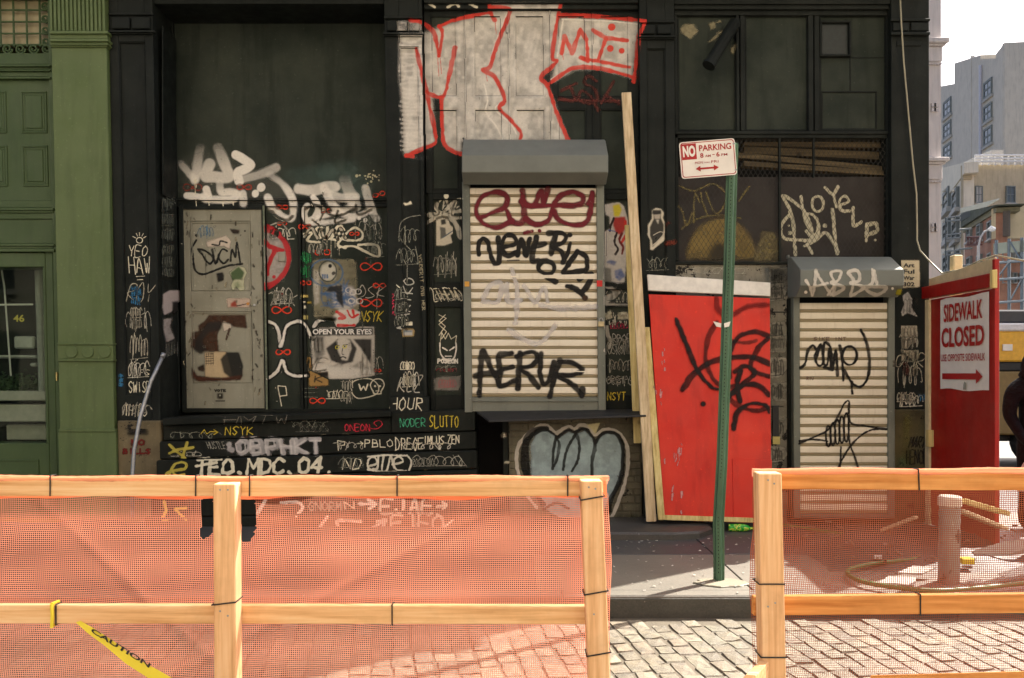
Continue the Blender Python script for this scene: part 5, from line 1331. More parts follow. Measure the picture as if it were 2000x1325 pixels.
class Paint:
    def __init__(s, x0, y0, x1, y1, step=1.0):
        s.x0, s.y0, s.step = x0, y0, step; s.w = int((x1-x0)/step)+2; s.h = int((y1-y0)/step)+2
        s.C = np.zeros((s.h, s.w, 3)); s.A = np.zeros((s.h, s.w)); s.gy, s.gx = np.mgrid[0:s.h, 0:s.w]; s.gx = x0+s.gx*step; s.gy = y0+s.gy*step
    def over(s, a, c):
        na = a + s.A*(1-a); k = np.where(na > 1e-4, a/np.maximum(na, 1e-4), 0)[...,None]
        s.C = s.C*(1-k) + np.array(c)[None,None]*k; s.A = na; return s
    def stroke(s, pts, w, c, soft=1.4, alpha=1.0, sm=True, a_fn=None):
        P = smooth_line(pts) if sm else np.array(pts, float); d = np.full((s.h, s.w), 1e9); R = w/2+soft+1
        for a, b in zip(P[:-1], P[1:]):
            i0 = max(0, int((min(a[0],b[0])-R-s.x0)/s.step)); i1 = min(s.w, int((max(a[0],b[0])+R-s.x0)/s.step)+2)
            j0 = max(0, int((min(a[1],b[1])-R-s.y0)/s.step)); j1 = min(s.h, int((max(a[1],b[1])+R-s.y0)/s.step)+2)
            if i1 <= i0 or j1 <= j0: continue
            X = s.gx[j0:j1, i0:i1]; Y = s.gy[j0:j1, i0:i1]; v = b-a; L = max(v.dot(v), 1e-9); t = np.clip(((X-a[0])*v[0]+(Y-a[1])*v[1])/L, 0, 1)
            q = np.hypot(X-a[0]-t*v[0], Y-a[1]-t*v[1]); d[j0:j1, i0:i1] = np.minimum(d[j0:j1, i0:i1], q)
        s.k = getattr(s, 'k', 0)+1; wv = vnoise((s.h, s.w), max(2.5, w*.9)/s.step, int(s.x0)+s.k) - .5; wl = vnoise((s.h, s.w), max(10, w*3)/s.step, int(s.y0)+s.k)
        d = d + wv*min(w, 9)*.30 + (wl-.5)*w*.32
        t = np.clip((w/2+soft*.6-d)/max(soft, .01), 0, 1); al = t*t*(3-2*t)*alpha*(.72+.28*np.clip(wl*2.2, 0, 1))
        if a_fn is not None: al = al*a_fn(s.gx, s.gy)
        return s.over(al, c)
    def poly(s, pts, c, alpha=1.0, soft=1.0, mottle=0.0, cell=9, seed=1, a_fn=None):
        inside = np.zeros((s.h, s.w), bool); n = len(pts)
        for i in range(n):
            (xa, ya), (xb, yb) = pts[i], pts[(i+1) % n]
            if ya == yb: continue
            cond = ((ya > s.gy) != (yb > s.gy)) & (s.gx < (xb-xa)*(s.gy-ya)/(yb-ya)+xa); inside ^= cond
        a = inside.astype(float)
        k = int(round(soft/s.step))
        for _ in range(2):
            if k > 0:
                for ax in (0, 1):
                    cs = np.cumsum(np.pad(a, [(k+1, k) if q == ax else (0, 0) for q in (0, 1)], mode='edge'), axis=ax)
                    a = (np.take(cs, range(2*k+1, cs.shape[ax]), ax) - np.take(cs, range(0, cs.shape[ax]-2*k-1), ax))/(2*k+1)
        if mottle: a = a*(1-mottle*np.clip(.2+1.3*vnoise(a.shape, cell/s.step, seed)*vnoise(a.shape, cell*.35/s.step+1, seed+5)*1.7, 0, 1))
        if a_fn is not None: a = a*a_fn(s.gx, s.gy)
        return s.over(a*alpha, c)
    def dot(s, x, y, r, c, soft=1.2, alpha=1.0): return s.stroke([(x, y), (x+.01, y)], 2*r, c, soft, alpha, False)
    def ring(s, x, y, rx, ry, w, c, soft=1.2, alpha=1.0, a0=0, a1=360, n=16):
        return s.stroke([(x+rx*math.cos(math.radians(a0+(a1-a0)*i/n)), y+ry*math.sin(math.radians(a0+(a1-a0)*i/n))) for i in range(n+1)], w, c, soft, alpha)
    def text(s, txt, x0, y0, x1, y1, w, c, slant=0.0, jit=0.25, soft=1.0, alpha=1.0, ang=0.0, seed=1, gap=1.5, sm=False):
        r = random.Random(seed+len(txt)); W = len(txt)*4+(len(txt)-1)*gap; cx, cy = (x0+x1)/2, (y0+y1)/2; bw, bh = (x1-x0), (y1-y0); ca, sa = math.cos(ang), math.sin(ang)
        for i, ch in enumerate(txt):
            for pl in GL.get(ch, []):
                pts = []
                for (a, b) in pl:
                    u = (i*(4+gap)+a+r.uniform(-jit,jit))/W - .5; v = (b+r.uniform(-jit,jit))/6 - .5; u_ = u*bw - slant*v*bh; v_ = v*bh
                    pts.append((cx+u_*ca-v_*sa, cy+u_*sa+v_*ca))
                s.stroke(pts, w, c, soft, alpha, sm and len(pts) > 2)
        return s
    def scrib(s, x0, y0, x1, y1, n, w, c, seed=1, soft=1.0, alpha=.9, loops=5):
        """a run of cursive letters: loops of changing size, straight slashes and an underline"""
        r = random.Random(seed); W, H = x1-x0, y1-y0; tall = H > W*1.3
        rows_ = max(1, int(round(H/W))) if tall else 1
        for k in range(rows_):
            ya, yb = y0+H*k/rows_, y0+H*(k+1)/rows_; cy, hh = (ya+yb)/2, (yb-ya)*.42; pts = []; m_ = n+2; ph = r.uniform(0, 6)
            for i in range(m_*5+1):
                t = i/(m_*5); g = r.uniform(.55, 1.0); th = 2*math.pi*t*m_+ph
                pts.append((x0+W*(.08+.80*t)+W/m_*.42*math.cos(th)*g, cy+hh*math.sin(th)*g+r.gauss(0, hh*.10)))
            s.stroke(pts, w, c, soft, alpha)
            for j in range(r.randrange(1, 3)):
                xa = x0+W*r.uniform(.1,.8); s.stroke([(xa, ya+hh*.1), (xa+W*r.uniform(-.12,.2), yb-hh*.1)], w, c, soft, alpha, False)
            if r.random() < .5: s.stroke([(x0+W*.05, yb-hh*.1), (x1-W*.1, yb-hh*.25)], w*.9, c, soft, alpha, False)
        return s
    def build(s, name, parent, pos=None, lift=.0035, rough=.6):
        if pos is None:
            def pos(X, Y):
                yi = np.clip(np.round(Y).astype(int), 0, 1324); xi = np.clip(np.round(X).astype(int)+300, 0, 2299); o = HF[yi, xi].astype(float)
                D = D0+o-lift; return np.stack([(X-1000)*D/F, D, EYE-(Y-HZ)*D/F], -1), o
        P, o = pos(s.gx, s.gy)
        if o is None: o = np.zeros(s.A.shape)
        on = s.A > .015
        q = on[:-1,:-1] | on[1:,:-1] | on[:-1,1:] | on[1:,1:]
        st_ = np.stack([o[:-1,:-1], o[1:,:-1], o[:-1,1:], o[1:,1:]]); q &= (st_.max(0)-st_.min(0) < .05) & (st_.max(0) < 5)
        idx = np.arange(s.h*s.w).reshape(s.h, s.w)
        f = np.stack([idx[1:,:-1][q], idx[1:,1:][q], idx[:-1,1:][q], idx[:-1,:-1][q]], 1)
        if len(f) == 0: return None
        used, inv = np.unique(f.ravel(), return_inverse=True)
        V = P.reshape(-1, 3)[used]; me = bpy.data.meshes.new(name)
        me.vertices.add(len(V)); me.vertices.foreach_set('co', V.astype(np.float32).ravel())
        me.loops.add(len(f)*4); me.loops.foreach_set('vertex_index', inv.astype(np.int32))
        me.polygons.add(len(f)); me.polygons.foreach_set('loop_start', np.arange(0, len(f)*4, 4, dtype=np.int32)); me.update()
        at_ = me.color_attributes.new('coat', 'FLOAT_COLOR', 'POINT')
        rgba = np.concatenate([s.C.reshape(-1,3)[used], s.A.reshape(-1,1)[used]], 1); at_.data.foreach_set('color', rgba.astype(np.float32).ravel())
        me.materials.append(M['coat']); me.polygons.foreach_set('use_smooth', [True]*len(f))
        ob_ = bpy.data.objects.new(name, me); col.objects.link(ob_); attach(ob_, parent)
        if name in ('rust_flecks', 'moss_patch', 'worn_edges', 'paint_scratches', 'paint_chip', 'peeled_paint', 'paint_patch', 'overspray', 'paint_drips', 'stencil_arch'): kind(ob_, 'stuff')
        return ob_
m, nt, p, out = newmat('paint_coat'); M['coat'] = m
at_ = nt.nodes.new('ShaderNodeAttribute'); at_.attribute_name = 'coat'
v = coords(nt); nn = ramp(nt, noise(nt, v, 55, 4, .7), [(.3, (.82,)*3), (.7, (1,1,1))]).outputs[0]
nt.links.new(mixc(nt, 1.0, at_.outputs['Color'], nn, 'MULTIPLY'), p.inputs['Base Color'])
ch_ = ramp(nt, noise(nt, v, 26, 6, .7), [(.28, (.45,)*3), (.38, (1,1,1))]).outputs[0]
mu = nt.nodes.new('ShaderNodeMath'); mu.operation = 'MULTIPLY'; nt.links.new(at_.outputs['Alpha'], mu.inputs[0]); nt.links.new(ch_, mu.inputs[1]); nt.links.new(mu.outputs[0], p.inputs['Alpha'])
p.inputs['Roughness'].default_value = .62; p.inputs['Specular IOR Level'].default_value = .25

A1c, A2c, A3c, A5c, A6c, A7c, A8c = crop(0,0,2.65), crop(0,450,2.65), crop(300,250,4), crop(520,480,3.785), crop(740,0,3.155), crop(750,360,2.881), crop(280,780,2.941)
A4c, B1c, B2c, K2c, K3c, K6c, B8c, B5c = crop(330,390,3.08), crop(1200,0,2.548), crop(1200,480,2.208), crop(930,780,4.731), crop(1480,500,3.08), crop(1160,380,3.0125), crop(1450,880,2.978), crop(0,900,3.118)
def bx(c, a, b, c2, d): return c([(a, b)])[0] + c([(c2, d)])[0]
def quick(name, parent, kindf, box, *args, pad=4, step=1.0, **kw):
    P = Paint(box[0]-pad, box[1]-pad, box[2]+pad, box[3]+pad, step); getattr(P, kindf)(*args[:1], *box, *args[1:], **kw) if kindf == 'text' else P.scrib(*box, *args, **kw); return P.build(name, parent)

# ---- the big silver and red piece over the doors and pilaster
P = Paint(775, 4, 1262, 312, 1.0); c = A6c
R1 = c([(135,215),(268,215),(330,190),(380,170),(560,110),(690,75),(800,62),(700,400),(640,435),(720,480),(790,640),(740,670),(880,820),(870,868),(505,868),(505,940),(430,920),(398,880),(392,605),(325,592),(345,880),(290,905),(160,950),(148,700),(128,400)])
R2 = c([(700,25),(1120,30),(1070,350),(1100,385),(990,480),(1040,540),(1100,700),(1160,868),(880,868),(870,800),(740,660),(790,640),(720,470),(640,430),(700,400),(800,60),(690,50)])
R3 = c([(1120,110),(1600,140),(1560,475),(1350,420),(1200,430),(1060,510),(1090,380),(1080,350)])
for i, R_ in enumerate((R1, R2, R3)): P.poly(R_, rgb(206,200,190), .97, 3, .40, 34, 3+i); P.poly(R_, rgb(232,226,214), .8, 4, .8, 22, 13+i)
P.poly(c([(52,130),(262,130),(262,195),(52,195)]), rgb(196,190,180), .75, 1, .5, 10, 4)
r = random.Random(2)
for i in range(26):
    y = 250+i*27; P.stroke(c([(140+r.uniform(-12,8), y), (200, y+r.uniform(-16,16)), (262, y+r.uniform(-10,10))]), 3.2, rgb(226,220,210), 4, .5)
for i in range(30):
    x = r.uniform(560, 1010); y = r.uniform(100, 820); P.stroke(c([(x, y), (x-30, y+110)]), 4, rgb(90,90,88) if i % 2 else rgb(226,220,210), 6, .22)
for L in ([(650,520),(670,620),(660,690),(730,790),(760,860)],[(740,640),(720,680),(810,760),(850,830)],[(1135,125),(1115,250),(1100,350)],[(1130,120),(1400,130),(1600,150)],[(790,80),(715,280),(680,400)],[(1060,490),(1200,415),(1350,410)]): P.stroke(c(L), 2.6, rgb(232,226,214), 1.6, .9)
RW = 7.5
for L in ([(195,125),(265,140),(335,195),(355,270),(370,345)],[(370,345),(385,260),(390,200),(370,160)],[(370,165),(450,130),(560,102),(680,80)],[(680,30),(688,80),(712,125)],[(690,45),(790,52),(800,95),(722,290),(685,410),(640,435),(700,465),(745,530),(775,620),(740,665),(800,730),(872,812),(870,862)],
    [(230,300),(270,470),(310,640),(350,840),(338,890),(260,920),(170,960)],[(470,295),(440,430),(398,590),(320,582),(296,566)],[(385,600),(390,760),(402,880),(450,928),(510,950)],[(1120,30),(1095,150),(1070,350),(1100,380),(1000,475),(1040,530),(1090,680),(1165,862)],
    [(1110,95),(1300,100),(1500,115),(1650,130)],[(1640,140),(1602,220),(1572,505)],[(1050,515),(1190,425),(1350,420),(1560,475)],[(170,958),(210,965)]): P.stroke(c(L), RW, rgb(206,56,42), 2.2, .95, False if len(L) < 4 else True)
for L in ([(1125,330),(1145,225),(1190,330),(1240,180),(1280,250),(1290,380),(1245,355)],[(1320,190),(1400,235),(1530,250)],[(1400,240),(1350,370)],[(1260,360),(1400,390),(1545,415)]): P.stroke(c(L), 7.2, rgb(214,68,52), 2, .95, False)
for (x, y) in ((1435,170),(1425,300),(1495,315)): P.dot(*c([(x, y)])[0], 6.2, rgb(214,68,52))
for L in ([(1125,560),(1215,515)],[(1175,530),(1205,600),(1190,625),(1115,605)],[(1340,500),(1290,470),(1262,510),(1330,550),(1345,610),(1300,640),(1235,615),(1250,560),(1310,600),(1350,680)],[(1445,505),(1370,640)],[(1405,590),(1480,640)],[(1110,615),(1480,625)]): P.stroke(c(L), 5, rgb(92,38,30), 3, .75)
for (x, y, l) in ((362,360,110),(378,360,95),(715,120,90),(660,460,40),(1130,330,40)): P.stroke(c([(x,y),(x+8,y+l)]), 1.1, rgb(206,56,42), .8, .9, False)
P.poly(c([(180,975),(300,985),(350,1050),(330,1080),(250,1020)]), rgb(150,150,150), .3, 7, .3)
for L in ([(310,25),(345,45)],[(425,45),(470,25),(490,40)],[(560,25),(600,45)]): P.stroke(c(L), 5, CREAM, 1.5, .8)
P.build('graffiti_piece', bl)

# ---- white ghost letters above the grey door, and the rest of the left bay
P = Paint(344, 268, 770, 470); c = A3c
fade = lambda y0, y1: (lambda X, Y: np.clip((Y-y0)/(y1-y0), 0, 1))
P.poly(c([(1000,340),(1200,320),(1560,260),(1640,380),(1700,440),(1690,560),(1350,520),(1180,430),(1060,390)]), rgb(110,140,132), .42, 8, .6, 22, 7)
P.poly(c([(200,330),(300,200),(420,190),(620,230),(800,330),(1000,420),(1080,560),(900,560),(600,540),(240,540)]), rgb(170,166,154), .16, 9, .5, 20, 9)
for L, w, al, f in (([(215,280),(265,340),(322,405)],9,.75,fade(300,345)),([(365,150),(350,260),(325,405)],15,.8,fade(278,345)),([(440,285),(405,375),(480,382),(590,385),(560,300),(500,150)],14,.85,fade(272,330)),([(640,210),(690,240),(755,295),(690,330),(655,350),(665,420)],15,.9,None),([(690,405),(800,380),(960,310)],13,.45,None),([(255,530),(340,535),(420,545),(410,480)],13,.9,None),([(520,430),(530,500),(600,500),(645,520),(600,560),(420,558),(400,540)],12,.85,fade(340,375)),
    ([(697,515),(702,590)],9,.85,None),([(910,360),(1010,440),(1090,570),(1085,690),(1040,705),(930,625),(895,545)],11,.85,fade(325,370)),([(1135,478),(1240,490),(1340,465),(1420,460)],13,.8,None),([(1330,470),(1400,600),(1430,640)],13,.7,None),([(1245,540),(1285,620),(1260,700),(1200,725),(1175,670),(1200,610)],9,.9,None),([(1490,390),(1520,480),(1580,620)],15,.6,fade(340,380)),([(1385,520),(1480,545),(1580,540)],12,.7,None),([(1655,470),(1690,600),(1740,710)],10,.75,None),([(1290,700),(1430,665),(1560,690),(1700,650)],8,.85,None),([(1240,740),(1400,735),(1560,715)],7,.85,None),([(1420,620),(1480,650),(1560,600)],9,.8,None)):
    P.stroke(c(L), w*1.25, WHITE, 6 if al < .9 else 3.5, al, True, f)
for (x, y, r_) in ((840,465,8.5),(795,512,7.5),(1607,708,4),(1650,722,4.5)): P.dot(*c([(x,y)])[0], r_, WHITE, 2.5, .9)
for x, y, l in ((322,405,110),(330,405,60),(330,560,50),(430,575,30),(540,575,35),(620,580,25)): P.stroke(c([(x,y),(x+4,y+l)]), 1.6, CREAM, .9, .9, False)
for i in range(26):
    x = r.gauss(1700, 40); y = r.gauss(380, 30); P.dot(*c([(x,y)])[0], r.uniform(.8, 2.6), rgb(206,196,160), .8)
P.build('graffiti_tag', bl)
P = Paint(585, 425, 762, 520); c = A3c
for L, w in (([(1240,720),(1290,760),(1270,800),(1300,850),(1450,880)],4),([(1175,830),(1240,820),(1200,880),(1300,895)],4),([(1310,780),(1300,860)],5),([(1360,770),(1350,870)],5),([(1390,860),(1440,770),(1490,800),(1420,840)],5),([(1440,905),(1500,830),(1570,780),(1630,820),(1620,870),(1540,880),(1440,860)],4),([(1450,935),(1560,925),(1660,970),(1755,1005),(1755,930),(1700,910),(1600,915)],4.5),([(1440,920),(1500,940)],4)): P.stroke(c(L), w, CREAM, 1.2, .95)
for i in range(6): x = 1290+i*32; P.stroke(c([(x,880),(x,930+r.random()*90)]), 1.0, CREAM, .6, .6, False)
P.dot(*c([(1462,770)])[0], 3.2, CREAM)
P.build('graffiti_tag', bl)
def infinity(x, y, h, tilt=0.0, w=2.4):
    P = Paint(x-h-5, y-h*.6-5, x+h+5, y+h*.6+5); pts = []
    for i in range(25):
        t = i/24*2*math.pi; q = h*math.cos(t)/(1+math.sin(t)**2); v_ = h*.95*math.sin(t)*math.cos(t)/(1+math.sin(t)**2); pts.append((x+q*math.cos(tilt)-v_*math.sin(tilt), y+q*math.sin(tilt)+v_*math.cos(tilt)))
    P.stroke(pts, w, ORG, 1.0, .95); P.build('infinity_mark', bl)
for a in ((376,366,18),(477,366,14),(551,405,11),(637,412,10),(740,380,12,-.3),(551,437,9),(595,443,12),(692,457,9),(630,493,15),(725,521,21),(598,553,10),(741,558,12),(725,592,21),(550,606,19),(553,688,14),(737,724,7),(620,783,15)): infinity(*a)
P = Paint(516, 430, 576, 585); c = A3c
P.poly(c([(868,790),(960,830),(1050,920),(1060,1050),(1000,1180),(868,1240)]), rgb(196,186,178), .85, 4, .3)
P.ring(*c([(830,1010)])[0], 56, 58, 12, rgb(186,40,46), 3, .95, -88, 85)
for L in ([(868,905),(960,950),(1010,955)],[(950,945),(900,1060),(888,1140)],[(868,890),(910,930)]): P.stroke(c(L), 8, rgb(186,40,46), 2)
P.dot(*c([(940,1165)])[0], 4, rgb(186,40,46)); P.build('graffiti_tag', bl)
m = MB(); fb(m, 543, 492, 557, 511, O1+.008, O1+.03, hf=False); m.build('doorbell', plainmat('bell_plate', rgb(150,146,132), .6), bl, bev=.004)
# cloud outline
P = Paint(520, 600, 672, 745); c = A5c
for L in ([(5,560),(60,580),(95,650),(105,745)],[(105,745),(125,690),(150,600),(230,560),(290,590),(330,680)],[(350,600),(400,550),(500,545)],[(10,985),(80,930),(120,850),(150,930),(220,965),(300,960)]): P.stroke(c(L), 10, BLK, 2.5, .7); P.stroke(c(L), 5.2, WHITE, 2, .92)
P.build('graffiti_tag', bl)
quick('graffiti_tag', bl, 'text', bx(A5c,100,1035,165,1185), 'P', 1.6, CREAM, slant=-.2, seed=2)
quick('graffiti_tag', bl, 'text', bx(A5c,148,372,205,405), 'FA', 1.2, rgb(120,124,110), seed=2)
quick('graffiti_tag', bl, 'scrib', bx(A5c,255,40,340,240), 3, 1.3, GRN, seed=12)
quick('graffiti_tag', bl, 'text', bx(A5c,700,485,858,560), 'NSYK', 1.8, YEL, slant=.2, seed=4)
quick('graffiti_tag', bl, 'scrib', bx(A5c,430,1065,650,1135), 3, 1.4, CREAM, seed=6)
quick('graffiti_tag', bl, 'text', bx(A5c,275,1055,390,1120), 'E', 1.2, rgb(120,124,110), seed=2)
quick('graffiti_tag', bl, 'scrib', bx(A3c,1650,660,1800,890), 2, 1.2, rgb(110,116,104), seed=9)
quick('graffiti_tag', bl, 'scrib', bx(A5c,50,330,130,410), 3, 2.2, rgb(190,184,170), seed=19)
# weathered pasted sheet with a blue drawn head
P = Paint(606, 500, 712, 652); c = A5c
P.poly(c([(345,110),(380,100),(640,102),(668,125),(672,340),(690,470),(500,560),(350,528)]), rgb(140,134,108), .95, 1, .35, 16, 3)
P.poly(c([(350,180),(395,190),(390,420),(360,440),(350,330)]), rgb(206,200,188), .9, 2, .4, 8, 6)
P.poly(c([(480,290),(640,300),(680,430),(600,480),(500,460)]), rgb(206,200,192), .9, 2, .2)
for i in range(20): P.stroke(c([(r.uniform(380,660), r.uniform(240,440)), (r.uniform(400,660), r.uniform(260,460)), (r.uniform(400,660), r.uniform(260,460))]), 3, rgb(60,96,140), 2, .5)
P.poly(c([(410,150),(470,120),(520,170),(510,250),(440,265),(395,220)]), rgb(200,196,180), .95, 1.5)
P.ring(*c([(455,190)])[0], 17, 20, 2.5, rgb(60,66,60), 1.4); P.ring(*c([(445,200)])[0], 32, 26, 3, rgb(60,100,140), 2, .75); P.dot(*c([(472,150)])[0], 3.5, BLK); P.dot(*c([(497,205)])[0], 3, BLK)
for i in range(4): P.stroke(c([(415+i*12,215),(418+i*12,240)]), 2, rgb(60,96,140), 1)
P.poly(c([(470,300),(560,290),(572,465),(520,400),(515,345),(440,338)]), BLK, .95, 1)
for (x, y) in ((610,330),(640,345),(680,340),(690,410),(630,410)): P.ring(*c([(x,y)])[0], 6, 5, 2, rgb(214,208,200), 1)
P.poly(c([(490,530),(540,470),(640,470),(695,490),(685,560),(650,600),(520,605)]), rgb(214,206,194), .97, 1)
for L in ([(520,490),(580,530),(540,540)],[(600,480),(630,530),(680,510)],[(530,590),(650,590)],[(640,480),(650,520)]): P.stroke(c(L), 5, rgb(206,48,44), 1.4)
P.build('poster', bl)
# OPEN YOUR EYES
P = Paint(602, 634, 736, 752); c = A5c
P.poly(c([(330,608),(798,600),(802,958),(640,985),(470,985),(340,920)]), rgb(212,204,190), .97, .8, .1, 14, 3)
P.poly(c([(338,612),(790,606),(790,662),(338,668)]), rgb(40,42,38), .95, .6)
P.poly(c([(345,672),(425,668),(430,800),(360,880)]), rgb(70,70,66), .9, 1.5, .3, 10, 3); P.poly(c([(640,690),(778,690),(775,880),(700,760)]), rgb(24,24,23), .95, 1.2)
P.poly(c([(440,760),(500,715),(530,690),(620,690),(670,760),(640,860),(560,880),(480,850)]), rgb(20,20,20), .95, 1.2)
P.poly(c([(520,700),(560,675),(620,700),(630,760),(600,850),(560,845),(530,780)]), rgb(206,198,184), .95, 1.2)
P.poly(c([(450,900),(560,860),(570,900),(560,930),(460,930)]), rgb(110,108,100), .7, 1, .5, 4, 6); P.poly(c([(620,900),(700,850),(770,915),(700,930)]), rgb(110,108,100), .7, 1, .5, 4, 6)
for (x, y) in ((525,752),(580,746)): P.ring(*c([(x,y)])[0], 3.6, 3.2, 1.6, rgb(206,196,70), .8); P.dot(*c([(x,y)])[0], 1.4, BLK, .8)
P.stroke(c([(545,830),(570,822),(590,832)]), 2.2, BLK, 1); P.stroke(c([(565,760),(560,800),(575,805)]), 1.4, BLK, 1); P.stroke(c([(515,735),(540,738)]), 1.6, BLK, .8); P.stroke(c([(570,735),(600,732)]), 1.6, BLK, .8)
P.poly(c([(350,915),(430,890),(600,900),(790,920),(800,950),(640,975),(480,970)]), rgb(216,210,198), .95, 2)
P.build('poster', bl)
put_text('OPEN YOUR EYES', px(*A5c([(344,657)])[0], D0+O1+.020), (1,0,0), (0,0,1), 437/3.785*(D0+O1)/F, 40/3.785*(D0+O1)/F, M['signwhite'], bl, .035, 'poster_lettering')
P = Paint(596, 692, 644, 758); c = A5c
P.poly(c([(300,825),(335,822),(340,935),(460,930),(460,1035),(318,1040)]), rgb(168,132,76), .95, .8); P.text('K', *bx(A5c,360,965,410,1010), 2.2, BLK); P.build('cardboard_scrap', bl)
P = Paint(680, 735, 756, 800); c = A5c
P.stroke(c([(640,1050),(640,1010),(700,985),(780,990),(830,1040),(810,1100),(690,1130),(640,1100),(630,1060)]), 1.8, CREAM); P.text('W', *bx(A5c,685,1025,750,1070), 3, CREAM, jit=.1)
P.stroke(c([(790,1080),(770,1030),(800,990),(850,990),(872,1030),(850,1075),(845,1095),(800,1095),(790,1075)]), 2.2, CREAM); P.dot(*c([(805,1040)])[0], 2.2, CREAM); P.dot(*c([(840,1040)])[0], 2.2, CREAM); P.stroke(c([(810,1075),(835,1075)]), 1.6, CREAM, sm=False)
P.stroke(c([(625,1010),(615,995),(635,985),(635,1010)]), 1.3, CREAM); P.build('graffiti_tag', bl)
# stickers and lock plates
for (a, b, c2, d, cc) in ((258,366,310,384,rgb(214,190,110)),(275,412,290,422,CREAM),(305,412,335,430,rgb(150,130,50)),(280,445,298,465,CREAM),(275,515,308,545,rgb(190,176,110))):
    q = bx(A5c,a,b,c2,d); P = Paint(q[0]-2,q[1]-2,q[2]+2,q[3]+2,.7); P.poly([(q[0],q[1]),(q[2],q[1]),(q[2],q[3]),(q[0],q[3])], cc, .95, .6); P.build('sticker', bl)

# ---- the grey door
P = Paint(366, 425, 506, 560); c = A4c
for L in ([(165,245),(140,290),(145,340),(155,420),(200,450),(270,430),(350,400),(440,388)],[(175,300),(200,330),(225,370),(250,385),(265,350),(220,310),(180,300)],[(260,300),(280,385),(300,330),(290,380)],[(350,310),(320,300),(300,350),(330,385),(355,360)],[(370,370),(380,300),(400,345),(408,260),(430,385)]): P.stroke(c(L), 3.6, rgb(26,28,28), 1, .95)
P.stroke(c([(220,330),(222,470)]), .9, rgb(60,62,58), .6, .7, False); P.dot(*c([(167,217)])[0], 2.6, BLK); P.build('graffiti_tag', door)
P = Paint(378, 432, 440, 475); P.scrib(*bx(A4c,165,150,275,240), 3, 1.0, rgb(70,130,170), seed=3, alpha=.7); P.build('graffiti_tag', door)
P = Paint(398, 452, 462, 490); P.poly(A4c([(225,255),(345,215),(375,250),(365,300),(330,280),(230,285)]), rgb(206,192,176), .97, .7); P.stroke(A4c([(260,270),(300,275),(310,250),(350,260)]), 3, rgb(40,40,38), 1); P.build('torn_sticker', door)
P = Paint(444, 515, 486, 575); P.poly(A4c([(362,440),(420,398),(455,410),(470,440),(450,480),(455,545),(425,550),(405,520),(385,552),(372,520),(390,480)]), rgb(190,190,160), .95, .8); P.poly(A4c([(370,440),(420,402),(455,440),(440,480),(380,485)]), rgb(64,88,52), .95, 1); P.poly(A4c([(385,500),(420,490),(440,530),(400,540)]), rgb(90,112,70), .8, 2, .5); P.build('sticker', door)
P = Paint(418, 528, 440, 556); P.poly(A4c([(285,445),(325,438),(330,485),(295,497)]), rgb(24,22,20), .97, 1); P.build('peephole_plate', door)
P = Paint(440, 580, 494, 604); P.poly(A4c([(350,597),(488,595),(487,648),(352,650)]), rgb(200,178,160), .97, .7); P.poly(A4c([(370,625),(400,605),(412,645),(372,645)]), rgb(150,50,30), .95, 1); P.stroke(A4c([(410,640),(450,632),(480,625)]), 2, rgb(50,30,24), 1); P.dot(*A4c([(474,627)])[0], 3, rgb(200,140,70)); P.build('sticker', door)
P = Paint(370, 610, 488, 752); c = A4c
P.poly(c([(240,695),(460,695),(470,775),(390,765),(330,730),(310,760),(290,820),(300,920),(240,915),(170,905),(132,890),(135,800),(180,790),(175,760),(215,730)]), rgb(68,40,22), .95, 1.2, .15, 14)
P.poly(c([(230,740),(320,730),(310,780),(240,800),(200,850),(230,900),(190,930),(150,900),(160,840),(190,800)]), rgb(34,32,30), .9, 2)
P.poly(c([(320,740),(370,750),(380,770),(330,795)]), rgb(204,192,176), .97, .8); P.stroke(c([(365,780),(345,840)]), 4, rgb(76,58,46), 1)
P.poly(c([(215,920),(345,915),(385,1075),(218,1068)]), rgb(196,174,138), .97, .8); 
for i in range(5): P.stroke(c([(222,930+i*14),(268,928+i*14)]), 1.4, rgb(70,60,50), .6, sm=False)
for i in range(4): P.stroke(c([(224+i*14,925),(225+i*14,995)]), .9, rgb(70,60,50), .6, sm=False)
P.poly(c([(310,960),(345,920),(420,920),(445,1000),(440,1060),(370,1075),(330,1040)]), rgb(34,34,30), .95, 1.2)
P.poly(c([(135,1010),(170,1060),(300,1075),(445,1055),(430,1085),(180,1095),(140,1075)]), rgb(72,38,22), .95, 1.2); P.poly(c([(170,1010),(210,990),(215,1035),(180,1030)]), rgb(60,44,32), .9, 1)
P.build('torn_poster', door)
P = Paint(416, 758, 444, 788); P.text('VOTE', *bx(A4c,275,1143,340,1155), 1.6, rgb(40,38,34), jit=.1); P.poly(A4c([(290,1165),(325,1165),(325,1195),(308,1202),(290,1195)]), rgb(44,42,38), .85, .8); P.dot(*A4c([(307,1178)])[0], 2, rgb(150,148,132)); P.stroke(A4c([(282,1212),(335,1212)]), 1.4, rgb(60,58,52), .6, sm=False); P.build('stencil', door)
P = Paint(356, 408, 512, 798, 1.5); r = random.Random(8)
for i in range(70):
    x = r.choice([r.uniform(358,374), r.uniform(488,511), r.uniform(360,510)]); y = r.uniform(410,796); P.stroke([(x,y),(x+r.gauss(0,2),y+r.uniform(1,9))], r.uniform(.8,3), rgb(56,44,32) if i % 3 else rgb(166,156,128), 1.2, .75)
P.build('rust_flecks', door)
m = MB(); m.tube([px(497, 596, D0+O1-.03), px(497, 596, D0+O1+.01)], .014, 10); m.build('door_lock', M['metal'], door)
P = Paint(448, 445, 486, 460); P.poly(A4c([(365,178),(395,180),(425,185),(420,205),(385,205)]), rgb(50,40,32), .95, .8); P.dot(*A4c([(457,190)])[0], 2, rgb(40,34,30)); P.build('paint_chip', door)

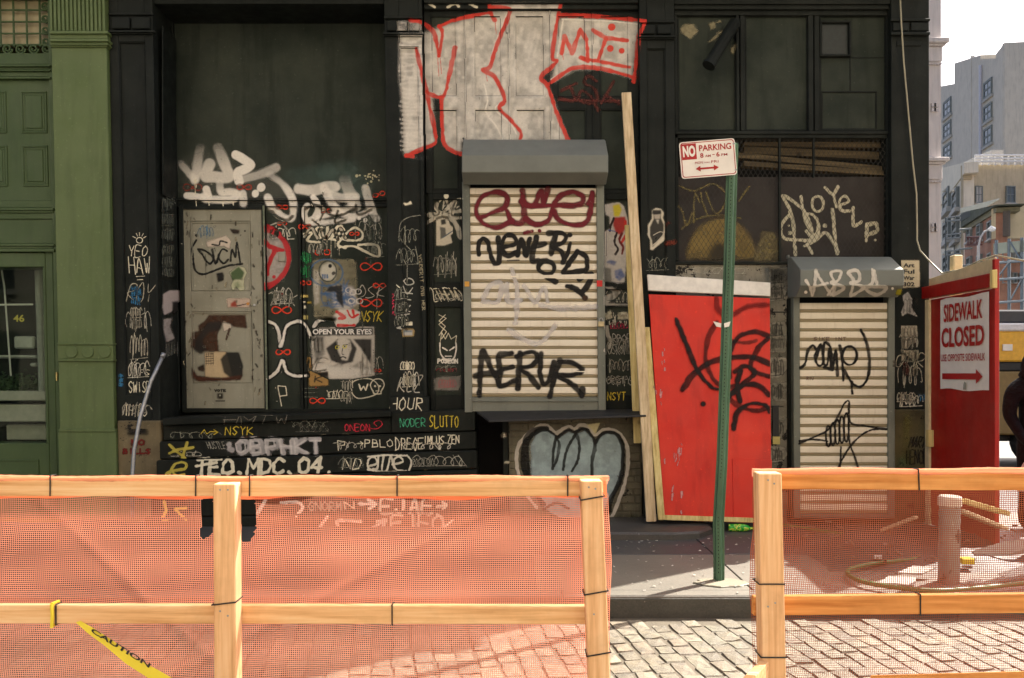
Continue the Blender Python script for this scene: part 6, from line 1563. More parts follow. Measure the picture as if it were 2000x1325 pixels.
# ---- left pilaster
P = Paint(242, 450, 300, 550); c = A2c
for a_ in (-150,-115,-90,-60,-30): ca_, sa_ = math.cos(math.radians(a_)), math.sin(math.radians(a_)); P.stroke(c([(722+24*ca_,52+24*sa_),(722+40*ca_,52+40*sa_)]), 1.2, CREAM, .8, .9, False)
P.ring(*c([(722,52)])[0], 6, 5.5, 1.4, CREAM); P.text('YEO', *bx(c,668,82,762,135), 1.4, CREAM, .1, .4, sm=True); P.text('HAW', *bx(c,668,142,776,225), 1.5, CREAM, -.05, .4, sm=True)
P.stroke(c([(705,240),(750,237)]), 1.2, CREAM, .8, .9, False); P.stroke(c([(710,257),(740,255)]), 1.2, CREAM, .8, .9, False); P.build('graffiti_tag', bl)
quick('graffiti_tag', bl, 'scrib', bx(A2c,672,290,738,390), 3, 1.6, BLU, seed=5)
quick('graffiti_tag', bl, 'scrib', bx(A2c,668,395,740,520), 3, 1.3, rgb(170,164,146), seed=15)
quick('graffiti_tag', bl, 'scrib', bx(A2c,668,525,776,675), 4, 1.4, rgb(176,170,152), seed=16)
P = Paint(252, 695, 300, 772); P.stroke(A2c([(712,668),(686,700),(692,745),(728,756)]), 1.5, CREAM); P.text('FS', *bx(A2c,722,722,772,752), 1.2, CREAM, jit=.4); P.build('graffiti_tag', bl); P = Paint(248, 740, 300, 775); P.text('SWISE', *bx(A2c,668,785,776,838), 1.4, CREAM, 0, .5, sm=True); P.build('graffiti_tag', bl)
quick('graffiti_tag', bl, 'text', bx(A2c,645,902,762,960), 'THIES', 1.4, CREAM, slant=.1, jit=.4, seed=3, sm=True)
quick('graffiti_tag', bl, 'scrib', bx(A2c,614,742,640,810), 2, 1.2, BLU, seed=25)
P = Paint(232, 838, 302, 892); c = A2c
P.poly(c([(660,1030),(760,1022),(765,1055),(660,1060)]), rgb(26,24,22), .9, 2, .3); P.text('NO', *bx(c,682,1085,746,1112), 3.2, rgb(112,26,22), jit=.05); P.text('BILLS', *bx(c,638,1132,776,1156), 3.2, rgb(112,26,22), jit=.05); P.build('stencil', bl)
# reveal beside the door
xrv = xr + .023
def pos_reveal(X, Y):
    t = xrv/((X-1000)/F); return np.stack([np.full_like(X, xrv), t, EYE-(Y-HZ)/F*t], -1), None
P = Paint(314, 540, 355, 680); c = A2c
P.poly(c([(845,330),(880,310),(932,312),(935,370),(905,378),(890,420),(850,440),(842,400)]), rgb(198,184,180), .97, .8); P.poly(c([(845,460),(890,455),(880,500),(905,560),(860,582),(848,520)]), rgb(192,182,176), .97, .8, .3); P.poly(c([(890,370),(925,365),(920,420),(895,440)]), rgb(40,38,38), .95, 1); P.build('torn_poster', bl, pos_reveal)
P = Paint(312, 365, 356, 560); P.scrib(*bx(A2c,832,-180,910,60), 5, 1.2, rgb(110,114,104), seed=31, alpha=.7); P.scrib(*bx(A2c,836,70,906,250), 3, 1.3, rgb(120,124,112), seed=32, alpha=.7); P.build('graffiti_tag', bl, pos_reveal)
P = Paint(316, 660, 352, 790); P.ring(*A2c([(888,780)])[0], 8, 16, 1.2, rgb(120,122,112)); P.text('REVAN', *bx(A2c,862,825,915,848), 1.0, rgb(120,122,112)); P.stroke(A2c([(893,852),(912,870),(928,855),(925,875),(905,860),(893,875)]), 2, ORG); P.scrib(*bx(A2c,850,470,940,660), 3, 1.1, rgb(140,140,130), seed=41, alpha=.6); P.stroke(A2c([(840,205),(868,222),(868,205),(842,222),(838,208)]), 1.8, ORG); P.build('graffiti_tag', bl, pos_reveal)

# ---- middle pilaster
quick('graffiti_tag', bl, 'text', (742, 583, 842, 603), 'MARIKO', 2.0, rgb(190,188,176), ang=-1.42, seed=7, jit=.35, pad=50, sm=True)
quick('graffiti_tag', bl, 'text', (745, 592, 788, 600), 'DMSK', 1.5, PNK, ang=1.5, seed=7, jit=.3, pad=26)
quick('graffiti_tag', bl, 'text', (770, 549, 878, 555), 'VCUDERIT OVB HER', 1.2, rgb(170,160,130), ang=1.5, seed=9, jit=.4, pad=62)
P = Paint(774, 412, 830, 580); P.stroke(A7c([(205,175),(130,190),(90,230),(95,310),(150,370),(170,405),(135,432),(130,560)]), 1.3, rgb(140,140,128)); P.stroke(A7c([(20,295),(60,335)]), 1.2, CREAM); P.stroke(A7c([(85,380),(130,460)]), 1.3, rgb(160,160,148)); P.stroke(A5c([(915,250),(985,310)]), 1.6, CREAM); P.build('graffiti_tag', bl)
quick('graffiti_tag', bl, 'scrib', bx(A5c,985,852,1105,920), 3, 1.5, CREAM, seed=51)
quick('graffiti_tag', bl, 'scrib', bx(A5c,1000,945,1100,1050), 4, 1.5, CREAM, seed=52)
quick('graffiti_tag', bl, 'text', bx(A5c,922,1125,1155,1215), 'HOUR', 1.7, CREAM, slant=.15, jit=.4, seed=5)
P = Paint(782, 636, 812, 662, .7); P.poly(A5c([(1000,625),(1010,612),(1088,612),(1100,630),(1092,672),(1008,676)]), rgb(150,130,86), .97, .8); P.poly(A5c([(1015,625),(1080,625),(1080,662),(1015,662)]), rgb(180,180,176), .97, .6); P.poly(A5c([(1018,628),(1078,628),(1078,640),(1018,640)]), rgb(70,100,120), .8, .6); P.build('sticker', bl)
P = Paint(782, 386, 812, 406, .8); P.poly(A7c([(105,105),(130,108),(150,95),(158,112),(120,120)]), CREAM, .95, .7); P.poly(A7c([(85,485),(105,490),(105,515),(88,512)]), CREAM, .9, .6); P.build('paint_chip', bl)
m = MB(); m.tube([px(787+lean(787)*150, 678, D0+.02), px(787+lean(787)*150, 678, D0+.04)], .022, 12); m.build('keyhole_cover', M['black_sooty'], bl)
P = Paint(783, 606, 806, 636, .7); P.poly(A5c([(1030,570),(1080,562),(1082,592),(1035,598)]), CREAM, .95, .7); P.build('paint_chip', bl)

# ---- panels left of the shutter
P = Paint(832, 380, 904, 480); c = A7c
for L, w, al in (([(300,110),(295,140),(330,160),(400,95),(380,180),(430,190)],6,.85),([(200,240),(300,185),(430,150)],7,.75),([(250,175),(330,175),(400,220),(430,300)],8,.75),([(350,90),(370,150),(420,250)],6,.8)): P.stroke(c(L), w, rgb(196,190,172), 3, al)
P.dot(*c([(350,70)])[0], 4, CREAM, 2)
P.build('graffiti_tag', bl)
P = Paint(846, 418, 884, 482, .8); c = A7c
P.poly(c([(295,190),(330,178),(358,180),(372,230),(405,255),(375,290),(385,330),(340,345),(295,345)]), rgb(206,198,178), .97, .8); P.poly(c([(318,200),(345,195),(350,225),(322,230)]), rgb(30,30,28), .95, .8); P.poly(c([(315,240),(345,245),(350,290),(318,310)]), rgb(70,72,70), .9, 1); P.stroke(c([(330,300),(400,255)]), 2.2, rgb(90,100,110), 1); P.build('sticker', bl)
quick('graffiti_tag', bl, 'scrib', bx(A7c,275,392,410,515), 3, 1.4, rgb(150,150,138), seed=61)
quick('graffiti_tag', bl, 'text', bx(A7c,266,588,435,655), '2THEMD', 1.6, CREAM, slant=-.5, jit=.5, seed=6, sm=True)
P = Paint(850, 608, 898, 712); c = A7c
for L in ([(308,735),(350,755),(308,790),(352,830),(325,870)],[(345,735),(310,770),(345,800),(310,850)],[(315,895),(325,835),(345,872),(362,838),(378,872),(408,852),(402,895)]): P.stroke(c(L), 1.5, CREAM, .8, .9, False)
P.stroke(c([(315,895),(318,950),(350,990),(388,985),(405,940),(405,895)]), 2.4, WHITE); P.stroke(c([(330,920),(355,935)]), 2.4, WHITE); P.stroke(c([(370,935),(395,918)]), 2.4, WHITE); P.stroke(c([(345,968),(380,968)]), 2, WHITE); P.text('POSEON', *bx(c,303,984,414,1007), 2.2, WHITE, jit=.1); P.build('graffiti_tag', bl)
quick('graffiti_tag', bl, 'scrib', bx(A7c,290,1035,425,1058), 3, 1.4, rgb(150,50,60), seed=63)
P = Paint(844, 730, 904, 768); P.poly(A7c([(280,1090),(330,1082),(430,1080),(432,1135),(420,1162),(285,1160)]), rgb(132,128,120), .95, 1, .15); P.scrib(*bx(A7c,300,1095,415,1145), 4, 2.2, rgb(160,90,92), seed=66, alpha=.7); P.build('paint_patch', bl)

# ---- shutter tags
P = Paint(922, 362, 1168, 462); c = A7c
for L in ([(540,190),(600,165),(680,130),(692,70),(640,45),(570,60),(530,105),(520,165),(560,220),(640,245),(720,205)],[(690,150),(715,205),(765,222),(790,180),(782,110),(780,40)],[(770,95),(840,120),(885,40),(895,100),(922,30)],[(800,195),(850,225),(925,200),(955,110),(1010,55),(1075,45),(1120,75),(1095,115),(950,120),(810,122)],[(960,150),(985,200),(1080,232),(1145,205),(1165,120),(1172,50)],[(1150,110),(1172,60)]): P.stroke(c(L), 10, rgb(112,24,40), 3.4, .92)
P.stroke(c([(790,275),(835,265)]), 6, rgb(112,24,40), 2, .9); P.dot(*c([(875,262)])[0], 3, rgb(112,24,40)); P.build('graffiti_tag', sh_a)
P = Paint(926, 445, 1170, 592); c = A7c
for L in ([(535,395),(532,340),(555,310),(585,330),(600,400),(620,445),(645,440),(650,380),(640,300)],[(665,355),(738,335),(728,292),(685,292),(662,350),(690,402),(742,385)],[(750,400),(775,310),(800,400),(820,310)],[(858,298),(842,370),(835,430),(870,432)],[(812,362),(905,335)],[(915,430),(955,455),(950,495),(905,505),(872,478),(885,440),(915,430)],[(915,520),(965,550)],[(965,290),(940,390)],[(925,275),(1000,275),(1025,300),(1000,335),(950,350),(1000,380),(1010,440)],[(1050,330),(1030,400),(1005,440)],[(1090,380),(1040,450),(1010,500),(1080,495),(1140,475),(1135,410),(1090,380)],[(1095,535),(1170,500),(1150,560),(1115,610)],[(1030,575),(1080,590),(1130,640)]): P.stroke(c(L), 9.6, rgb(20,18,16), 1.6, .96)
P.dot(*c([(1045,285)])[0], 5, rgb(20,18,16)); P.dot(*c([(1132,640)])[0], 6, rgb(60,40,26)); P.stroke(c([(695,430),(760,428)]), 2.5, rgb(60,56,50), 1.4, .7); P.build('graffiti_tag', sh_a)
P = Paint(930, 520, 1168, 700, 1.5)
for L in ([(560,640),(600,570),(660,560),(640,660),(560,660)],[(690,560),(700,660),(770,650)],[(720,480),(750,600),(740,780)],[(790,570),(850,660),(900,580),(920,660)],[(880,680),(1000,700),(1190,690)],[(700,820),(860,900),(960,800)]): P.stroke(A7c(L), 9, rgb(226,222,222), 4, .45)
P.build('faded_tag', sh_a)
P = Paint(924, 675, 1150, 785); c = A7c
for L in ([(538,1192),(545,1060),(555,935),(600,1030),(650,1130)],[(512,1082),(580,1065),(655,1062)],[(720,952),(645,968),(655,1050),(652,1135),(742,1105)],[(660,1045),(725,1028)],[(765,950),(760,1050),(752,1152)],[(745,968),(830,945),(862,975),(830,1020),(768,1040),(820,1080),(870,1140)],[(885,955),(878,1060),(900,1125),(935,1090),(955,1000)],[(935,1192),(960,1090),(990,990)],[(985,1000),(1060,1005),(1115,1050),(1050,1075),(965,1075),(1050,1120),(1115,1185)],[(1115,1190),(1115,1150)]): P.stroke(c(L), 9.4, rgb(18,17,16), 3.2, .92)
P.build('graffiti_tag', sh_a)
def small_rect(name, parent, x0, y0, x1, y1, cc, o): m = MB(); fb(m, x0, y0, x1, y1, o, o+.003, hf=False); return m.build(name, plainmat(name, cc, .6), parent)
small_rect('sticker', sh_a, 907, 550, 916, 560, rgb(206,150,60), -.084); small_rect('sticker', sh_a, 1165, 548, 1176, 560, rgb(196,40,36), -.084)
m = MB(); a = px(1174, 632, D0-.10); m.box(a.x-.032, a.x+.032, a.y-.02, a.y+.012, a.z-.035, a.z+.02); pl = m.build('padlock', plainmat('padlock_brass', rgb(176,162,128), .4, .5), sh_a, bev=.006)
m = MB(); m.tube([a+Vector((.02*math.cos(math.pi*t/8), 0, .02+.035*math.sin(math.pi*t/8))) for t in range(9)], .005, 6); m.build('shackle', M['metal'], sh_a)

# ---- right of the shutter: paste-ups and tags
P = Paint(1178, 394, 1226, 556); c = K6c
P.poly(c([(62,60),(90,55),(110,50),(150,46),(178,70),(200,150),(205,300),(190,420),(180,520),(140,525),(60,500),(62,220),(95,200),(90,130),(68,120)]), rgb(206,200,192), .97, .9, .1)
P.poly(c([(60,430),(100,435),(105,520),(60,515)]), rgb(110,110,104), .9, 1)
P.poly(c([(110,65),(150,55),(165,90),(150,130),(118,130)]), rgb(206,190,40), .97, .8); P.poly(c([(118,135),(185,130),(192,190),(165,240),(130,230),(112,180)]), rgb(170,40,34), .97, 1)
for L, cc in (([(118,140),(100,180),(95,215)],rgb(40,26,26)),([(185,160),(190,230),(165,280)],rgb(206,52,40)),([(135,225),(122,280),(140,320),(128,350)],rgb(40,26,26)),([(165,230),(150,270),(172,310),(165,350)],rgb(110,30,28))): P.stroke(c(L), 5, cc, 1)
P.stroke(c([(85,210),(125,218)]), 1.5, rgb(60,80,150), .8); P.poly(c([(70,400),(95,385),(135,395),(120,420)]), rgb(50,80,140), .9, 1, .3, 4); P.poly(c([(120,450),(160,435),(185,480),(150,510),(125,490)]), rgb(50,84,150), .92, 1, .3, 4); P.build('poster', bl)
P = Paint(1178, 555, 1232, 598); P.poly(K6c([(58,545),(110,545),(160,575),(130,610),(80,640),(205,645),(200,655),(60,655),(58,600),(110,575)]), rgb(190,186,176), .93, 1.2, .2); P.build('poster', bl)
P = Paint(1178, 600, 1234, 640); P.poly(K6c([(62,700),(100,680),(110,730),(70,740)]), CREAM, .9, 1, .5, 4); P.poly(K6c([(138,700),(170,690),(208,695),(212,735),(140,738)]), CREAM, .9, 1, .5, 4); P.build('torn_sticker', bl)
P = Paint(1178, 636, 1204, 692); P.stroke(K6c([(70,770),(85,830),(100,880),(65,920)]), 7, rgb(190,184,172), 1.5, .9); P.build('graffiti_tag', bl)
quick('graffiti_tag', bl, 'scrib', bx(K6c,92,750,210,790), 3, 1.4, rgb(160,40,70), seed=71)
quick('graffiti_tag', bl, 'text', bx(K6c,110,825,218,870), 'RBOE', 1.4, rgb(176,174,164), jit=.5, seed=8, sm=True)
quick('graffiti_tag', bl, 'text', bx(K6c,110,885,218,940), 'SRONK', 1.4, rgb(176,174,164), jit=.5, seed=8, sm=True)
quick('graffiti_tag', bl, 'text', bx(K6c,80,1000,215,1030), 'MESHT', 1.1, rgb(130,130,122), jit=.5, seed=8)
quick('graffiti_tag', bl, 'text', bx(K6c,75,1070,215,1115), 'GREWY', 1.5, rgb(156,156,146), jit=.5, seed=8, sm=True)
quick('graffiti_tag', bl, 'text', bx(K6c,80,1165,185,1210), 'NSYT', 1.7, YEL, jit=.3, seed=8)
P = Paint(1264, 402, 1302, 492, .8); c = K6c
P.poly(c([(340,95),(365,80),(395,85),(412,110),(405,140),(420,170),(415,270),(345,328),(330,325),(332,270),(315,240),(318,180),(340,145)]), rgb(210,202,182), .97, .7)
P.poly(c([(348,110),(395,105),(395,140),(412,180),(408,240),(345,310),(340,270),(328,240),(330,190),(352,145)]), rgb(22,24,23), .95, .8)
P.poly(c([(352,118),(392,116),(388,145),(358,145)]), rgb(180,170,156), .9, .8); P.poly(c([(345,92),(395,92),(398,114),(340,116)]), rgb(20,20,20), .95, .8); P.poly(c([(366,150),(382,150),(378,175)]), rgb(200,194,180), .95, .6)
P.stroke(c([(350,240),(390,220),(408,235),(370,280),(345,300)]), 1.6, rgb(196,188,170), .7); P.build('sticker', bl)
P = Paint(1296, 425, 1325, 495); P.stroke(K6c([(420,180),(445,165)]), 4, rgb(120,44,26), 4, .5); P.stroke(K6c([(425,290),(478,280)]), 6, rgb(140,56,34), 5, .6); P.build('overspray', bl)

# ---- base boards
def tagA8(txt, a, b, c2, d, w, cc, **k): return quick('graffiti_tag', bl, 'text', bx(A8c, a, b, c2, d), txt, w, cc, **k)
P = Paint(386, 832, 500, 852); P.stroke(A8c([(330,200),(350,175),(365,200),(385,185),(428,190)]), 1.5, YEL, 1, .95, False); P.stroke(A8c([(405,175),(428,190),(405,203)]), 1.5, YEL, 1, .95, False); P.text('NSYK', *bx(A8c,470,158,628,204), 1.7, YEL, .1, .4); P.build('graffiti_tag', bl)
tagA8('ONEON', 1158, 145, 1300, 182, 1.8, rgb(190,44,64), jit=.4, sm=True, seed=2)
P = Paint(715, 818, 750, 840); P.stroke(A8c([(1290,165),(1340,170),(1372,145),(1355,122),(1325,135),(1340,155)]), 1.5, rgb(190,44,64)); P.build('graffiti_tag', bl)
tagA8('NODER', 1475, 112, 1618, 158, 1.6, rgb(70,160,120), jit=.5, sm=True); tagA8('SLUTTO', 1645, 98, 1810, 160, 1.7, YEL, jit=.4, sm=True)
quick('graffiti_tag', bl, 'scrib', bx(A8c,860,140,1090,190), 3, 1.1, rgb(110,110,100), seed=81)
P = Paint(440, 852, 636, 892); P.text(':OBPHKT', *bx(A8c,470,232,1020,312), 8.5, rgb(186,182,180), -.12, .5, 5.0, .80, sm=True); P.text('OBPHKT', *bx(A8c,530,238,1020,308), 3, rgb(214,208,204), -.1, .3, 2, .6); P.build('graffiti_tag', bl)
tagA8('HUSTLE', 368, 245, 470, 285, 1.1, rgb(150,148,136), slant=-.4); tagA8('P', 1118, 240, 1160, 292, 1.7, CREAM); tagA8('>PBLO', 1230, 232, 1432, 275, 1.6, CREAM, jit=.3)
tagA8('DREGE', 1448, 222, 1605, 290, 1.7, CREAM, jit=.6); tagA8('IMLUS', 1610, 212, 1725, 258, 1.8, CREAM, jit=.4); tagA8('ZEN', 1750, 208, 1812, 255, 1.7, CREAM, jit=.4)
P = Paint(380, 890, 660, 930); P.text('TEO.MDC.04.', *bx(A8c,310,340,1100,428), 6.0, rgb(230,224,200), .10, .30, 1.4, .97, gap=.9, ang=-.014); P.stroke(A8c([(300,385),(420,365)]), 5, rgb(226,220,196)); P.build('graffiti_tag', bl)
tagA8('ND', 1152, 340, 1250, 402, 2, CREAM, slant=.2, jit=.4)
P = Paint(714, 884, 806, 926); c = A8c
for L in ([(1290,385),(1340,370),(1330,335),(1295,345),(1290,390),(1320,412)],[(1350,330),(1345,395),(1320,400)],[(1380,330),(1370,410),(1400,405),(1420,330),(1440,395)],[(1430,375),(1490,360),(1470,330),(1440,350),(1450,400),(1490,412)],[(1515,322),(1540,360),(1525,410)],[(1290,330),(1400,322),(1510,325)],[(1290,405),(1400,418),(1510,412)]): P.stroke(c(L), 3.4, rgb(224,218,198), 1.1, .96)
P.build('graffiti_tag', bl)
tagA8('ROSALUXX', 1548, 342, 1675, 382, 1.2, rgb(150,148,134), jit=.5)
P = Paint(318, 860, 382, 935); c = A8c
for L in ([(150,310),(200,290),(285,278)],[(150,262),(190,300),(238,338)],[(250,250),(225,335)],[(150,432),(175,380),(215,362),(245,372),(235,400),(165,412),(130,430)],[(165,412),(190,436),(235,432)]): P.stroke(c(L), 5, rgb(186,172,76), 2, .92)
P.build('graffiti_tag', bl)
P = Paint(310, 975, 370, 1024); P.stroke(A8c([(120,590),(130,640),(110,690),(150,685)]), 6, rgb(206,180,80), 2); P.stroke(A8c([(245,625),(190,630),(205,655),(245,690)]), 6, rgb(206,180,80), 2); P.build('graffiti_tag', bl)
P = Paint(500, 970, 900, 1050); c = A8c
for L in ([(700,580),(650,670)],[(790,595),(880,590),(915,620),(880,670)],[(1240,600),(1330,605)],[(1290,575),(1335,602),(1300,630)]): P.stroke(c(L), 6, WHITE, 1.6)
P.text('GNORM', *bx(c,950,590,1135,640), 2.4, rgb(170,164,150), 0, .4, 1.5); P.text('N', *bx(c,1155,590,1208,628), 2.4, CREAM); P.text('EJAE>', *bx(c,1370,575,1740,650), 5, rgb(226,220,204), 0, .4, 1.4, sm=True); P.build('graffiti_tag', bl)
P = Paint(600, 996, 900, 1034); c = crop(280, 774, 2.941)
for L in ([(1060,690),(1000,770)],[(1250,720),(1120,715),(1120,745)],[(1290,770),(1390,715)],[(1340,720),(1392,712),(1370,760)]): P.stroke(c(L), 5, WHITE, 1.6)
P.text('EJEO', *bx(c,1425,685,1720,770), 5, rgb(226,220,204), 0, .4, 1.4, sm=True); P.stroke(c([(1720,760),(1780,710)]), 4, WHITE); P.build('graffiti_tag', bl)
P = Paint(300, 826, 930, 1018, 1.5); r = random.Random(18)
for i in range(130):
    row = r.choice(rows); k = r.random(); x = 305+k*618; y = row[2]+(row[3]-row[2])*k+r.uniform(-2,2); P.stroke([(x,y),(x+r.uniform(2,14),y+r.uniform(-.8,.5))], r.uniform(.7,1.8), rgb(150,140,116) if i % 3 else rgb(96,60,40), .9, .7)
P.build('worn_edges', bl)

# ---- bubble letters on the masonry
P = Paint(990, 822, 1248, 1028); c = K2c
P.poly(c([(505,420),(560,310),(640,275),(720,330),(745,370),(850,300),(920,320),(1000,290),(1080,360),(1100,430),(1150,345),(1220,310),(1310,340),(1350,440),(1345,620),(1310,770),(1235,930),(1150,1080),(1000,1150),(800,1150),(600,980),(510,700)]), rgb(168,188,192), .95, 1.5, .30, 18, 3)
for L in ([(720,300),(640,240),(540,270),(420,380),(372,520),(390,690),(450,860),(560,1000)],[(735,320),(850,252),(905,275),(960,240),(1050,262),(1100,330),(1180,280),(1290,290),(1370,370),(1402,500),(1390,700),(1330,900),(1240,1100),(1100,1180)]): P.stroke(c(L), 6.5, rgb(204,196,182), 2, .88)
for L, w in (([(650,278),(560,290),(475,370),(450,500),(465,680),(540,850),(620,970)],13),([(640,275),(715,320),(745,350)],5),([(740,345),(715,480),(705,640)],5.5),([(745,360),(768,430),(745,560),(715,625)],5),([(760,350),(850,288),(925,325),(952,430),(940,560),(885,665)],5.5),([(920,322),(850,440),(815,560),(805,650)],5.5),([(920,305),(1000,275),(1075,350),(1100,430),(1072,560),(1070,720),(1050,900)],6.5),([(1105,400),(1150,335),(1215,305),(1300,330),(1350,430),(1355,620),(1315,780),(1240,930),(1215,1040),(1100,1140),(900,1160),(700,1080)],7.5),([(620,1020),(740,960),(850,1010)],5)): P.stroke(c(L), w, rgb(16,18,18), 1.4, .95)
P.poly(c([(1020,235),(1150,215),(1100,330),(1080,300)]), rgb(206,196,150), .95, 1)
P.build('graffiti_piece', bl)
P = Paint(990, 990, 1248, 1030, 1.5); P.poly([(1185,1012),(1246,1005),(1248,1030),(1180,1030)], rgb(40,52,24), .75, 3, .5, 10, 4); P.poly([(992,1005),(1080,1015),(1080,1030),(992,1030)], rgb(40,52,24), .6, 3, .5, 10, 5); P.build('moss_patch', bl)
P = Paint(976, 845, 994, 910); P.poly(K2c([(225,320),(270,310),(280,350),(230,360)]), CREAM, .8, 1, .5, 4); P.poly(K2c([(255,575),(340,565),(345,590),(260,595)]), CREAM, .8, 1, .4, 4); P.build('paint_chip', bl)

# ---- red board scrawl
def pos_board(off):
    n_ = (TR-TL).cross(BL_-TL).normalized(); n_ = n_ if n_.y < 0 else -n_; k0 = (TL-Vector((0,0,EYE))).dot(n_)+off
    def f(X, Y):
        dx, dz = (X-1000)/F, -(Y-HZ)/F; t = k0/(dx*n_.x+n_.y+dz*n_.z); return np.stack([dx*t, t, EYE+dz*t], -1), None
    return f
P = Paint(1318, 620, 1503, 850); c = B2c
for L, w, al in (([(265,320),(300,400),(360,540),(420,610),(470,620)],8.5,.95),([(292,622),(350,545),(450,492),(590,480),(668,510)],10,.85),([(440,330),(405,400),(395,490),(440,590),(540,610)],8,.7),([(500,570),(500,470),(530,400),(600,372),(665,390)],8,.85),([(666,400),(615,450),(590,530),(668,565)],8,.85),([(520,545),(565,520),(605,550),(550,600),(500,640)],8,.9),([(490,655),(560,605),(620,602),(668,645)],9,.9),([(545,540),(530,600),(542,670)],9,.95),([(515,790),(530,720),(590,680),(650,690),(670,715)],9,.95),([(480,640),(520,680),(600,712),(668,700)],8,.7),([(505,410),(560,420),(610,410)],6,.6)): P.stroke(c(L), w, rgb(24,8,8), 3.2, al)
P.dot(*c([(385,683)])[0], 5.5, rgb(20,8,8), 3); P.build('graffiti_tag', rb, pos_board(.0135))
P = Paint(1395, 570, 1503, 640, 1.5)
for L in ([(440,225),(445,270),(490,315)],[(505,300),(580,262),(664,255)]): P.stroke(B2c(L), 9, rgb(110,16,14), 5, .7)
P.build('faded_tag', rb, pos_board(.0135))
P = Paint(1268, 660, 1345, 1010, 1.0); r = random.Random(28)
for (x, y, l, n_) in ((213,440,90,5),(200,620,60,5),(285,820,80,6),(265,890,60,5),(255,1020,60,4),(290,1060,100,6),(215,910,20,2),(170,600,50,3)):
    for i in range(n_): xx = x+r.gauss(0,5); y0_ = y+r.uniform(0,l); P.stroke(B2c([(xx,y0_),(xx+r.gauss(0,3),y0_+r.uniform(6,30))]), r.uniform(.8,3), rgb(206,150,150), 1.2, .75)
P.build('paint_scratches', rb, pos_board(.0125))

# ---- right bay
P = Paint(1326, 34, 1446, 110); c = B1c
for q in ([(328,140),(352,122),(395,122),(418,158),(395,178),(378,198),(350,176),(335,165)],[(470,118),(498,108),(505,140),(480,152)],[(510,104),(535,102),(530,112),(512,114)],[(580,240),(600,218),(612,235),(595,272),(580,262)],[(590,110),(612,112),(618,140),(600,150)],[(460,215),(520,160),(545,150),(500,200)]): P.poly(c(q), rgb(150,142,112), .93, .8, .3, 8, 3)
P.build('peeled_paint', bl)
P = Paint(1326, 360, 1735, 512); c = B1c
for L in ([(900,1268),(890,1120),(870,1040),(840,975),(940,1045),(985,1150)],[(928,980),(940,1050),(955,1110),(990,1170)],[(872,1072),(832,1118),(836,1180),(900,1195),(1000,1192),(1020,1130)],[(950,1060),(1000,1080),(1015,1140),(985,1180),(955,1150)],[(1050,935),(1088,968),(1112,930)],[(1090,968),(1105,1030)],[(1125,1020),(1165,1005),(1150,978),(1122,995),(1128,1045),(1170,1052)],[(1188,1035),(1190,1122),(1228,1105)],[(1252,1200),(1258,1115)],[(1258,1122),(1300,1112),(1306,1150),(1262,1168)],[(1086,1042),(1095,1150),(1108,1262)],[(945,1225),(1010,1190),(1055,1160),(1112,1250)],[(960,1225),(985,1262)]): P.stroke(c(L), 6.2, rgb(200,192,164), 2.0, .95)
P.ring(*c([(1012,1015)])[0], 11, 15, 5, rgb(196,188,160), 1.6)
for (x, y) in ((868,1125),(876,1160),(1048,1122),(1298,1195)): P.dot(*c([(x,y)])[0], 3.6, rgb(196,188,160))
P.build('graffiti_tag', bl)
P = Paint(1320, 358, 1475, 470); c = B1c
for L in ([(318,1025),(340,1060),(360,1122),(388,1062),(395,1110)],[(395,1090),(400,965),(425,1010)],[(430,960),(440,1010),(462,1065)],[(455,955),(500,1060),(540,1040)],[(335,1140),(400,1095),(500,1072),(630,1086)],[(320,925),(400,950),(490,915),(560,975),(530,1050)],[(620,1000),(670,930)]): P.stroke(c(L), 3.6, rgb(120,108,66), 1.8, .75)
P.build('graffiti_tag', bl)
P = Paint(1330, 420, 1530, 512, 1.5); c = B1c
P.poly([(1408+68*math.cos(math.radians(a_)), 506-80*math.sin(math.radians(a_))) for a_ in range(0, 181, 12)], rgb(150,128,72), .88, 3, .35, 30, 5); P.poly([(1408+26*math.cos(math.radians(a_)), 509-34*math.sin(math.radians(a_))) for a_ in range(0, 181, 15)], rgb(40,36,26), .9, 4)
P.poly(c([(710,1240),(740,1150),(790,1160),(830,1210),(820,1300),(700,1300)]), rgb(150,136,90), .8, 3, .5, 14, 5); P.build('stencil_arch', bl)
def pos_hood(X, Y):
    o = np.where(Y < 558, -.40, -.40+(Y-558)/(581-558)*.14); D = D0+o-.008; return np.stack([(X-1000)*D/F, D, EYE-(Y-HZ)*D/F], -1), None
P = Paint(1562, 524, 1762, 580.5); c = K3c
for L, w in (([(290,150),(315,190),(330,240),(345,160),(350,90)],6),([(350,100),(390,160),(440,230)],6),([(320,190),(420,165)],5),([(455,235),(460,160),(440,100),(500,95),(480,150),(440,160),(520,190),(460,235)],6),([(560,235),(575,150),(545,100),(600,90),(610,150),(560,165),(640,190),(560,240)],6),([(690,80),(690,160),(650,200),(720,235),(770,190),(650,185)],6),([(700,90),(715,165)],5),([(420,235),(460,180)],4)): P.stroke(c(L), w, rgb(214,208,196), 2.6, .88)
P.dot(*c([(290,220)])[0], 3.6, WHITE); P.dot(*c([(810,195)])[0], 4.2, WHITE); P.build('graffiti_tag', sh_b, pos_hood)
P = Paint(1748, 562, 1764, 580); P.poly(K3c([(835,205),(868,200),(860,235),(828,235)]), rgb(170,160,40), .95, .7); P.build('sticker', sh_b, pos_hood)
P = Paint(1560, 638, 1738, 770); c = K3c
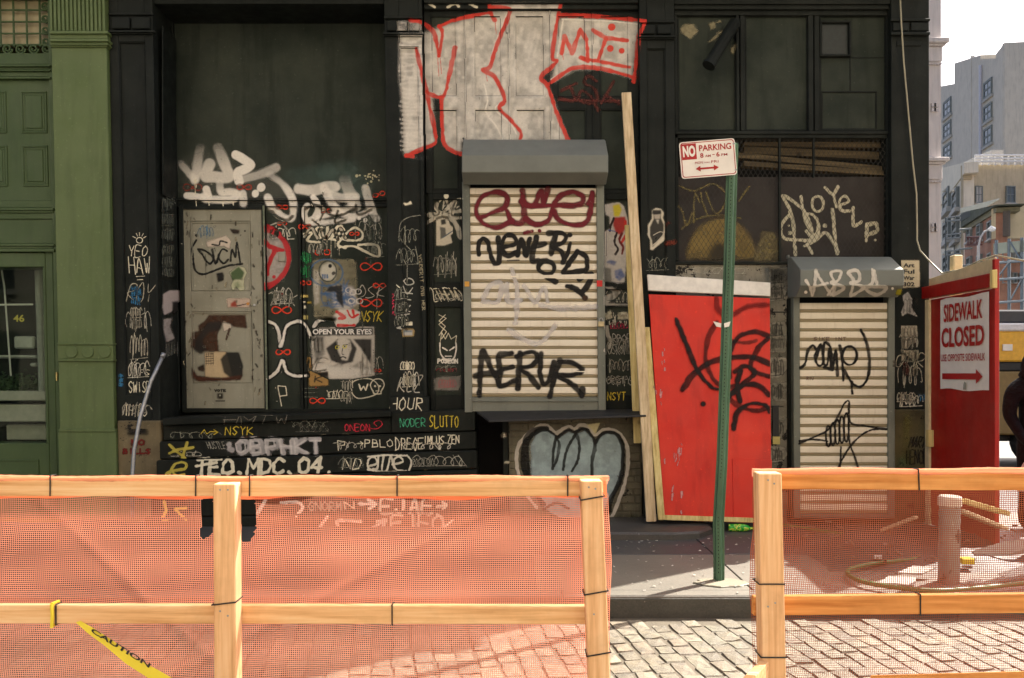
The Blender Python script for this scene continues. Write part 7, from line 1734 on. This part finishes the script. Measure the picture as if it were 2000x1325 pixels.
for L in ([(258,675),(285,650),(300,575),(330,540),(350,560)],[(350,620),(380,530),(345,600),(365,660),(395,640),(385,540)],[(400,520),(395,640),(420,650),(430,560),(440,670)],[(410,520),(440,560),(450,680),(470,570),(480,720)],[(400,670),(450,685)],[(495,540),(510,640),(515,750)],[(620,445),(650,510),(672,620),(662,730),(625,785),(575,772),(520,690)],[(565,760),(570,860)]): P.stroke(c(L), 5, rgb(18,16,15), 1.6, .95)
P.ring(*c([(553,600)])[0], 14, 18, 5, rgb(18,16,15), 1.6); P.build('graffiti_tag', sh_b)
P = Paint(1555, 775, 1738, 995); c = K3c
for L in ([(248,1130),(340,1090),(420,1050),(480,970),(520,890),(550,880),(556,1000),(640,1022),(780,1042)],[(780,1046),(690,1045),(610,1090),(540,1170),(480,1280)],[(548,890),(550,1100),(580,1200),(606,1280),(640,1400)],[(250,1115),(340,1105),(420,1115)],[(500,1150),(495,1280),(470,1400)]): P.stroke(c(L), 3.4, rgb(18,16,15), 1.2, .93)
for i in range(5): P.ring(*c([(425+i*27,1085-i*13)])[0], 5, 20+2*i, 3.4, rgb(18,16,15), 1.2)
P.build('graffiti_figure', sh_b)
quick('graffiti_tag', sh_b, 'text', bx(K3c,338,490,530,508), 'SIKE INT', .9, rgb(120,90,80), seed=3); quick('graffiti_tag', sh_b, 'text', bx(K3c,295,728,335,745), 'RIU', .9, rgb(130,100,90), seed=3)
# strip of paste-ups right of the narrow shutter
P = Paint(1760, 506, 1800, 565, .8); c = K3c; P.poly(c([(862,28),(972,28),(975,188),(866,192)]), rgb(202,190,160), .97, .6); P.build('poster', bl)
for i, t_ in enumerate(('Art', 'Ful', 'War', '302')): put_text(t_, px(*c([(875, 70+i*38)])[0], D0-.010), (1,0,0), (0,0,1), 68/3.08*D0/F, 26/3.08*D0/F, M['tie'], bl, .03, 'poster_lettering')
for q, cc, mt_ in (([(868,240),(905,215),(930,260),(925,310),(965,370),(940,360),(900,345),(870,365),(860,340),(880,290)],rgb(188,184,176),.35),([(862,420),(960,420),(962,488),(862,488)],rgb(196,188,168),.3),([(862,492),(962,492),(955,520),(920,535),(905,560),(864,560)],rgb(190,182,164),.35),([(862,568),(968,565),(972,610),(940,640),(900,600),(865,640)],rgb(176,168,146),.4),([(870,650),(905,640),(915,700),(880,730)],rgb(96,34,26),.3),([(930,680),(965,650),(965,720),(935,725)],rgb(180,172,150),.4),([(812,630),(830,625),(832,670),(815,668)],rgb(180,172,150),.5)):
    Q = c(q); P = Paint(min(a for a, b in Q)-3, min(b for a, b in Q)-3, max(a for a, b in Q)+3, max(b for a, b in Q)+3, .8); P.poly(Q, cc, .95, .8, mt_, 5, int(Q[0][1])); P.scrib(Q[0][0], Q[0][1], max(a for a, b in Q), max(b for a, b in Q), 2, 1.4, rgb(50,46,42), seed=int(Q[0][0]), alpha=.6); 
    P.A *= (P.A > .3); P.build('torn_poster', bl)
quick('graffiti_tag', bl, 'scrib', bx(K3c,830,818,960,880), 4, 1.5, rgb(186,180,164), seed=91); quick('graffiti_tag', bl, 'scrib', bx(K3c,965,830,1020,880), 2, 1.2, BLU, seed=92)
quick('graffiti_tag', bl, 'text', bx(K3c,915,1090,1010,1150), 'MART', 2, BLK, slant=.3, jit=.4); quick('graffiti_tag', bl, 'text', bx(K3c,895,1170,1015,1250), 'HENCE', 2.2, BLK, jit=.4, sm=True)
P = Paint(1744, 805, 1816, 920, 1.5); P.poly([(1768,815),(1776,812),(1772,870),(1780,905),(1766,905)], rgb(130,126,40), .55, 4, .5, 14, 3); P.poly([(1750,900),(1770,890),(1775,915),(1750,918)], rgb(90,120,80), .5, 4, .5); P.build('paint_drips', bl)
# torn bills on the wall between the red board and the narrow shutter
r = random.Random(77)
for k, (y0_, y1_) in enumerate(((625,690),(695,740),(745,785),(790,800),(812,860),(870,905),(520,590))):
    P = Paint(1500, y0_-4, 1546, y1_+4); P.poly([(1502,y0_+r.uniform(0,8)),(1538+r.uniform(-8,4),y0_+r.uniform(0,6)),(1541,y0_+(y1_-y0_)*.5),(1530+r.uniform(-6,8),y1_-r.uniform(0,6)),(1502,y1_)], rgb(186,180,164) if k % 2 else rgb(150,146,132), .92, .8, .45, 9, k+3)
    P.scrib(1504, y0_+4, 1532, y1_-4, 3, 2.2, rgb(36,36,32), seed=k, alpha=.75); P.A *= (P.A > .2); P.build('torn_poster', bl)
P = Paint(1480, 515, 1552, 590, 1.5); P.poly([(1490,520),(1545,518),(1540,560),(1500,565)], rgb(40,66,86), .6, 5, .6, 14, 3); P.poly([(1330,518),(1420,518),(1400,535),(1340,532)], CREAM, .7, 3, .5); P.build('paint_patch', bl)
m = MB(); fb(m, 1508, 793, 1520, 852, .02, .05, hf=False); m.build('black_plate', M['rubber'], bl); m = MB(); fb(m, 1508, 853, 1522, 868, .03, .05, hf=False); m.build('yellow_strip', plainmat('old_yellow', rgb(190,176,110), .7), bl)

# ---- many small overlapping marker tags and drips that fill the front between the big pieces
r = random.Random(404)
GR = [rgb(228,222,204), rgb(184,180,164), rgb(140,142,128), rgb(206,200,180)]
for (a, b, c2, d, n_, w, ci) in ((524,440,580,470,2,1.6,0),(526,560,578,596,2,1.4,0),(598,470,640,500,2,1.5,1),(700,430,752,470,2,1.4,1),(712,470,756,505,2,1.3,2),(664,740,690,790,2,1.2,1),(700,690,752,735,2,1.3,1),(770,560,800,640,2,1.2,2),(786,720,820,765,2,1.5,0),(772,440,822,520,2,1.2,2),(846,490,900,545,3,1.5,1),(848,570,902,585,2,1.3,0),(850,712,898,728,2,1.3,2),(1184,560,1236,600,2,1.4,1),(1184,700,1238,730,3,1.3,1),(1184,735,1240,755,2,1.3,0),(240,600,300,650,3,1.3,1),(246,700,296,740,2,1.3,0),(232,785,300,812,3,1.4,1),(322,842,440,858,3,1.2,2),(560,820,650,838,3,1.2,2),(650,862,720,880,2,1.4,1),(770,862,900,880,4,1.5,0),(800,888,920,912,4,1.2,1),(660,890,716,915,2,1.3,2),(330,880,400,892,2,1.2,1),(1756,640,1800,690,2,1.4,1),(1752,700,1806,760,2,1.4,1),(1756,766,1806,796,3,1.4,0),(1260,500,1312,530,2,1.2,2),(1330,520,1470,536,4,1.3,1),(1186,610,1236,640,2,1.6,0),(604,655,640,690,2,1.2,0)):
    P = Paint(a-4, b-4, c2+4, d+4); P.scrib(a, b, c2, d, n_, w, GR[ci], seed=int(a*3+b), alpha=.8, loops=r.choice((4, 6, 7))); P.build('graffiti_tag', bl)
P = Paint(346, 300, 764, 800, 2.0)
for i in range(60):
    x = r.uniform(350, 760); y = r.choice([r.uniform(350,400), r.uniform(430,790)]); P.dot(x, y, r.uniform(.7, 1.9), GR[i % 4] if i % 5 else ORG, 1.0, .8)
for i in range(26):
    x = r.uniform(600, 750); y = r.uniform(390, 700); P.stroke([(x, y), (x+r.gauss(0,1), y+r.uniform(8, 40))], 1.0, GR[i % 4], .8, .55, False)
kind(P.build('paint_specks', bl), 'stuff')

P = Paint(590, 395, 760, 500); c = A3c
for L, w in (([(1180,640),(1260,600),(1330,640),(1300,720)],5),([(1300,620),(1420,690),(1560,640)],6),([(1440,650),(1420,740),(1500,720)],5),([(1580,600),(1600,680),(1700,640)],5),([(1180,850),(1230,780),(1280,860)],4.5),([(1310,800),(1340,870),(1400,800),(1440,870)],4.5),([(1460,790),(1500,860)],4.5)): P.stroke(c(L), w, rgb(214,206,186), 1.6, .9)
P.build('graffiti_tag', bl)
P = Paint(520, 410, 590, 560); 
for L, w in (([(905,620),(960,690),(1040,720),(1085,690)],6),([(915,760),(990,740),(1040,790)],2.5)): P.stroke(A3c(L), w, rgb(206,200,184), 1.8, .85)
P.build('graffiti_tag', bl)
for (a, b, c2, d, t_, w, cc) in ((846,392,900,420,'SKE',2.4,rgb(190,184,166)),(1186,662,1238,690,'KRONE',1.6,rgb(190,186,172)),(250,556,298,590,'ROY',1.7,rgb(176,170,150)),(526,575,580,598,'TAK',1.8,rgb(190,186,170)),(700,560,752,582,'DSK',1.6,rgb(190,186,170)),(598,700,640,722,'VE',1.6,rgb(170,166,150)),(780,735,824,765,'KEZ',2.0,rgb(196,190,172)),(1752,690,1806,720,'OHR',1.8,rgb(176,170,150)),(440,812,560,828,'HMTW',1.4,rgb(120,116,104))):
    P = Paint(a-5, b-5, c2+5, d+5); P.text(t_, a, b, c2, d, w, cc, .25, .75, 1.2, .9, sm=True, seed=int(a)); P.build('graffiti_tag', bl)
